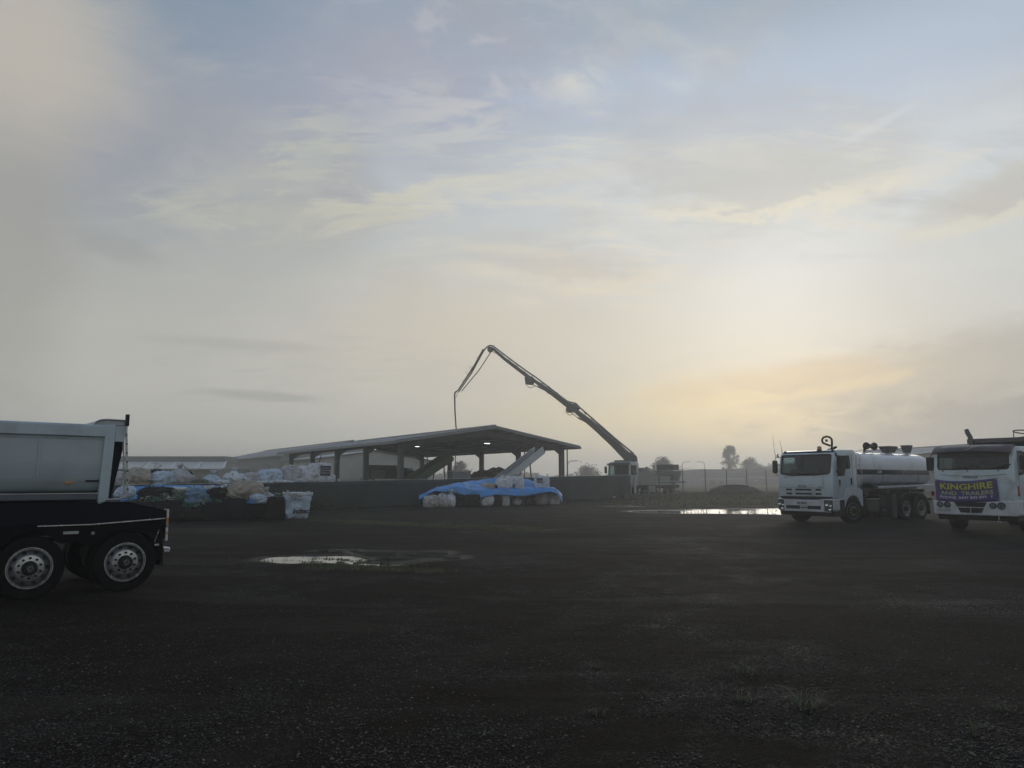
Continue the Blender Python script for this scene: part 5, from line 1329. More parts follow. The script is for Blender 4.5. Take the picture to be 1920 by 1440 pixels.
letters('IVECO', .13, pm('badge_grey', (.10, .12, .14), .4), ac, (.075, 1.26, 1.80), (-1, 0, 0), (0, 0, 1), bold=.006, space=1.25)
# banner: vinyl sheet pinned at the corners, sagging along its top
BX0, BX1 = 1.17, -.72
def ban(u, v):                                                # u 0..1 across, v 0..1 upward
    x = BX0 + (BX1 - BX0) * u - .03 * (1 - v) * u
    zt = 1.73 - .10 * math.sin(math.pi * u) ** .9 * (1 - .35 * u) + .04 * u; zb = 1.0 - .045 * math.sin(math.pi * u) + .05 * u
    z = zb + (zt - zb) * v
    return Vector((x, 1.292 + .012 * math.sin(u * 9) * math.sin(v * 3) + .03 * math.sin(math.pi * u) * .4, z))
n, k2 = 30, 10; vs = [ban(i / n, j / k2) for i in range(n + 1) for j in range(k2 + 1)]
fs = [(i * (k2 + 1) + j, (i + 1) * (k2 + 1) + j, (i + 1) * (k2 + 1) + j + 1, i * (k2 + 1) + j + 1) for i in range(n) for j in range(k2)]
bn = thing('hire_banner', 'purple vinyl banner with yellow KING HIRE AND TRAILERS lettering and phone number', 'banner', (AX, AY, 0), math.pi - R(54))
o = MB().add(vs, fs).build('banner_sheet', purple, bn, smooth=True); o.modifiers.new('t', 'SOLIDIFY').thickness = .003
def on_banner(text, size, mt, u0, u1, v0, v1, dy, name='lettering', bold=.006, shear=0.):
    """lay a line of lettering onto the sheet between u0..u1 and v0..v1"""
    o = letters(text, 1.0, mt, bn, (0, 0, 0), (1, 0, 0), (0, 1, 0), name, bold=bold, depth=0, shear=shear)
    me = o.data; xs_ = [v.co.x for v in me.vertices]; ys_ = [v.co.y for v in me.vertices]
    x0, x1, y0_, y1_ = min(xs_), max(xs_), min(ys_), max(ys_)
    for v in me.vertices:
        p_ = ban(u0 + (u1 - u0) * (v.co.x - x0) / (x1 - x0), v0 + (v1 - v0) * (v.co.y - y0_) / (y1_ - y0_)); v.co = p_ + Vector((0, dy, 0))
    return o
on_banner('KING HIRE'.replace(' ', ''), 1, black_ink, .070, .945, .545, .905, .006, 'lettering_shadow', .055)
on_banner('KINGHIRE', 1, yellow_ink, .085, .93, .575, .88, .010, bold=.028)
on_banner('AND  TRAILERS', 1, black_ink, .090, .935, .315, .515, .006, 'lettering_shadow', .03)
on_banner('AND  TRAILERS', 1, cream_ink, .085, .93, .325, .505, .010, bold=.02)
on_banner('PHONE. 0447 809 899', 1, white_ink, .075, .82, .145, .275, .010, bold=.012)
on_banner('f', 1, white_ink, .885, .915, .15, .28, .010, bold=.012)
for u, v in ((.012, .96), (.988, .96), (.012, .04), (.985, .05)):
    p_ = ban(u, v); MB().cyl(p_ + Vector((0, .001, 0)), p_ + Vector((0, .008, 0)), .016, 10).build('eyelet', galv, bn)
bump = [(-1.27, 1.05), (-.36, 1.0), (.62, 1.0), (1.27, 1.02), (1.27, .62), (1.22, .56), (-1.22, .56), (-1.27, .62)]
MB().prism(bump, 'y', .85, 1.30).build('bumper', bumper_paint, ac, bevel=.03, seg=3)
MB().prism([(.60, .985), (-.38, .985), (-.30, .83), (.52, .83)], 'y', 1.29, 1.312).build('grille_opening', black_plastic, ac)
MB().prism([(.50, .80), (.125, .80), (.125, .64), (.42, .64)], 'y', 1.29, 1.312).build('grille_opening', black_plastic, ac)
MB().prism([(.095, .80), (-.29, .80), (-.21, .64), (.095, .64)], 'y', 1.29, 1.312).build('grille_opening', black_plastic, ac)
for x, r_ in ((1.05, .085), (.82, .085), (-.56, .082), (-.80, .098)):
    h = MB().lathe([(1.285, r_ + .02), (1.325, r_ + .018), (1.33, r_), (1.31, r_ * .95)], (x, 0, .885), 'y', 24).build('headlight', black_plastic, ac, smooth=True)
    MB().lathe([(1.312, r_ * .95), (1.296, r_ * .6), (1.292, .001)], (x, 0, .885), 'y', 20).build('reflector', chrome, h, smooth=True)
    MB().lathe([(1.322, r_ * .97), (1.330, r_ * .5), (1.332, .001)], (x, 0, .885), 'y', 20).build('lens', glass_dark, h, smooth=True)
    MB().cyl((x, 1.30, .885), (x, 1.328, .885), r_ * .3, 10).build('bulb', lamp_glass, h)
pl_ = MB().prism(rrect(.74, 1.12, .64, .76, .01), 'y', 1.30, 1.309).build('number_plate', pm('plate_face', (.40, .41, .42), .5), ac)
letters('XO·10YZ', .105, grey_ink, pl_, (.93, 1.311, .70), (-1, 0, 0), (0, 0, 1), bold=.003)
MB().prism([(1.22, .55), (1.15, .40), (.6, .40), (.58, .94), (.84, .94), (.84, .55)], 'x', -1.18, 1.18).build('lower_valance', black_plastic, ac)
MB().tube([(-.70, 1.30, .60), (-.70, 1.31, .46), (-.66, 1.32, .40), (-.76, 1.31, .38)], .012, 5).build('tow_hook', galv, ac)
mirror(ac, 1.38, 1.05, 2.02, 2.48, 1, .26, armx=1.2); mirror(ac, -1.42, .95, 2.02, 2.48, -1, .26, armx=-1.2)
MB().tube([(.86, -.95, 1.2), (.86, -.95, 3.05), (.88, -.97, 3.22), (.97, -1.02, 3.36), (1.02, -1.04, 3.50)], [.075, .075, .08, .08, .07], 12).build('exhaust_stack', dark_grey, ac, smooth=True)
for s in (-1, 1):
    wheel(ac, s * 1.05, 0, s, .50, .28, 'front')
    for y in (-4.6, -5.9): wheel(ac, s * 1.02, y, s, .50, .28, 'deep')
    MB().box(s * .42 - .045, s * .42 + .045, -7.6, .9, .85, 1.12).build('chassis_rail', black_steel, ac)
for y in (0, -4.6, -5.9): MB().cyl((-1, y, .5), (1, y, .5), .08, 10).build('axle', black_steel, ac)
MB().box(-1.2, -.6, -3.4, -1.2, .55, 1.15).build('fuel_tank', pm('fuel_tank_grey', (.018, .019, .022), .45, .3), ac, bevel=.06)
body_m = pm('body_taupe', (.060, .055, .058), .55, var=.15, dirt=(.10, .09, .08))
MB().prism([(-1.25, 1.25), (-1.25, 2.3), (-1.6, 2.92), (-6.9, 2.92), (-7.3, 2.3), (-7.3, 1.25)], 'x', -1.18, 1.18).build('hopper_body', body_m, ac, bevel=.03)
MB().prism([(-1.05, 3.0), (-1.05, 3.16), (-6.9, 3.18), (-6.9, 2.93), (-1.55, 2.93)], 'x', -1.2, 1.04).build('top_frame', body_m, ac, bevel=.02)
for c, rx, ry, z in (((-.75, -2.6), .75, 1.15, 3.40), ((-.95, -5.2), .6, 1.1, 3.36)):
    MB().tube([(c[0] + math.cos(a) * rx, c[1] + math.sin(a) * ry, z + .03 * math.sin(a * 2)) for a in [2 * math.pi * k / 28 for k in range(28)]], .022, 6, closed=True).build('hoop_rail', black_steel, ac)
    for a in (20, 110, 200, 290): MB().cyl((c[0] + math.cos(R(a)) * rx, c[1] + math.sin(R(a)) * ry, 3.14), (c[0] + math.cos(R(a)) * rx, c[1] + math.sin(R(a)) * ry, z), .016, 6).build('rail_stanchion', black_steel, ac)
for a_, b_ in (((-.4, -1.5, 3.15), (-.9, -3.9, 3.42)), ((-1.1, -2.0, 3.18), (-.7, -4.5, 3.40)), ((-.5, -2.2, 3.42), (-1.15, -3.1, 3.16))): MB().tube([a_, b_], .028, 6).build('rail_brace', black_steel, ac)

# ------------------------------------------------------------------ tipper trailer at the left edge
TP = R(49.4)
tr = thing('tipper_trailer', 'dark blue tipper trailer with pale grey steel bin and polished tandem wheels', 'trailer', (-6.75, 12.58, 0), math.pi - TP)
YF = 4.4
# bin: rounded tub cross-section lofted along y
def tub(off=0., top=2.36):
    h = []
    for s in (-1, 1):
        side = [(1.19, top), (1.19, 1.98), (1.185, 1.74), (1.15, 1.62), (1.06, 1.53), (.85, 1.49), (.4, 1.48)]
        pts = [(s * (x - off), z + (off if z < 1.6 else 0)) for x, z in side]
        h += pts if s < 0 else pts[::-1]
    return h
m = MB(); o_, i_ = tub(), tub(.012, 2.36); n = len(o_)
pts = o_ + i_[::-1]
m.prism(pts, 'y', .36, YF); m.build('bin_shell', bin_paint, tr, smooth=True)
MB().prism(rrect(-1.15, 1.15, 1.5, 2.4, .1), 'y', YF, YF + .05).build('bin_front', bin_paint, tr)
for s in (-1, 1):
    MB().prism([(s * 1.17, 2.345), (s * 1.235, 2.36), (s * 1.235, 2.52), (s * 1.215, 2.545), (s * 1.12, 2.545), (s * 1.12, 2.36)], 'y', .30, YF + .05).build('top_rail', bin_rail, tr, bevel=.01)
    MB().prism([(s * 1.19, 2.30), (s * 1.20, 2.342), (s * 1.17, 2.342)], 'y', .36, YF).build('rail_shadow_lip', bin_rail, tr)
    m = MB(); m.prism([(.26, 2.545), (.40, 2.545), (.445, 1.40), (.44, 1.33), (.34, 1.37), (.30, 1.42)], 'x', s * 1.13, s * 1.245); m.build('rear_post', bin_rail, tr, bevel=.02)
    MB().prism([(.26, 2.535), (.11, 2.535), (.13, 2.29), (.27, 2.29)], 'x', s * 1.19, s * 1.225).build('gate_ear', bin_rail, tr, bevel=.006)
    MB().tube([(s * 1.23, .12, 2.72), (s * 1.23, .12, 2.55), (s * 1.235, .045, 1.52), (s * 1.235, .07, 1.44), (s * 1.235, .15, 1.405), (s * 1.235, .33, 1.40)], .018, 8).build('gate_arm', galv, tr, smooth=True)
    MB().tube([(s * 1.20, .15, 2.50), (s * 1.20, .085, 1.52), (s * 1.20, .13, 1.43)], .014, 6).build('gate_arm', galv, tr, smooth=True)
    MB().box(s * 1.20, s * 1.26, .085, .135, 2.54, 2.72).build('hinge_post', black_steel, tr)
    for k in range(7): MB().cyl((s * 1.245, .11 - k * .011, 2.4 - k * .14), (s * 1.256, .11 - k * .011, 2.4 - k * .14), .013, 8).build('bolt', black_steel, tr)
    MB().box(s * 1.08, s * 1.21, .36, YF, 1.40, 1.50).build('bottom_rail', pm('bin_sill_paint', (.085, .10, .12), .4, var=.08, coat=.2, dirt=(.06, .07, .08)), tr, bevel=.015)
    MB().box(s * 1.10, s * 1.215, .44, YF, 1.495, 1.508).build('rail_edge', galv, tr)
    for y, w in ((.84, .05),): 
        b_ = MB().box(s * 1.165, s * 1.20, y - w, y + w, 1.645, 1.675).build('side_marker', amber, tr)
    MB().box(s * 1.18, s * 1.193, .44, .62, 1.675, 1.70).build('maker_plate', black_plastic, tr)
MB().prism([(.24, 2.5), (.10, 2.30), (.24, 1.42), (.34, 1.42)], 'x', -1.13, 1.13).build('tailgate', navy_steel, tr, bevel=.01)
MB().tube([(-1.2, .12, 2.53), (1.2, .12, 2.53)], .035, 10).build('gate_hinge_bar', galv, tr, smooth=True)
m = MB(); arc = [(.38 + .18 * math.cos(R(a)), 2.545 + .085 * math.sin(R(a))) for a in range(0, 91, 10)] + [(.125, 2.622), (.125, 2.545)]
m.prism(arc, 'x', -1.20, 1.20); m.build('tarp_roll', pm('tarp_grey', (.42, .46, .48), .7, bump=.01, bscale=8), tr, smooth=True)
for s in (-1, 1): MB().tube([(s * 1.215, .38 + .18 * math.cos(R(a)), 2.545 + .085 * math.sin(R(a))) for a in range(0, 91, 10)] + [(s * 1.215, .13, 2.625)], .012, 5).build('tarp_bow', galv, tr)
# chassis and guards
for s in (-1, 1):
    MB().prism([(YF + .6, 1.385), (.0, 1.37), (-.52, 1.235), (-.52, 1.10), (.5, 1.045), (YF + .6, 1.045)], 'x', s * 1.10, s * 1.225).build('side_guard', navy_steel, tr, bevel=.012)
    MB().prism([(-.535, 1.105), (-.535, 1.085), (.5, 1.030), (1.2, 1.030), (1.2, 1.046), (.5, 1.046)], 'x', s * 1.215, s * 1.245).build('guard_edge', alloy, tr)
    for yc in (0, 1.25):                                      # plastic mudguards over each wheel
        top = [(yc + math.cos(R(a)) * .52, .45 + math.sin(R(a)) * .535) for a in range(-8 if yc == 0 else 12, 189 if yc else 169, 9)]
    m = MB(); outer = [(YF + .6, 1.04), (-.52, 1.09)] + [(-.53, .40), (-.49, .40)] + [(math.cos(R(a)) * .49, .45 + math.sin(R(a)) * .49) for a in range(180, 35, -9)]
    outer = [(-y, z) if False else (y, z) for y, z in outer]
    arch0 = [(-math.cos(R(a)) * .485, .46 + math.sin(R(a)) * .485) for a in range(0, 141, 10)]
    arch1 = [(1.25 - math.cos(R(a)) * .485, .46 + math.sin(R(a)) * .485) for a in range(40, 181, 10)]
    poly = [(-.53, 1.09), (-.53, .42), (-.50, .40)] + arch0 + [(.52, .70), (.62, .78), (.78, .78)] + arch1 + [(1.74, .50), (2.3, .78), (YF, .8), (YF, 1.04)]
    m.prism(poly, 'x', s * .78, s * 1.19); m.build('wheel_guard', pm('guard_black', (.002, .002, .004), .6, spec=.1, var=.2), tr)
    MB().box(s * 1.19, s * 1.196, .66, .86, .905, .945).build('guard_bracket', galv, tr)
    MB().prism([(-.56, .33), (-.54, .72), (-.505, .72), (-.50, .36)], 'x', s * .80, s * 1.19).build('mud_flap', black_plastic, tr)
    MB().cyl((s * 1.19, .47, .905), (s * 1.205, .47, .905), .025, 12).build('reflector_disc', alloy_dull, tr)
    MB().box(s * .35 - .05, s * .35 + .05, -.45, YF + .6, .85, 1.2).build('chassis_rail', navy_steel, tr)
for s, y in ((-1, 0), (-1, 1.25), (1, 0), (1, 1.25)):
    wheel(tr, s * 1.06, y, s, .455, .28, 'drake')
    MB().lathe([(-.13, .28), (-.13, .42), (-.08, .452), (.08, .452), (.13, .42), (.13, .28)], (s * .74, y, .447), 'x', 36, closed=True).build('inner_tyre', rubber, tr, smooth=True)
for y in (0, 1.25):
    MB().cyl((-1, y, .45), (1, y, .45), .07, 10).build('axle', black_steel, tr)
    MB().cyl((-.5, y, .62), (.5, y, .62), .12, 12).build('air_bag', black_plastic, tr)
# tail bar with reflective markers, lamps, bumper stub
MB().box(-1.2, 1.2, -.56, -.50, .78, 1.22).build('tail_bar', navy_steel, tr)
for s in (-1, 1):
    for k, (z0, z1, mt) in enumerate(((1.10, 1.235, white_tape), (1.02, 1.095, amber), (.95, 1.015, lamp_glass), (.875, .945, white_tape), (.845, .872, amber), (.74, .842, white_tape))):
        MB().box(s * 1.06, s * 1.235, -.590, -.561, z0, z1).build('tail_marker', mt, tr, bevel=.004)
    MB().cyl((s * 1.15, -.59, .982), (s * 1.15, -.61, .982), .03, 12).build('tail_lamp', red_lens, tr)
    MB().box(s * 1.0, s * 1.16, -.66, -.56, .545, .63).build('bumper_stub', alloy, tr, bevel=.012)
    MB().bar((s * 1.197, -.40, .72), (s * 1.197, -.46, .92), .006, .05, up=(1, 0, 0)).build('flap_stay', alloy, tr)
    MB().box(s * 1.192, s * 1.20, -.475, -.41, .67, .70).build('flap_stay', alloy, tr)
for s in (-1, 1):
    for y in (1.25, 2.1, 2.95, 3.8): MB().box(s * 1.196, s * 1.204, y - .012, y + .012, 1.76, 2.30).build('panel_weld', bin_paint, tr)
    for y in (.75, 1.6, 2.45, 3.3): MB().cyl((s * 1.235, y, 2.44), (s * 1.243, y, 2.44), .012, 8).build('bolt', galv, tr)
for k in range(3): MB().tube([(-1.0, 1.9 + k * .05, .95), (-1.05, 1.6, .84 - k * .03), (-1.0, 1.2, .88), (-.9, .75, .80 - k * .02), (-.85, .5, .9)], .014, 6).build('air_hose', black_plastic, tr)
MB().box(-1.1, -.5, 1.95, 2.75, .62, 1.0).build('tool_box', black_plastic, tr, bevel=.02)
for k in (0, 1): MB().cyl((-1.14, 1.70 + k * .10, .935 + k * .0), (-1.21, 1.70 + k * .10, .935), .02, 10).build('gauge', galv, tr)
for y in (YF + .2,): wheel(tr, -1.06, y, -1, .455, .28, 'drake'); wheel(tr, 1.06, y, 1, .455, .28, 'drake')

# ------------------------------------------------------------------ concrete pump truck in the fog
PW = R(38)
pt = thing('concrete_pump_truck', 'white boom pump truck with its long boom arched over the shed', 'truck', (11.07, 72.8, 0), math.pi - PW)
prof = [(1.33, 1.0), (1.33, 2.1), (1.20, 3.1), (1.05, 3.38), (.7, 3.46), (-.45, 3.46), (-.55, 3.3), (-.55, 1.2), (.6, 1.0)]
cab(pt, prof, 2.42, pm('pump_cab_paint', (.40, .43, .44), .45, var=.06, dirt=(.18, .18, .17), dscale=1.5), (1.33, 2.1, 1.20, 3.1), (-1.08, 1.08, 2.18, 3.12), [[(1.0, 3.1), (.0, 3.1), (.0, 2.2), (1.0, 2.2)]], bev=.08)
MB().box(-1.15, 1.15, 1.10, 1.50, 3.14, 3.30).build('sun_visor', dark_grey, pt, bevel=.03)
MB().box(-.9, .9, .3, .55, 3.47, 3.62).build('roof_rack', dark_grey, pt)
MB().prism(rrect(-1.22, 1.22, .5, 1.05, .06), 'y', 1.0, 1.45).build('bumper', bumper_paint, pt, bevel=.03)
MB().prism(rrect(-.8, .8, 1.15, 1.75, .05), 'y', 1.32, 1.345).build('grille', black_plastic, pt)
for s in (-1, 1): MB().prism(rrect(s * .98 - .15, s * .98 + .15, .62, .85, .03), 'y', 1.44, 1.462).build('headlight', lamp_glass, pt)
mirror(pt, 1.48, 1.2, 2.35, 3.0, 1, .26, armx=1.2); mirror(pt, -1.48, 1.2, 2.35, 3.0, -1, .26, armx=-1.2)
for s in (-1, 1):
    for y in (0, -1.7, -6.6, -7.95): wheel(pt, s * 1.05, y, s, .50, .3, 'front' if y > -3 else 'deep')
    MB().box(s * .43 - .05, s * .43 + .05, -10.9, 1.0, .85, 1.2).build('chassis_rail', black_steel, pt)
pump_m = pm('pump_frame_paint', (.24, .25, .245), .5, var=.1, dirt=(.2, .19, .17))
MB().box(-1.2, 1.2, -4.2, -.9, 1.2, 1.55).build('deck', pump_m, pt, bevel=.02)
MB().box(-.9, .9, -2.2, -.85, 1.56, 2.5).build('pedestal', pump_m, pt, bevel=.04)
MB().cyl((0, -1.55, 2.5), (0, -1.55, 3.1), .55, 20).build('slew_ring', dark_grey, pt, smooth=True)
MB().prism([(-1.2, 3.1), (-1.95, 3.1), (-1.9, 3.9), (-1.6, 4.2), (-1.35, 3.8)], 'x', -.35, .35).build('turret', pm('boom_grey', (.065, .06, .055), .6, var=.1), pt, bevel=.03)
MB().prism([(-2.3, 1.56), (-2.3, 2.9), (-2.9, 2.95), (-5.2, 2.15), (-8.2, 2.1), (-8.2, 1.56)], 'x', -.8, .8).build('pump_housing', pump_m, pt, bevel=.04)
for s in (-1, 1):
    for k in range(4): MB().box(s * .80, s * .815, -6.5 + k * .9, -5.8 + k * .9, 1.65, 2.05).build('side_panel', wall_grey, pt)
    MB().tube([(s * 1.0, -2.4, 3.0), (s * 1.0, -4.6, 2.45), (s * 1.0, -9.6, 2.3)], .06, 6).build('delivery_pipe', dark_grey, pt)
    MB().box(s * .95, s * 1.2, -10.6, -4.4, 1.5, 1.62).build('walkway', galv, pt)
    MB().box(s * .95, s * 1.15, -4.1, -2.6, .5, 1.15).build('water_tank', pump_m, pt, bevel=.04)
MB().add([(-.9, -8.7, 1.6), (.9, -8.7, 1.6), (.9, -10.0, 1.6), (-.9, -10.0, 1.6), (-1.1, -8.4, 2.7), (1.1, -8.4, 2.7), (1.1, -10.3, 2.7), (-1.1, -10.3, 2.7)], [(3, 2, 1, 0), (4, 5, 6, 7), (0, 1, 5, 4), (1, 2, 6, 5), (2, 3, 7, 6), (3, 0, 4, 7)]).build('hopper', pm('hopper_grey', (.14, .14, .14), .6, var=.15), pt, bevel=.03)
MB().box(-1.0, 1.0, -9.9, -8.6, 2.75, 3.35).build('rear_locker', dark_grey, pt, bevel=.03)
MB().box(-1.2, 1.2, -11.2, -8.4, 1.40, 1.55).build('rear_frame', pump_m, pt)
# outriggers
def outrigger(p0, p1, foot_r=.3):
    MB().bar(p0, p1, .3, .36).build('outrigger_beam', pump_m, pt, bevel=.02)
    MB().cyl((p1[0], p1[1], .5), (p1[0], p1[1], p1[2] + .35), .09, 10).build('outrigger_leg', galv, pt)
    MB().cyl((p1[0], p1[1], .46), (p1[0], p1[1], .52), foot_r, 14).build('outrigger_foot', black_steel, pt)
FS = Matrix.Rotation(-(math.pi - PW), 3, 'Z')
def to_pt(w): return FS @ (Vector(w) - Vector((11.07, 72.8, 0)))
mat_w = Vector((10.9, 66.2, 0)); q = to_pt(mat_w); outrigger((-.4, -1.2, 1.2), (q.x, q.y, 1.15))
q2 = to_pt(Vector((18.6, 83.5, 0))); outrigger((-.4, -9.6, 1.35), (q2.x, q2.y, 1.9))
q3 = to_pt(Vector((5.5, 75.5, 0))); outrigger((.4, -1.2, 1.2), (q3.x, q3.y, 1.15))
# boom
BD = Vector((-18.5, 17.9, 0)).normalized(); BO = Vector((11.95, 74.1, 0)); BNn = Vector((-BD.y, BD.x, 0))
def bp(px, py):                                              # point of the boom's vertical plane
    r = Vector(ray(px, py)); t = (BO.dot(BNn)) / (r.dot(BNn)); w = r * t; w.z += CAM_H; return w
boom_m = MATS['boom_grey']; pipe_m = pm('boom_pipe', (.10, .095, .09), .6, .2)
def bsec(a, c, h0, h1, w0, w1, name='boom_section'):
    A, B_ = to_pt(bp(*a)), to_pt(bp(*c)); return MB().bar(A, B_, w0, h0, w2=w1, h2=h1).build(name, boom_m, pt, bevel=.02)
def btube(pts, r_, name='concrete_pipe', mt=None, side=.32):
    off = FS @ (BNn * -side); MB().tube([to_pt(bp(*a)) + off for a in pts], r_, 6).build(name, mt or pipe_m, pt, smooth=True)
def plate(pts, w=.5, name='boom_joint'):
    P = [to_pt(bp(*a)) for a in pts]; o3 = FS @ (BNn * w / 2); n = len(P)
    MB().add([q + o3 for q in P] + [q - o3 for q in P], [tuple(range(n)), tuple(range(n, 2 * n))[::-1]] + [(i, n + i, n + (i + 1) % n, (i + 1) % n) for i in range(n)]).build(name, boom_m, pt)
bsec((1182, 862), (1152, 832), .80, .68, .55, .5); bsec((1152, 832), (1120, 803), .68, .60, .5, .5); bsec((1120, 803), (1078, 769), .60, .38, .5, .42)
bsec((1072, 764), (1045, 744), .62, .50, .42, .4); bsec((1045, 744), (998, 711), .50, .28, .4, .3)
bsec((990, 706), (945, 672), .38, .32, .32, .3); bsec((945, 672), (924, 653), .32, .24, .28, .26)
bsec((907, 655), (890, 685), .20, .17, .24, .2); bsec((890, 685), (858, 733), .17, .10, .2, .14)
plate([(1063, 767), (1066, 774), (1080, 772), (1086, 765), (1076, 757), (1068, 760)]); plate([(987, 714), (988, 721), (997, 722), (1001, 711), (995, 705), (986, 708)])
plate([(915, 656), (918, 661), (923, 658), (922, 650), (916, 650)], .3)
plate([(1172, 857), (1176, 864), (1187, 864), (1190, 856), (1180, 848)], .7)
btube([(1188, 866), (1184, 850), (1150, 822), (1084, 764)], .09); btube([(1084, 764), (1076, 756), (1060, 752), (1000, 706)], .08); btube([(1000, 706), (992, 701), (960, 678), (926, 652), (921, 648), (915, 647), (909, 650), (903, 658)], .085)
btube([(903, 658), (880, 700), (856, 735)], .075); btube([(919, 656), (895, 693), (862, 733)], .06, 'boom_link')
btube([(1066, 772), (1081, 784), (1096, 791)], .05, 'hydraulic_ram', galv); btube([(1080, 783), (1094, 790), (1104, 796)], .09, 'hydraulic_cylinder', boom_m)
btube([(996, 721), (1008, 726), (1022, 732)], .05, 'hydraulic_ram', galv); btube([(1004, 724), (1020, 732)], .085, 'hydraulic_cylinder', boom_m)
btube([(919, 658), (932, 665), (945, 673)], .045, 'hydraulic_ram', galv); btube([(930, 664), (944, 672)], .075, 'hydraulic_cylinder', boom_m)
btube([(1169, 858), (1156, 836)], .07, 'hydraulic_ram', galv, .2); btube([(1163, 849), (1152, 831)], .12, 'hydraulic_cylinder', boom_m, .2)
btube([(1155, 834), (1152, 842), (1157, 850), (1164, 856)], .035, 'hydraulic_hose', black_plastic, .4); btube([(1150, 832), (1150, 840), (1159, 846)], .03, 'hydraulic_hose', black_plastic, .5)
for a_, b_ in (((1104, 796), (1112, 797)), ((1117, 805), (1125, 809)), ((1012, 725), (1026, 738))): btube([a_, b_], .07, 'clamp')
for px, py in ((880, 690), (873, 700), (894, 672), (866, 716)): btube([(px, py), (px - 3, py - 3)], .04, 'clamp')
btube([(857, 733), (853, 736), (852.5, 742), (853, 770), (855, 800), (857, 815), (858, 850)], [.09, .10, .10, .09, .085, .08, .08], 'end_hose', black_plastic, .0)
btube([(857, 735), (857, 741), (855, 745)], .03, 'hook', black_steel, .0)
for px, py in ((940, 667), (953, 677), (967, 687), (982, 698), (1012, 716), (1028, 727), (1043, 738), (1058, 750), (1092, 772), (1106, 785), (1122, 797), (1138, 812), (1154, 826)):
    btube([(px - 2, py - 3), (px + 3, py + 5)], .05, 'clamp', None, .3)
btube([(1060, 765), (1057, 772), (1064, 778), (1072, 776)], .035, 'hydraulic_hose', black_plastic, .3); btube([(984, 712), (982, 720), (990, 727), (1000, 724)], .035, 'hydraulic_hose', black_plastic, .3)
# outrigger mats on the ground
t = thing('timber_mat', 'dark stacked outrigger mat with pale wet top in front of the fence end', 'ground mat', (mat_w.x, mat_w.y, 0), R(12))
wood = pm('wet_dark_timber', (.045, .042, .038), .5, var=.2, vscale=3)
for k in range(5): MB().box(-1.25, 1.25, -.62 + k * .25, -.39 + k * .25, .23, .44).build('timber', wood, t, bevel=.008)
for k in range(5): MB().box(-1.2 + k * .5, -.75 + k * .5, -.6, .6, -.02, .225).build('timber', wood, t, bevel=.008)
p = G(1137, 937); t = thing('pale_slab', 'thin pale slab lying on low blocks left of the outrigger mat', 'slab', (p.x, p.y, 0), R(5))
MB().box(-.75, .75, -.45, .45, .2, .28).build('slab_top', pm('pale_board', (.42, .43, .42), .5), t, bevel=.01)
for x in (-.4, .4): MB().box(x - .1, x + .1, -.3, .3, -.02, .2).build('block', concrete_m, t)

# ------------------------------------------------------------------ bulk bags
def itp(x, xp, fp): return float(np.interp(x, xp, fp))
def bagmat(name, col, rough=.75, sss=0, dirt=(.14, .12, .09)):
    return pm(name, col, rough, spec=.25, var=.12, vscale=2.6, bump=.030, bscale=9, dirt=dirt, dscale=2.2)
B_WHITE = bagmat('woven_white', (.60, .63, .68)); B_BLUEW = bagmat('woven_bluish_white', (.45, .55, .66)); B_BEIGE = bagmat('woven_beige', (.38, .34, .29))
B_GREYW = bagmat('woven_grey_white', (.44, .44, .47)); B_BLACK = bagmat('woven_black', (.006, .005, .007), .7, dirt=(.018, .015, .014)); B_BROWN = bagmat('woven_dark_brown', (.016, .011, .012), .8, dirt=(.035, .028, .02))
B_DULLBL = bagmat('woven_slate_blue', (.14, .24, .36)); B_GREEN = bagmat('woven_green_grey', (.10, .13, .10))
strand_g = pm('green_twine', (.05, .16, .10), .6, var=.3); strand_w = pm('pale_strap', (.42, .44, .40), .6, var=.15); strand_b = pm('blue_scrap', (.05, .20, .48), .5, var=.15)
print_d = pm('dark_print', (.035, .035, .06), .6, var=.2)
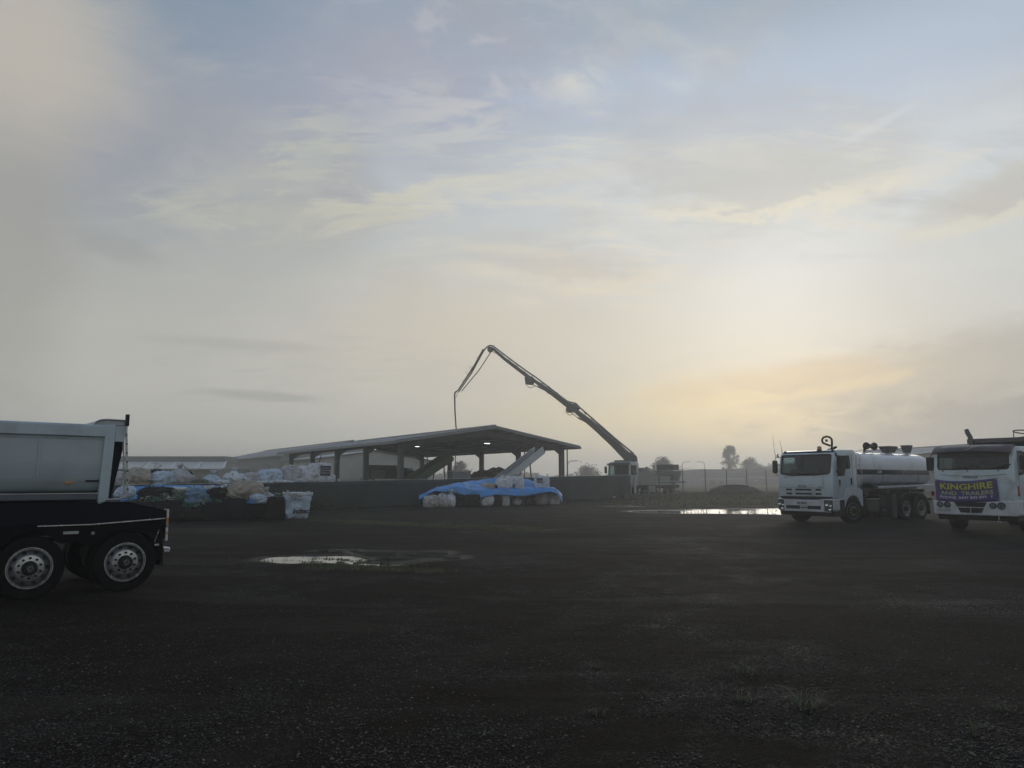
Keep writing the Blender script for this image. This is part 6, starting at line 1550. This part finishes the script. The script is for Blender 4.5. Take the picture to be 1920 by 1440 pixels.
def bag_mesh(w, d, h, seed, style):
    rn = random.Random(seed); n = 18; v, f, idx = [], [], {}
    def P(p_):
        x, y, z = p_
        k = {'square': 9, 'open': 7, 'tied': 4.0, 'slump': 3.2, 'flat': 3.4, 'dome': 3.0}[style]
        L = (abs(x) ** k + abs(y) ** k + abs(z) ** k) ** (1 / k); x, y, z = x / L, y / L, z / L
        u = (z + 1) / 2
        if style == 'open':
            b_ = .80 + .10 * math.sin(math.pi * u) + .10 * u + .22 * max(0, u - .70) / .30
            x, y = x * b_, y * b_
            if z > .78 and max(abs(x), abs(y)) < .72: z = .78 + .1 * mnoise.noise(Vector((x * 3, y * 3, seed)))      # sunken mouth
            if z > .8: z += .10 * mnoise.noise(Vector((x * 5 + seed, y * 5, 0)))
        elif style == 'tied':
            b_ = 1.02 - .10 * (1 - u) + .06 * math.sin(math.pi * u)
            if u > .55: b_ *= 1 - .62 * ((u - .55) / .45) ** 1.2
            x, y = x * b_, y * b_; z += .35 * max(0, u - .8)
            x += .25 * max(0, u - .6) * math.sin(seed)
        elif style == 'slump':
            x += .30 * u * math.sin(seed * 1.7); z *= 1 - .30 * (x * math.cos(seed)) * .6 * u; x *= 1.08; 
        elif style == 'flat':
            x *= 1.1; z = z * (.85 + .2 * mnoise.noise(Vector((x * 1.3, y * 1.3, seed))))
        elif style == 'dome':
            z = z * 1.0; x *= (1.08 - .38 * max(0, u - .35)); y *= (1.05 - .25 * max(0, u - .4)); x += .35 * (u ** 2) * math.sin(seed * 2.3)
        else:
            b_ = 1 + .05 * math.sin(math.pi * u) - .03 * (1 - u); x, y = x * b_, y * b_
            if z > .9: z = .92 + .10 * mnoise.noise(Vector((x * 2.4, y * 2.4, seed)))
        q = Vector((x * w / 2, y * d / 2, (z + 1) / 2 * h))
        nn = Vector((x, y, z * .6)).normalized()
        amp = {'square': .045, 'open': .055, 'tied': .085, 'slump': .11, 'flat': .09, 'dome': .085}[style]
        r1 = 1 - abs(mnoise.noise(Vector((x * 1.9 + seed, y * 1.9, z * 1.5)))) * 2.6
        r2 = 1 - abs(mnoise.noise(Vector((x * 4.6, y * 4.6 + seed, z * 2.2)))) * 2
        r3 = mnoise.noise(Vector((x * 9, y * 9, z * 5 + seed)))
        q += nn * amp * (r1 * .8 + r2 * .5 + r3 * .35 - .3) * (w if w < 1.3 else 1.2)
        q.z = max(q.z, 0)
        return q
    for ax in range(3):
        for s in (-1, 1):
            for i in range(n):
                for j in range(n):
                    a, c = i / (n - 1) * 2 - 1, j / (n - 1) * 2 - 1
                    p_ = [0, 0, 0]; p_[ax] = s; p_[(ax + 1) % 3] = a; p_[(ax + 2) % 3] = c
                    key = tuple(round(t_, 4) for t_ in p_)
                    if key not in idx: idx[key] = len(v); v.append(P(p_))
            for i in range(n - 1):
                for j in range(n - 1):
                    qd = []
                    for di, dj in ((0, 0), (1, 0), (1, 1), (0, 1)):
                        p_ = [0, 0, 0]; p_[ax] = s; p_[(ax + 1) % 3] = (i + di) / (n - 1) * 2 - 1; p_[(ax + 2) % 3] = (j + dj) / (n - 1) * 2 - 1
                        qd.append(idx[tuple(round(t_, 4) for t_ in p_)])
                    f.append(tuple(qd if s > 0 else qd[::-1]))
    return v, f
def bag(lab, pos, w, d, h, mt, seed, style='square', yaw=R(30), tilt=(0, 0), loops=True, panel=None, strands=0, text=None, group='bulk bags', mouth=None):
    t = thing('bulk_bag', lab, 'bulk bag', tuple(pos), yaw, group); t.rotation_euler = (tilt[0], tilt[1], yaw)
    v, f = bag_mesh(w, d, h, seed, style)
    me = bpy.data.meshes.new('sack'); me.from_pydata(v, [], f); me.materials.append(mt)
    for p_ in me.polygons: p_.use_smooth = True
    link(bpy.data.objects.new('sack', me), t); rn = random.Random(seed)
    if loops:
        for sx in (-1, 1):
            for sy in (-1, 1):
                x, y = sx * w * .42, sy * d * .42; zt = h * (1.0 if style in ('square', 'open') else .72)
                if style in ('tied', 'dome'): x, y = x * .75, y * .75
                k = .12 + .06 * rn.random(); lean = rn.uniform(-.12, .12)
                MB().tube([(x - .05 * sx, y, zt - .12), (x - .03 * sx + lean, y, zt + k * .7), (x + lean * 1.4, y + .02, zt + k), (x + lean, y + .03, zt + k * .5), (x + .02 * sx, y, zt - .10)], .014, 5).build('lifting_loop', strand_w if mt not in (B_BLACK, B_BROWN) else strand_g, t)
    if style == 'open':                                         # crumpled open mouth
        m = MB(); n = 44; pts = []
        for k in range(n):
            a = 2 * math.pi * k / n; e = .5; c, s = math.cos(a), math.sin(a)
            x = math.copysign(abs(c) ** e, c) * w * .54; y = math.copysign(abs(s) ** e, s) * d * .54
            pts.append((x, y))
        vs, fs = [], []
        for k, (x, y) in enumerate(pts):
            o_ = mnoise.noise(Vector((x * 7, y * 7, seed))); o2 = mnoise.noise(Vector((x * 15, y * 15, seed + 4)))
            vs += [(x * .93, y * .93, h * .84), (x * (1.05 + .10 * o_), y * (1.05 + .10 * o_), h * (.97 + .05 * o2)), (x * (1.10 + .13 * o2), y * (1.10 + .12 * o_), h * (1.06 + .07 * o_ + .05 * o2))]
        for k in range(n):
            j = (k + 1) % n
            for q in range(2): fs.append((k * 3 + q, j * 3 + q, j * 3 + q + 1, k * 3 + q + 1))
        o = MB().add(vs, fs).build('collar', mouth or mt, t, smooth=True); o.modifiers.new('t', 'SOLIDIFY').thickness = .008
    if style == 'tied':
        m = MB(); n = 14; vs, fs = [], []
        cx = w * .5 * .25 * .4 * math.sin(seed)
        for k in range(n):
            a = 2 * math.pi * k / n; vs += [(cx + .05 * math.cos(a), .05 * math.sin(a), h * 1.10), (cx + (.13 + .07 * rn.random()) * math.cos(a), .15 * math.sin(a), h * 1.10 + .16 + .10 * rn.random())]
        for k in range(n): j = (k + 1) % n; fs.append((2 * k, 2 * j, 2 * j + 1, 2 * k + 1))
        o = MB().add(vs, fs).build('tied_neck', mt, t, smooth=True); o.modifiers.new('t', 'SOLIDIFY').thickness = .01
    if panel:
        px0, px1, pz0, pz1 = panel
        n = 6; vs = []
        for i in range(n + 1):
            for j in range(n + 1):
                x = w * (px0 + (px1 - px0) * i / n); z = h * (pz0 + (pz1 - pz0) * j / n)
                # lie on the sack's own front: nearest sack vertex depth
                yb = min((p_.y for p_ in v if abs(p_.x - x) < w * .08 and abs(p_.z - z) < h * .08), default=-d / 2)
                vs.append((x, yb - .012, z))
        fs = [(i * (n + 1) + j, (i + 1) * (n + 1) + j, (i + 1) * (n + 1) + j + 1, i * (n + 1) + j + 1) for i in range(n) for j in range(n)]
        o = MB().add(vs, fs).build('printed_panel', print_d, t, smooth=True); o.modifiers.new('t', 'SOLIDIFY').thickness = .004
        for k in range(3):
            z = h * (pz0 + (pz1 - pz0) * (.25 + .25 * k)); y = min(vs, key=lambda q: abs(q[2] - z))[1] - .008
            MB().box(w * (px0 + .04), w * (px1 - .04 - .1 * (k == 2)), y - .006, y - .002, z - .012, z + .012).build('print_line', mt, o)
    for k in range(strands):
        mt_ = rn.choice([strand_g, strand_g, strand_w]); a = rn.uniform(-.5, .5) * w; y = rn.uniform(-.55, .1) * d; z = h * rn.uniform(.94, 1.04)
        p_ = [(a, y, z)]
        for q in range(5): a += rn.gauss(0, .10); y -= rn.uniform(-.03, .07); z = max(h * .72, z + rn.gauss(.0 if q > 1 else .06, .05)); p_.append((a, y, z))
        MB().tube(p_, .014 if mt_ is strand_g else .015, 4).build('strap', mt_, t)
    if text:
        tx, sz, zz = text
        yb = min(p_.y for p_ in v if abs(p_.z - h * zz) < h * .1)
        letters(tx, sz, print_d, t, (w * .12, yb - .006, h * zz), (1, 0, .06), (0, 0, 1), bold=.012, shear=.15, space=.95)
    return t
YAW = R(29)
def row(px, py, d=.9):                                          # centre of a bag whose front foot shows at (px, py)
    p_ = G(px, py); return Vector((p_.x - math.sin(YAW) * d / 2, p_.y + math.cos(YAW) * d / 2, -.01))
GL = 'bulk bags stacked at the left'
# ground row: pixels 240..586
LOW = [(262, 980, 1.0, .86, B_BLACK, 'black bulk bag lowest in the pile directly behind the trailer tail', 'square', 3),
       (312, 979, 1.0, .90, B_BLACK, 'black bulk bag just clear of the trailer tail, topped with green twine', 'square', 9),
       (356, 978, 1.0, .62, B_BROWN, 'low dark brown bag with loose pale twine in the front row', 'flat', 9),
       (398, 977, .92, .80, B_BLACK, 'black bulk bag under the slumped slate blue sack', 'square', 6),
       (438, 976, .94, .96, B_BLACK, 'black bulk bag under the dark flattened sack, fringed with green', 'square', 5),
       (477, 975, .90, .84, B_BLACK, 'black bulk bag under the big beige sack with blue scrap beside', 'square', 5),
       (517, 974, .88, 1.0, B_BROWN, 'squat dark brown bulk bag right next to the large white bag', 'square', 3)]
for k, (px, py, w, h, mt, lab, st_, ns_) in enumerate(LOW):
    bag(lab, row(px, py), w, .95, h, mt, 10 + k, st_, YAW + random.uniform(-.22, .22), loops=mt is not B_BROWN, strands=ns_ + 3, group=GL)
bag('large white bulk bag with faded blue-black print standing at the end of the row', row(559, 973.5), 1.08, 1.0, 1.10, B_BLUEW, 77, 'open', YAW - .12, (0, .03), text=('Incitec', .27, .33), group=GL, mouth=B_WHITE)
# second tier
def tier(px, py, Y, lab, w, d, h, mt, seed, st_, **k):
    p_ = at(px, py, Y); return bag(lab, (p_.x, p_.y, p_.z), w, d, h, mt, seed, st_, k.pop('yaw', YAW), k.pop('tilt', (0, 0)), group=k.pop('group', GL), **k)
tier(295, 939, 31.6, 'wide flattened dark brown sack on top of the pile below the blue sheet', 1.35, 1.0, .56, B_BROWN, 31, 'flat', loops=False, strands=3)
tier(343, 941, 31.7, 'crumpled green grey sack between the brown and slate blue sacks', .7, .8, .48, B_GREEN, 32, 'slump', loops=False, strands=4)
tier(371, 950, 31.9, 'slumped slate blue sack with pale streaks spilling over the front of the pile', .95, .85, .75, B_DULLBL, 33, 'slump', loops=False, strands=4, tilt=(.1, -.1))
tier(331, 924, 32.4, 'flat pinkish white sack edge beneath the blue sheet', .9, .6, .22, B_WHITE, 41, 'flat', loops=False)
tier(428, 921, 32.8, 'small clean white sack poking up left of the big beige sack', .7, .6, .30, B_WHITE, 42, 'dome', loops=False)
tier(389, 936, 32.6, 'small dirty white sack wedged behind the slate blue one', .8, .8, .58, B_GREYW, 34, 'dome', loops=False)
tier(411, 937, 32.2, 'dark flattened sack with green leaves of twine right of the slate blue one', .98, .85, .52, B_BROWN, 35, 'flat', loops=False, strands=5)
tier(455, 937, 32.5, 'big beige folded sack leaning right on top of the black bags', 1.45, .95, .78, B_BEIGE, 36, 'dome', loops=False, strands=2, tilt=(0, .05))
tier(484, 944, 32.3, 'crumpled bluish white sack with blue scrap beneath the beige sack', .6, .5, .36, B_BLUEW, 37, 'slump', loops=False)
tier(496, 938, 32.9, 'pointed grey white sack beside the squat dark brown bag', .75, .6, .34, B_GREYW, 38, 'tied', loops=False, strands=3)
p_ = at(470, 942, 31.9)
o = MB().add([(-.22, 0, 0), (-.06, -.05, .10), (.06, -.03, .20), (.16, 0, .03), (.24, .02, .0), (.05, -.04, -.04), (-.15, .0, -.03)], [(0, 1, 6), (1, 5, 6), (1, 2, 5), (2, 3, 5), (3, 4, 5)]).build('plastic_scrap', strand_b)
o.modifiers.new('t', 'SOLIDIFY').thickness = .01; o.location = p_; tag(o, 'small torn piece of bright blue plastic among the bags', 'plastic scrap')
tier(232, 935, 30.6, 'small round white sack seen through the ladder gap of the trailer', .7, .7, .5, B_BLUEW, 39, 'dome', loops=False)
# bags on the bank behind the fence
GB = 'bulk bags heaped behind the shade cloth'
BACK = [(214, 912, 884, .9, B_GREYW, 'dim grey sack furthest left behind the fence, mostly hidden by the trailer', 'dome'),
        (236, 912, 889, 1.0, B_BEIGE, 'low beige sack just right of the trailer gate', 'slump'),
        (251, 912, 886, 1.25, B_BEIGE, 'broad beige sack with wrinkled shoulders at the left end of the heap', 'dome'),
        (264, 906, 878, 1.05, B_BEIGE, 'beige sack peeking over the broad beige one', 'dome'),
        (287, 908, 880, .5, B_BROWN, 'small dark crumpled sack between beige and bluish ones', 'slump'),
        (303, 912, 885, 1.15, B_BLUEW, 'smooth bluish white rounded sack left of the tall grey one', 'dome'),
        (335, 912, 875, 1.15, B_GREYW, 'tall pointed grey white sack, highest in the left part of the heap', 'tied'),
        (352, 908, 883, .42, B_BROWN, 'small dark tangled sack at the shoulder of the tall grey one', 'slump'),
        (374, 911, 899, .7, B_GREEN, 'low green grey sack in the dip of the heap', 'flat'),
        (396, 912, 887, .85, B_BLUEW, 'small pointed white sack alone in the dip of the heap', 'tied'),
        (415, 910, 900, .6, B_WHITE, 'flattened white sack between the pointed one and the dark mouthed one', 'flat'),
        (439, 910, 880, 1.0, B_WHITE, 'white sack with dark open mouth leaning right', 'tied'),
        (466, 909, 888, .9, B_GREYW, 'grey crumpled sack with dark folds in the middle of the heap', 'slump'),
        (500, 909, 881, 1.5, B_BLUEW, 'long bluish white sack lying on its side in the middle of the heap', 'dome'),
        (486, 908, 903, 1.2, B_WHITE, 'flat white sack edge hanging on top of the fence, left one', 'flat'),
        (541, 909, 873, 1.0, B_GREYW, 'rounded off-white sack with dark creases left of the big printed pair', 'dome'),
        (530, 907, 901, 1.0, B_WHITE, 'crushed white scraps of sack below the rounded off-white one', 'flat'),
        (578, 908, 875, 1.35, B_WHITE, 'bulging white sack behind and left of the printed one', 'dome'),
        (599, 907, 868, .98, B_WHITE, 'upright white sack with dark printed panel, highest at the right of the heap', 'square'),
        (569, 907, 898, 1.3, B_GREYW, 'flat white sack lying in front of the bulging one', 'flat'),
        (617, 906, 889, .55, B_WHITE, 'small crumpled white sack at the right end of the heap', 'slump')]
for k, (px, yb_, yt_, w, mt, lab, st_) in enumerate(BACK):
    # stand each on the bank: distance grows along the fence
    r = ray(px, 900); den_ = r[0] * fd.y - r[1] * fd.x; s_ = (FA.x * fd.y - FA.y * fd.x) / den_; Yf = s_ * r[1]
    back = 1.6 if k not in (3, 4, 7, 8) else 2.1
    if st_ == 'flat': back = .75
    Y_ = Yf + back; p0_ = at(px, yb_, Y_); p1_ = at(px, yt_, Y_)
    h_ = p1_.z - p0_.z
    if st_ == 'tied': h_ /= 1.22
    bag(lab, (p0_.x, p0_.y, p0_.z), w, min(w, 1.0), h_, mt, 100 + k, st_, R(34) + random.uniform(-.5, .5), (random.uniform(-.06, .06), random.uniform(-.10, .10)), loops=st_ in ('tied', 'square'),
        panel=(-.30, .40, .38, .85) if st_ == 'square' else None, strands=3 if mt in (B_BROWN, B_GREEN) else 1, group=GB)

# ------------------------------------------------------------------ blue plastic sheets
blue_m = pm('blue_plastic_sheet', (.04, .25, .62), .42, var=.14, vscale=1.4, bump=.012, bscale=6, dirt=(.10, .17, .26), dscale=1.1)
def sheet(name, lab, fn_, nu, nv, keep=None, mt=None):
    vs = [fn_(i / nu, j / nv) for i in range(nu + 1) for j in range(nv + 1)]
    fs = [(i * (nv + 1) + j, (i + 1) * (nv + 1) + j, (i + 1) * (nv + 1) + j + 1, i * (nv + 1) + j + 1) for i in range(nu) for j in range(nv) if keep is None or keep((i + .5) / nu, (j + .5) / nv)]
    o = MB().add(vs, fs).build(name, mt or blue_m, None, smooth=True); o.modifiers.new('t', 'SOLIDIFY').thickness = .004
    return tag(o, lab, 'tarpaulin')
def left_sheet(u, v):                                            # lies over the back of the left pile
    px = 226 + 212 * u
    top = itp(px, [226, 262, 290, 330, 380, 438], [914, 912.5, 909.5, 910, 910.5, 911]); low = itp(px, [226, 250, 268, 290, 330, 360, 438], [940, 936, 934, 930, 924, 920, 917])
    Yb = 33.0 + u * 1.0 - (1 - v) * .75
    p_ = at(px, low + (top - low) * v, Yb)
    wv = .05 * mnoise.noise(Vector((u * 14, v * 2, 3))) + .025 * mnoise.noise(Vector((u * 40, v * 5, 7)))
    return Vector((p_.x, p_.y - wv * 2, p_.z + wv * .4))
sheet('blue_sheet', 'bright blue plastic sheet laid along the back of the left bag pile', left_sheet, 90, 12)
# right pile: white bags on the ground, sheet, bags on top
GR = 'bulk bags under the blue sheet'
RB = [(801, 949, 930, .6, B_GREYW, 'small dull bag under the far left tail of the sheet', 'slump'), (813, 949, 928, .55, B_BEIGE, 'pinkish grey bag left of the pair with white fringes', 'dome'),
      (829, 950, 926, .66, B_GREYW, 'left one of the fringed white pair in front of the sheet', 'dome'), (843, 950, 921, .62, B_WHITE, 'right one of the fringed white pair, with a white peak', 'tied'),
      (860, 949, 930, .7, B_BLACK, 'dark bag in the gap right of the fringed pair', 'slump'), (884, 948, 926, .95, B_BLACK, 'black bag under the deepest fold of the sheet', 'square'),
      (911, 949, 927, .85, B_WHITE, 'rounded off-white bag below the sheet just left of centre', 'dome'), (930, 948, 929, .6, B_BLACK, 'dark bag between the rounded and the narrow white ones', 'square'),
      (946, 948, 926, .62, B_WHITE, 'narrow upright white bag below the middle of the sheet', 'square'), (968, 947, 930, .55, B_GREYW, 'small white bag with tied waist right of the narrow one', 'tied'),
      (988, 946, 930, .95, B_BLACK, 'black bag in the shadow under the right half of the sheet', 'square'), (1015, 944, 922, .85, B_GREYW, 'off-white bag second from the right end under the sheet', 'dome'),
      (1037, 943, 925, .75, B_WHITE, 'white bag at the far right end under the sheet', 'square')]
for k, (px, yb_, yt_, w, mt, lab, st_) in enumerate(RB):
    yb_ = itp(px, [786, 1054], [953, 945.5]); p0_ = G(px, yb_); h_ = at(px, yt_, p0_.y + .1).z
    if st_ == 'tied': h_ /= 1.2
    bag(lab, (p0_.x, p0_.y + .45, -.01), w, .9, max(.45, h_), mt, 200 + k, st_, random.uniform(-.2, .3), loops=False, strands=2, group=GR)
TB = [(912, 922, 906, 1.0, B_BEIGE, 'beige sack in the trough of the sheet, lowest of the upper bags', 'dome', 0), (925, 918, 909, .45, B_BLACK, 'small black crumpled sack between beige and white upper bags', 'slump', 0),
      (942, 921, 893, 1.05, B_WHITE, 'white peaked sack leaning left on top of the sheet', 'dome', 0), (968, 919, 893, 1.05, B_WHITE, 'white upper sack with a dark square print on its left side', 'square', 1),
      (1016, 916, 892, .95, B_WHITE, 'white upper sack at the right with a dark printed square near its top', 'square', 2)]
for k, (px, yb_, yt_, w, mt, lab, st_, pn) in enumerate(TB):
    Y_ = itp(px, [786, 1054], [46.3, 51.6]) + 1.15; p0_ = at(px, yb_, Y_); h_ = at(px, yt_, Y_).z - p0_.z
    bag(lab, tuple(p0_), w, .85, h_, mt, 230 + k * 3, st_, R(-8) if pn else R(10), (.0, (-.12 if pn == 1 else .0) + (.1 if k == 2 else 0)), loops=pn > 0, panel={1: (-.42, .0, .05, .45), 2: (-.32, .10, .45, .82)}.get(pn), strands=1, group='bulk bags on top of the blue sheet')
def right_sheet(u, v):
    px = 786 + 268 * u
    # v=0 front hem, .32 front crest, .5 trough, .78 rear crest, 1 rear hem
    hem = itp(px, [786, 800, 815, 850, 868, 872, 885, 900, 930, 960, 985, 1010, 1030, 1044, 1054], [938, 928, 921, 924, 928, 938, 939, 934, 928, 930, 931, 925, 922, 925, 944])
    crest = itp(px, [786, 820, 850, 868, 885, 900, 930, 965, 1000, 1030, 1046, 1054], [930, 918, 911, 914, 919, 919, 919, 919, 915, 914, 919, 930])
    trough = itp(px, [786, 820, 860, 900, 1000, 1040, 1054], [929, 914, 906, 912, 916, 916, 929])
    rear = itp(px, [786, 800, 830, 868, 890, 925, 960, 985, 1000, 1012, 1040, 1054], [929, 925, 916, 905, 901, 896.5, 897, 898, 903, 911, 915, 928])
    xs_ = [0, .30, .5, .80, 1.]; Y0 = itp(px, [786, 1054], [46.3, 51.6]); D_ = itp(px, [786, 880, 1054], [1.5, 2.5, 3.0])
    yo = [-.12, .25, .40 * D_, .80 * D_, D_]; yy = Y0 + itp(v, xs_, yo)
    zs = [at(px, hem, Y0 + yo[0]).z, at(px, crest, Y0 + yo[1]).z, at(px, trough, Y0 + yo[2]).z, at(px, rear, Y0 + yo[3]).z, .25]
    # smooth interpolation of height through the five lines
    k_ = max(i for i in range(4) if v >= xs_[i] - 1e-9) if v < 1 else 3; q = (v - xs_[k_]) / (xs_[k_ + 1] - xs_[k_]); q = q * q * (3 - 2 * q) if k_ > 0 else math.sin(q * math.pi / 2)
    z = zs[k_] + (zs[k_ + 1] - zs[k_]) * q
    X_ = at(px, 915, yy).x
    nz = .07 * mnoise.noise(Vector((u * 11, v * 3, 1.3))) + .060 * (1 - 2 * abs(mnoise.noise(Vector((u * 20 + v * 3, v * 4, 5.1))))) + .015 * mnoise.noise(Vector((u * 60, v * 12, 5.1)))
    return Vector((X_, yy - .6 * nz, z + nz * (.35 if v < .05 else .7)))
sheet('blue_tarpaulin', 'crumpled bright blue tarpaulin draped over the right pile of bags', right_sheet, 150, 34)
# pale straps hanging from the hem at the right end
for px in (1046, 1049, 1052):
    p0_ = G(px, 946.5); o = MB().tube([(0, 0, at(px, 922, p0_.y - .1).z), (.03, -.05, .45), (-.02, -.02, .02)], .012, 4).build('hanging_cord', strand_w); o.location = (p0_.x, p0_.y - .12, 0)
    tag(o, {1046: 'pale cord hanging at the right end of the tarpaulin, left one', 1049: 'pale cord hanging at the right end of the tarpaulin, middle one', 1052: 'pale cord hanging at the very right hem of the tarpaulin'}[px], 'cord', 'cords hanging from the tarpaulin')
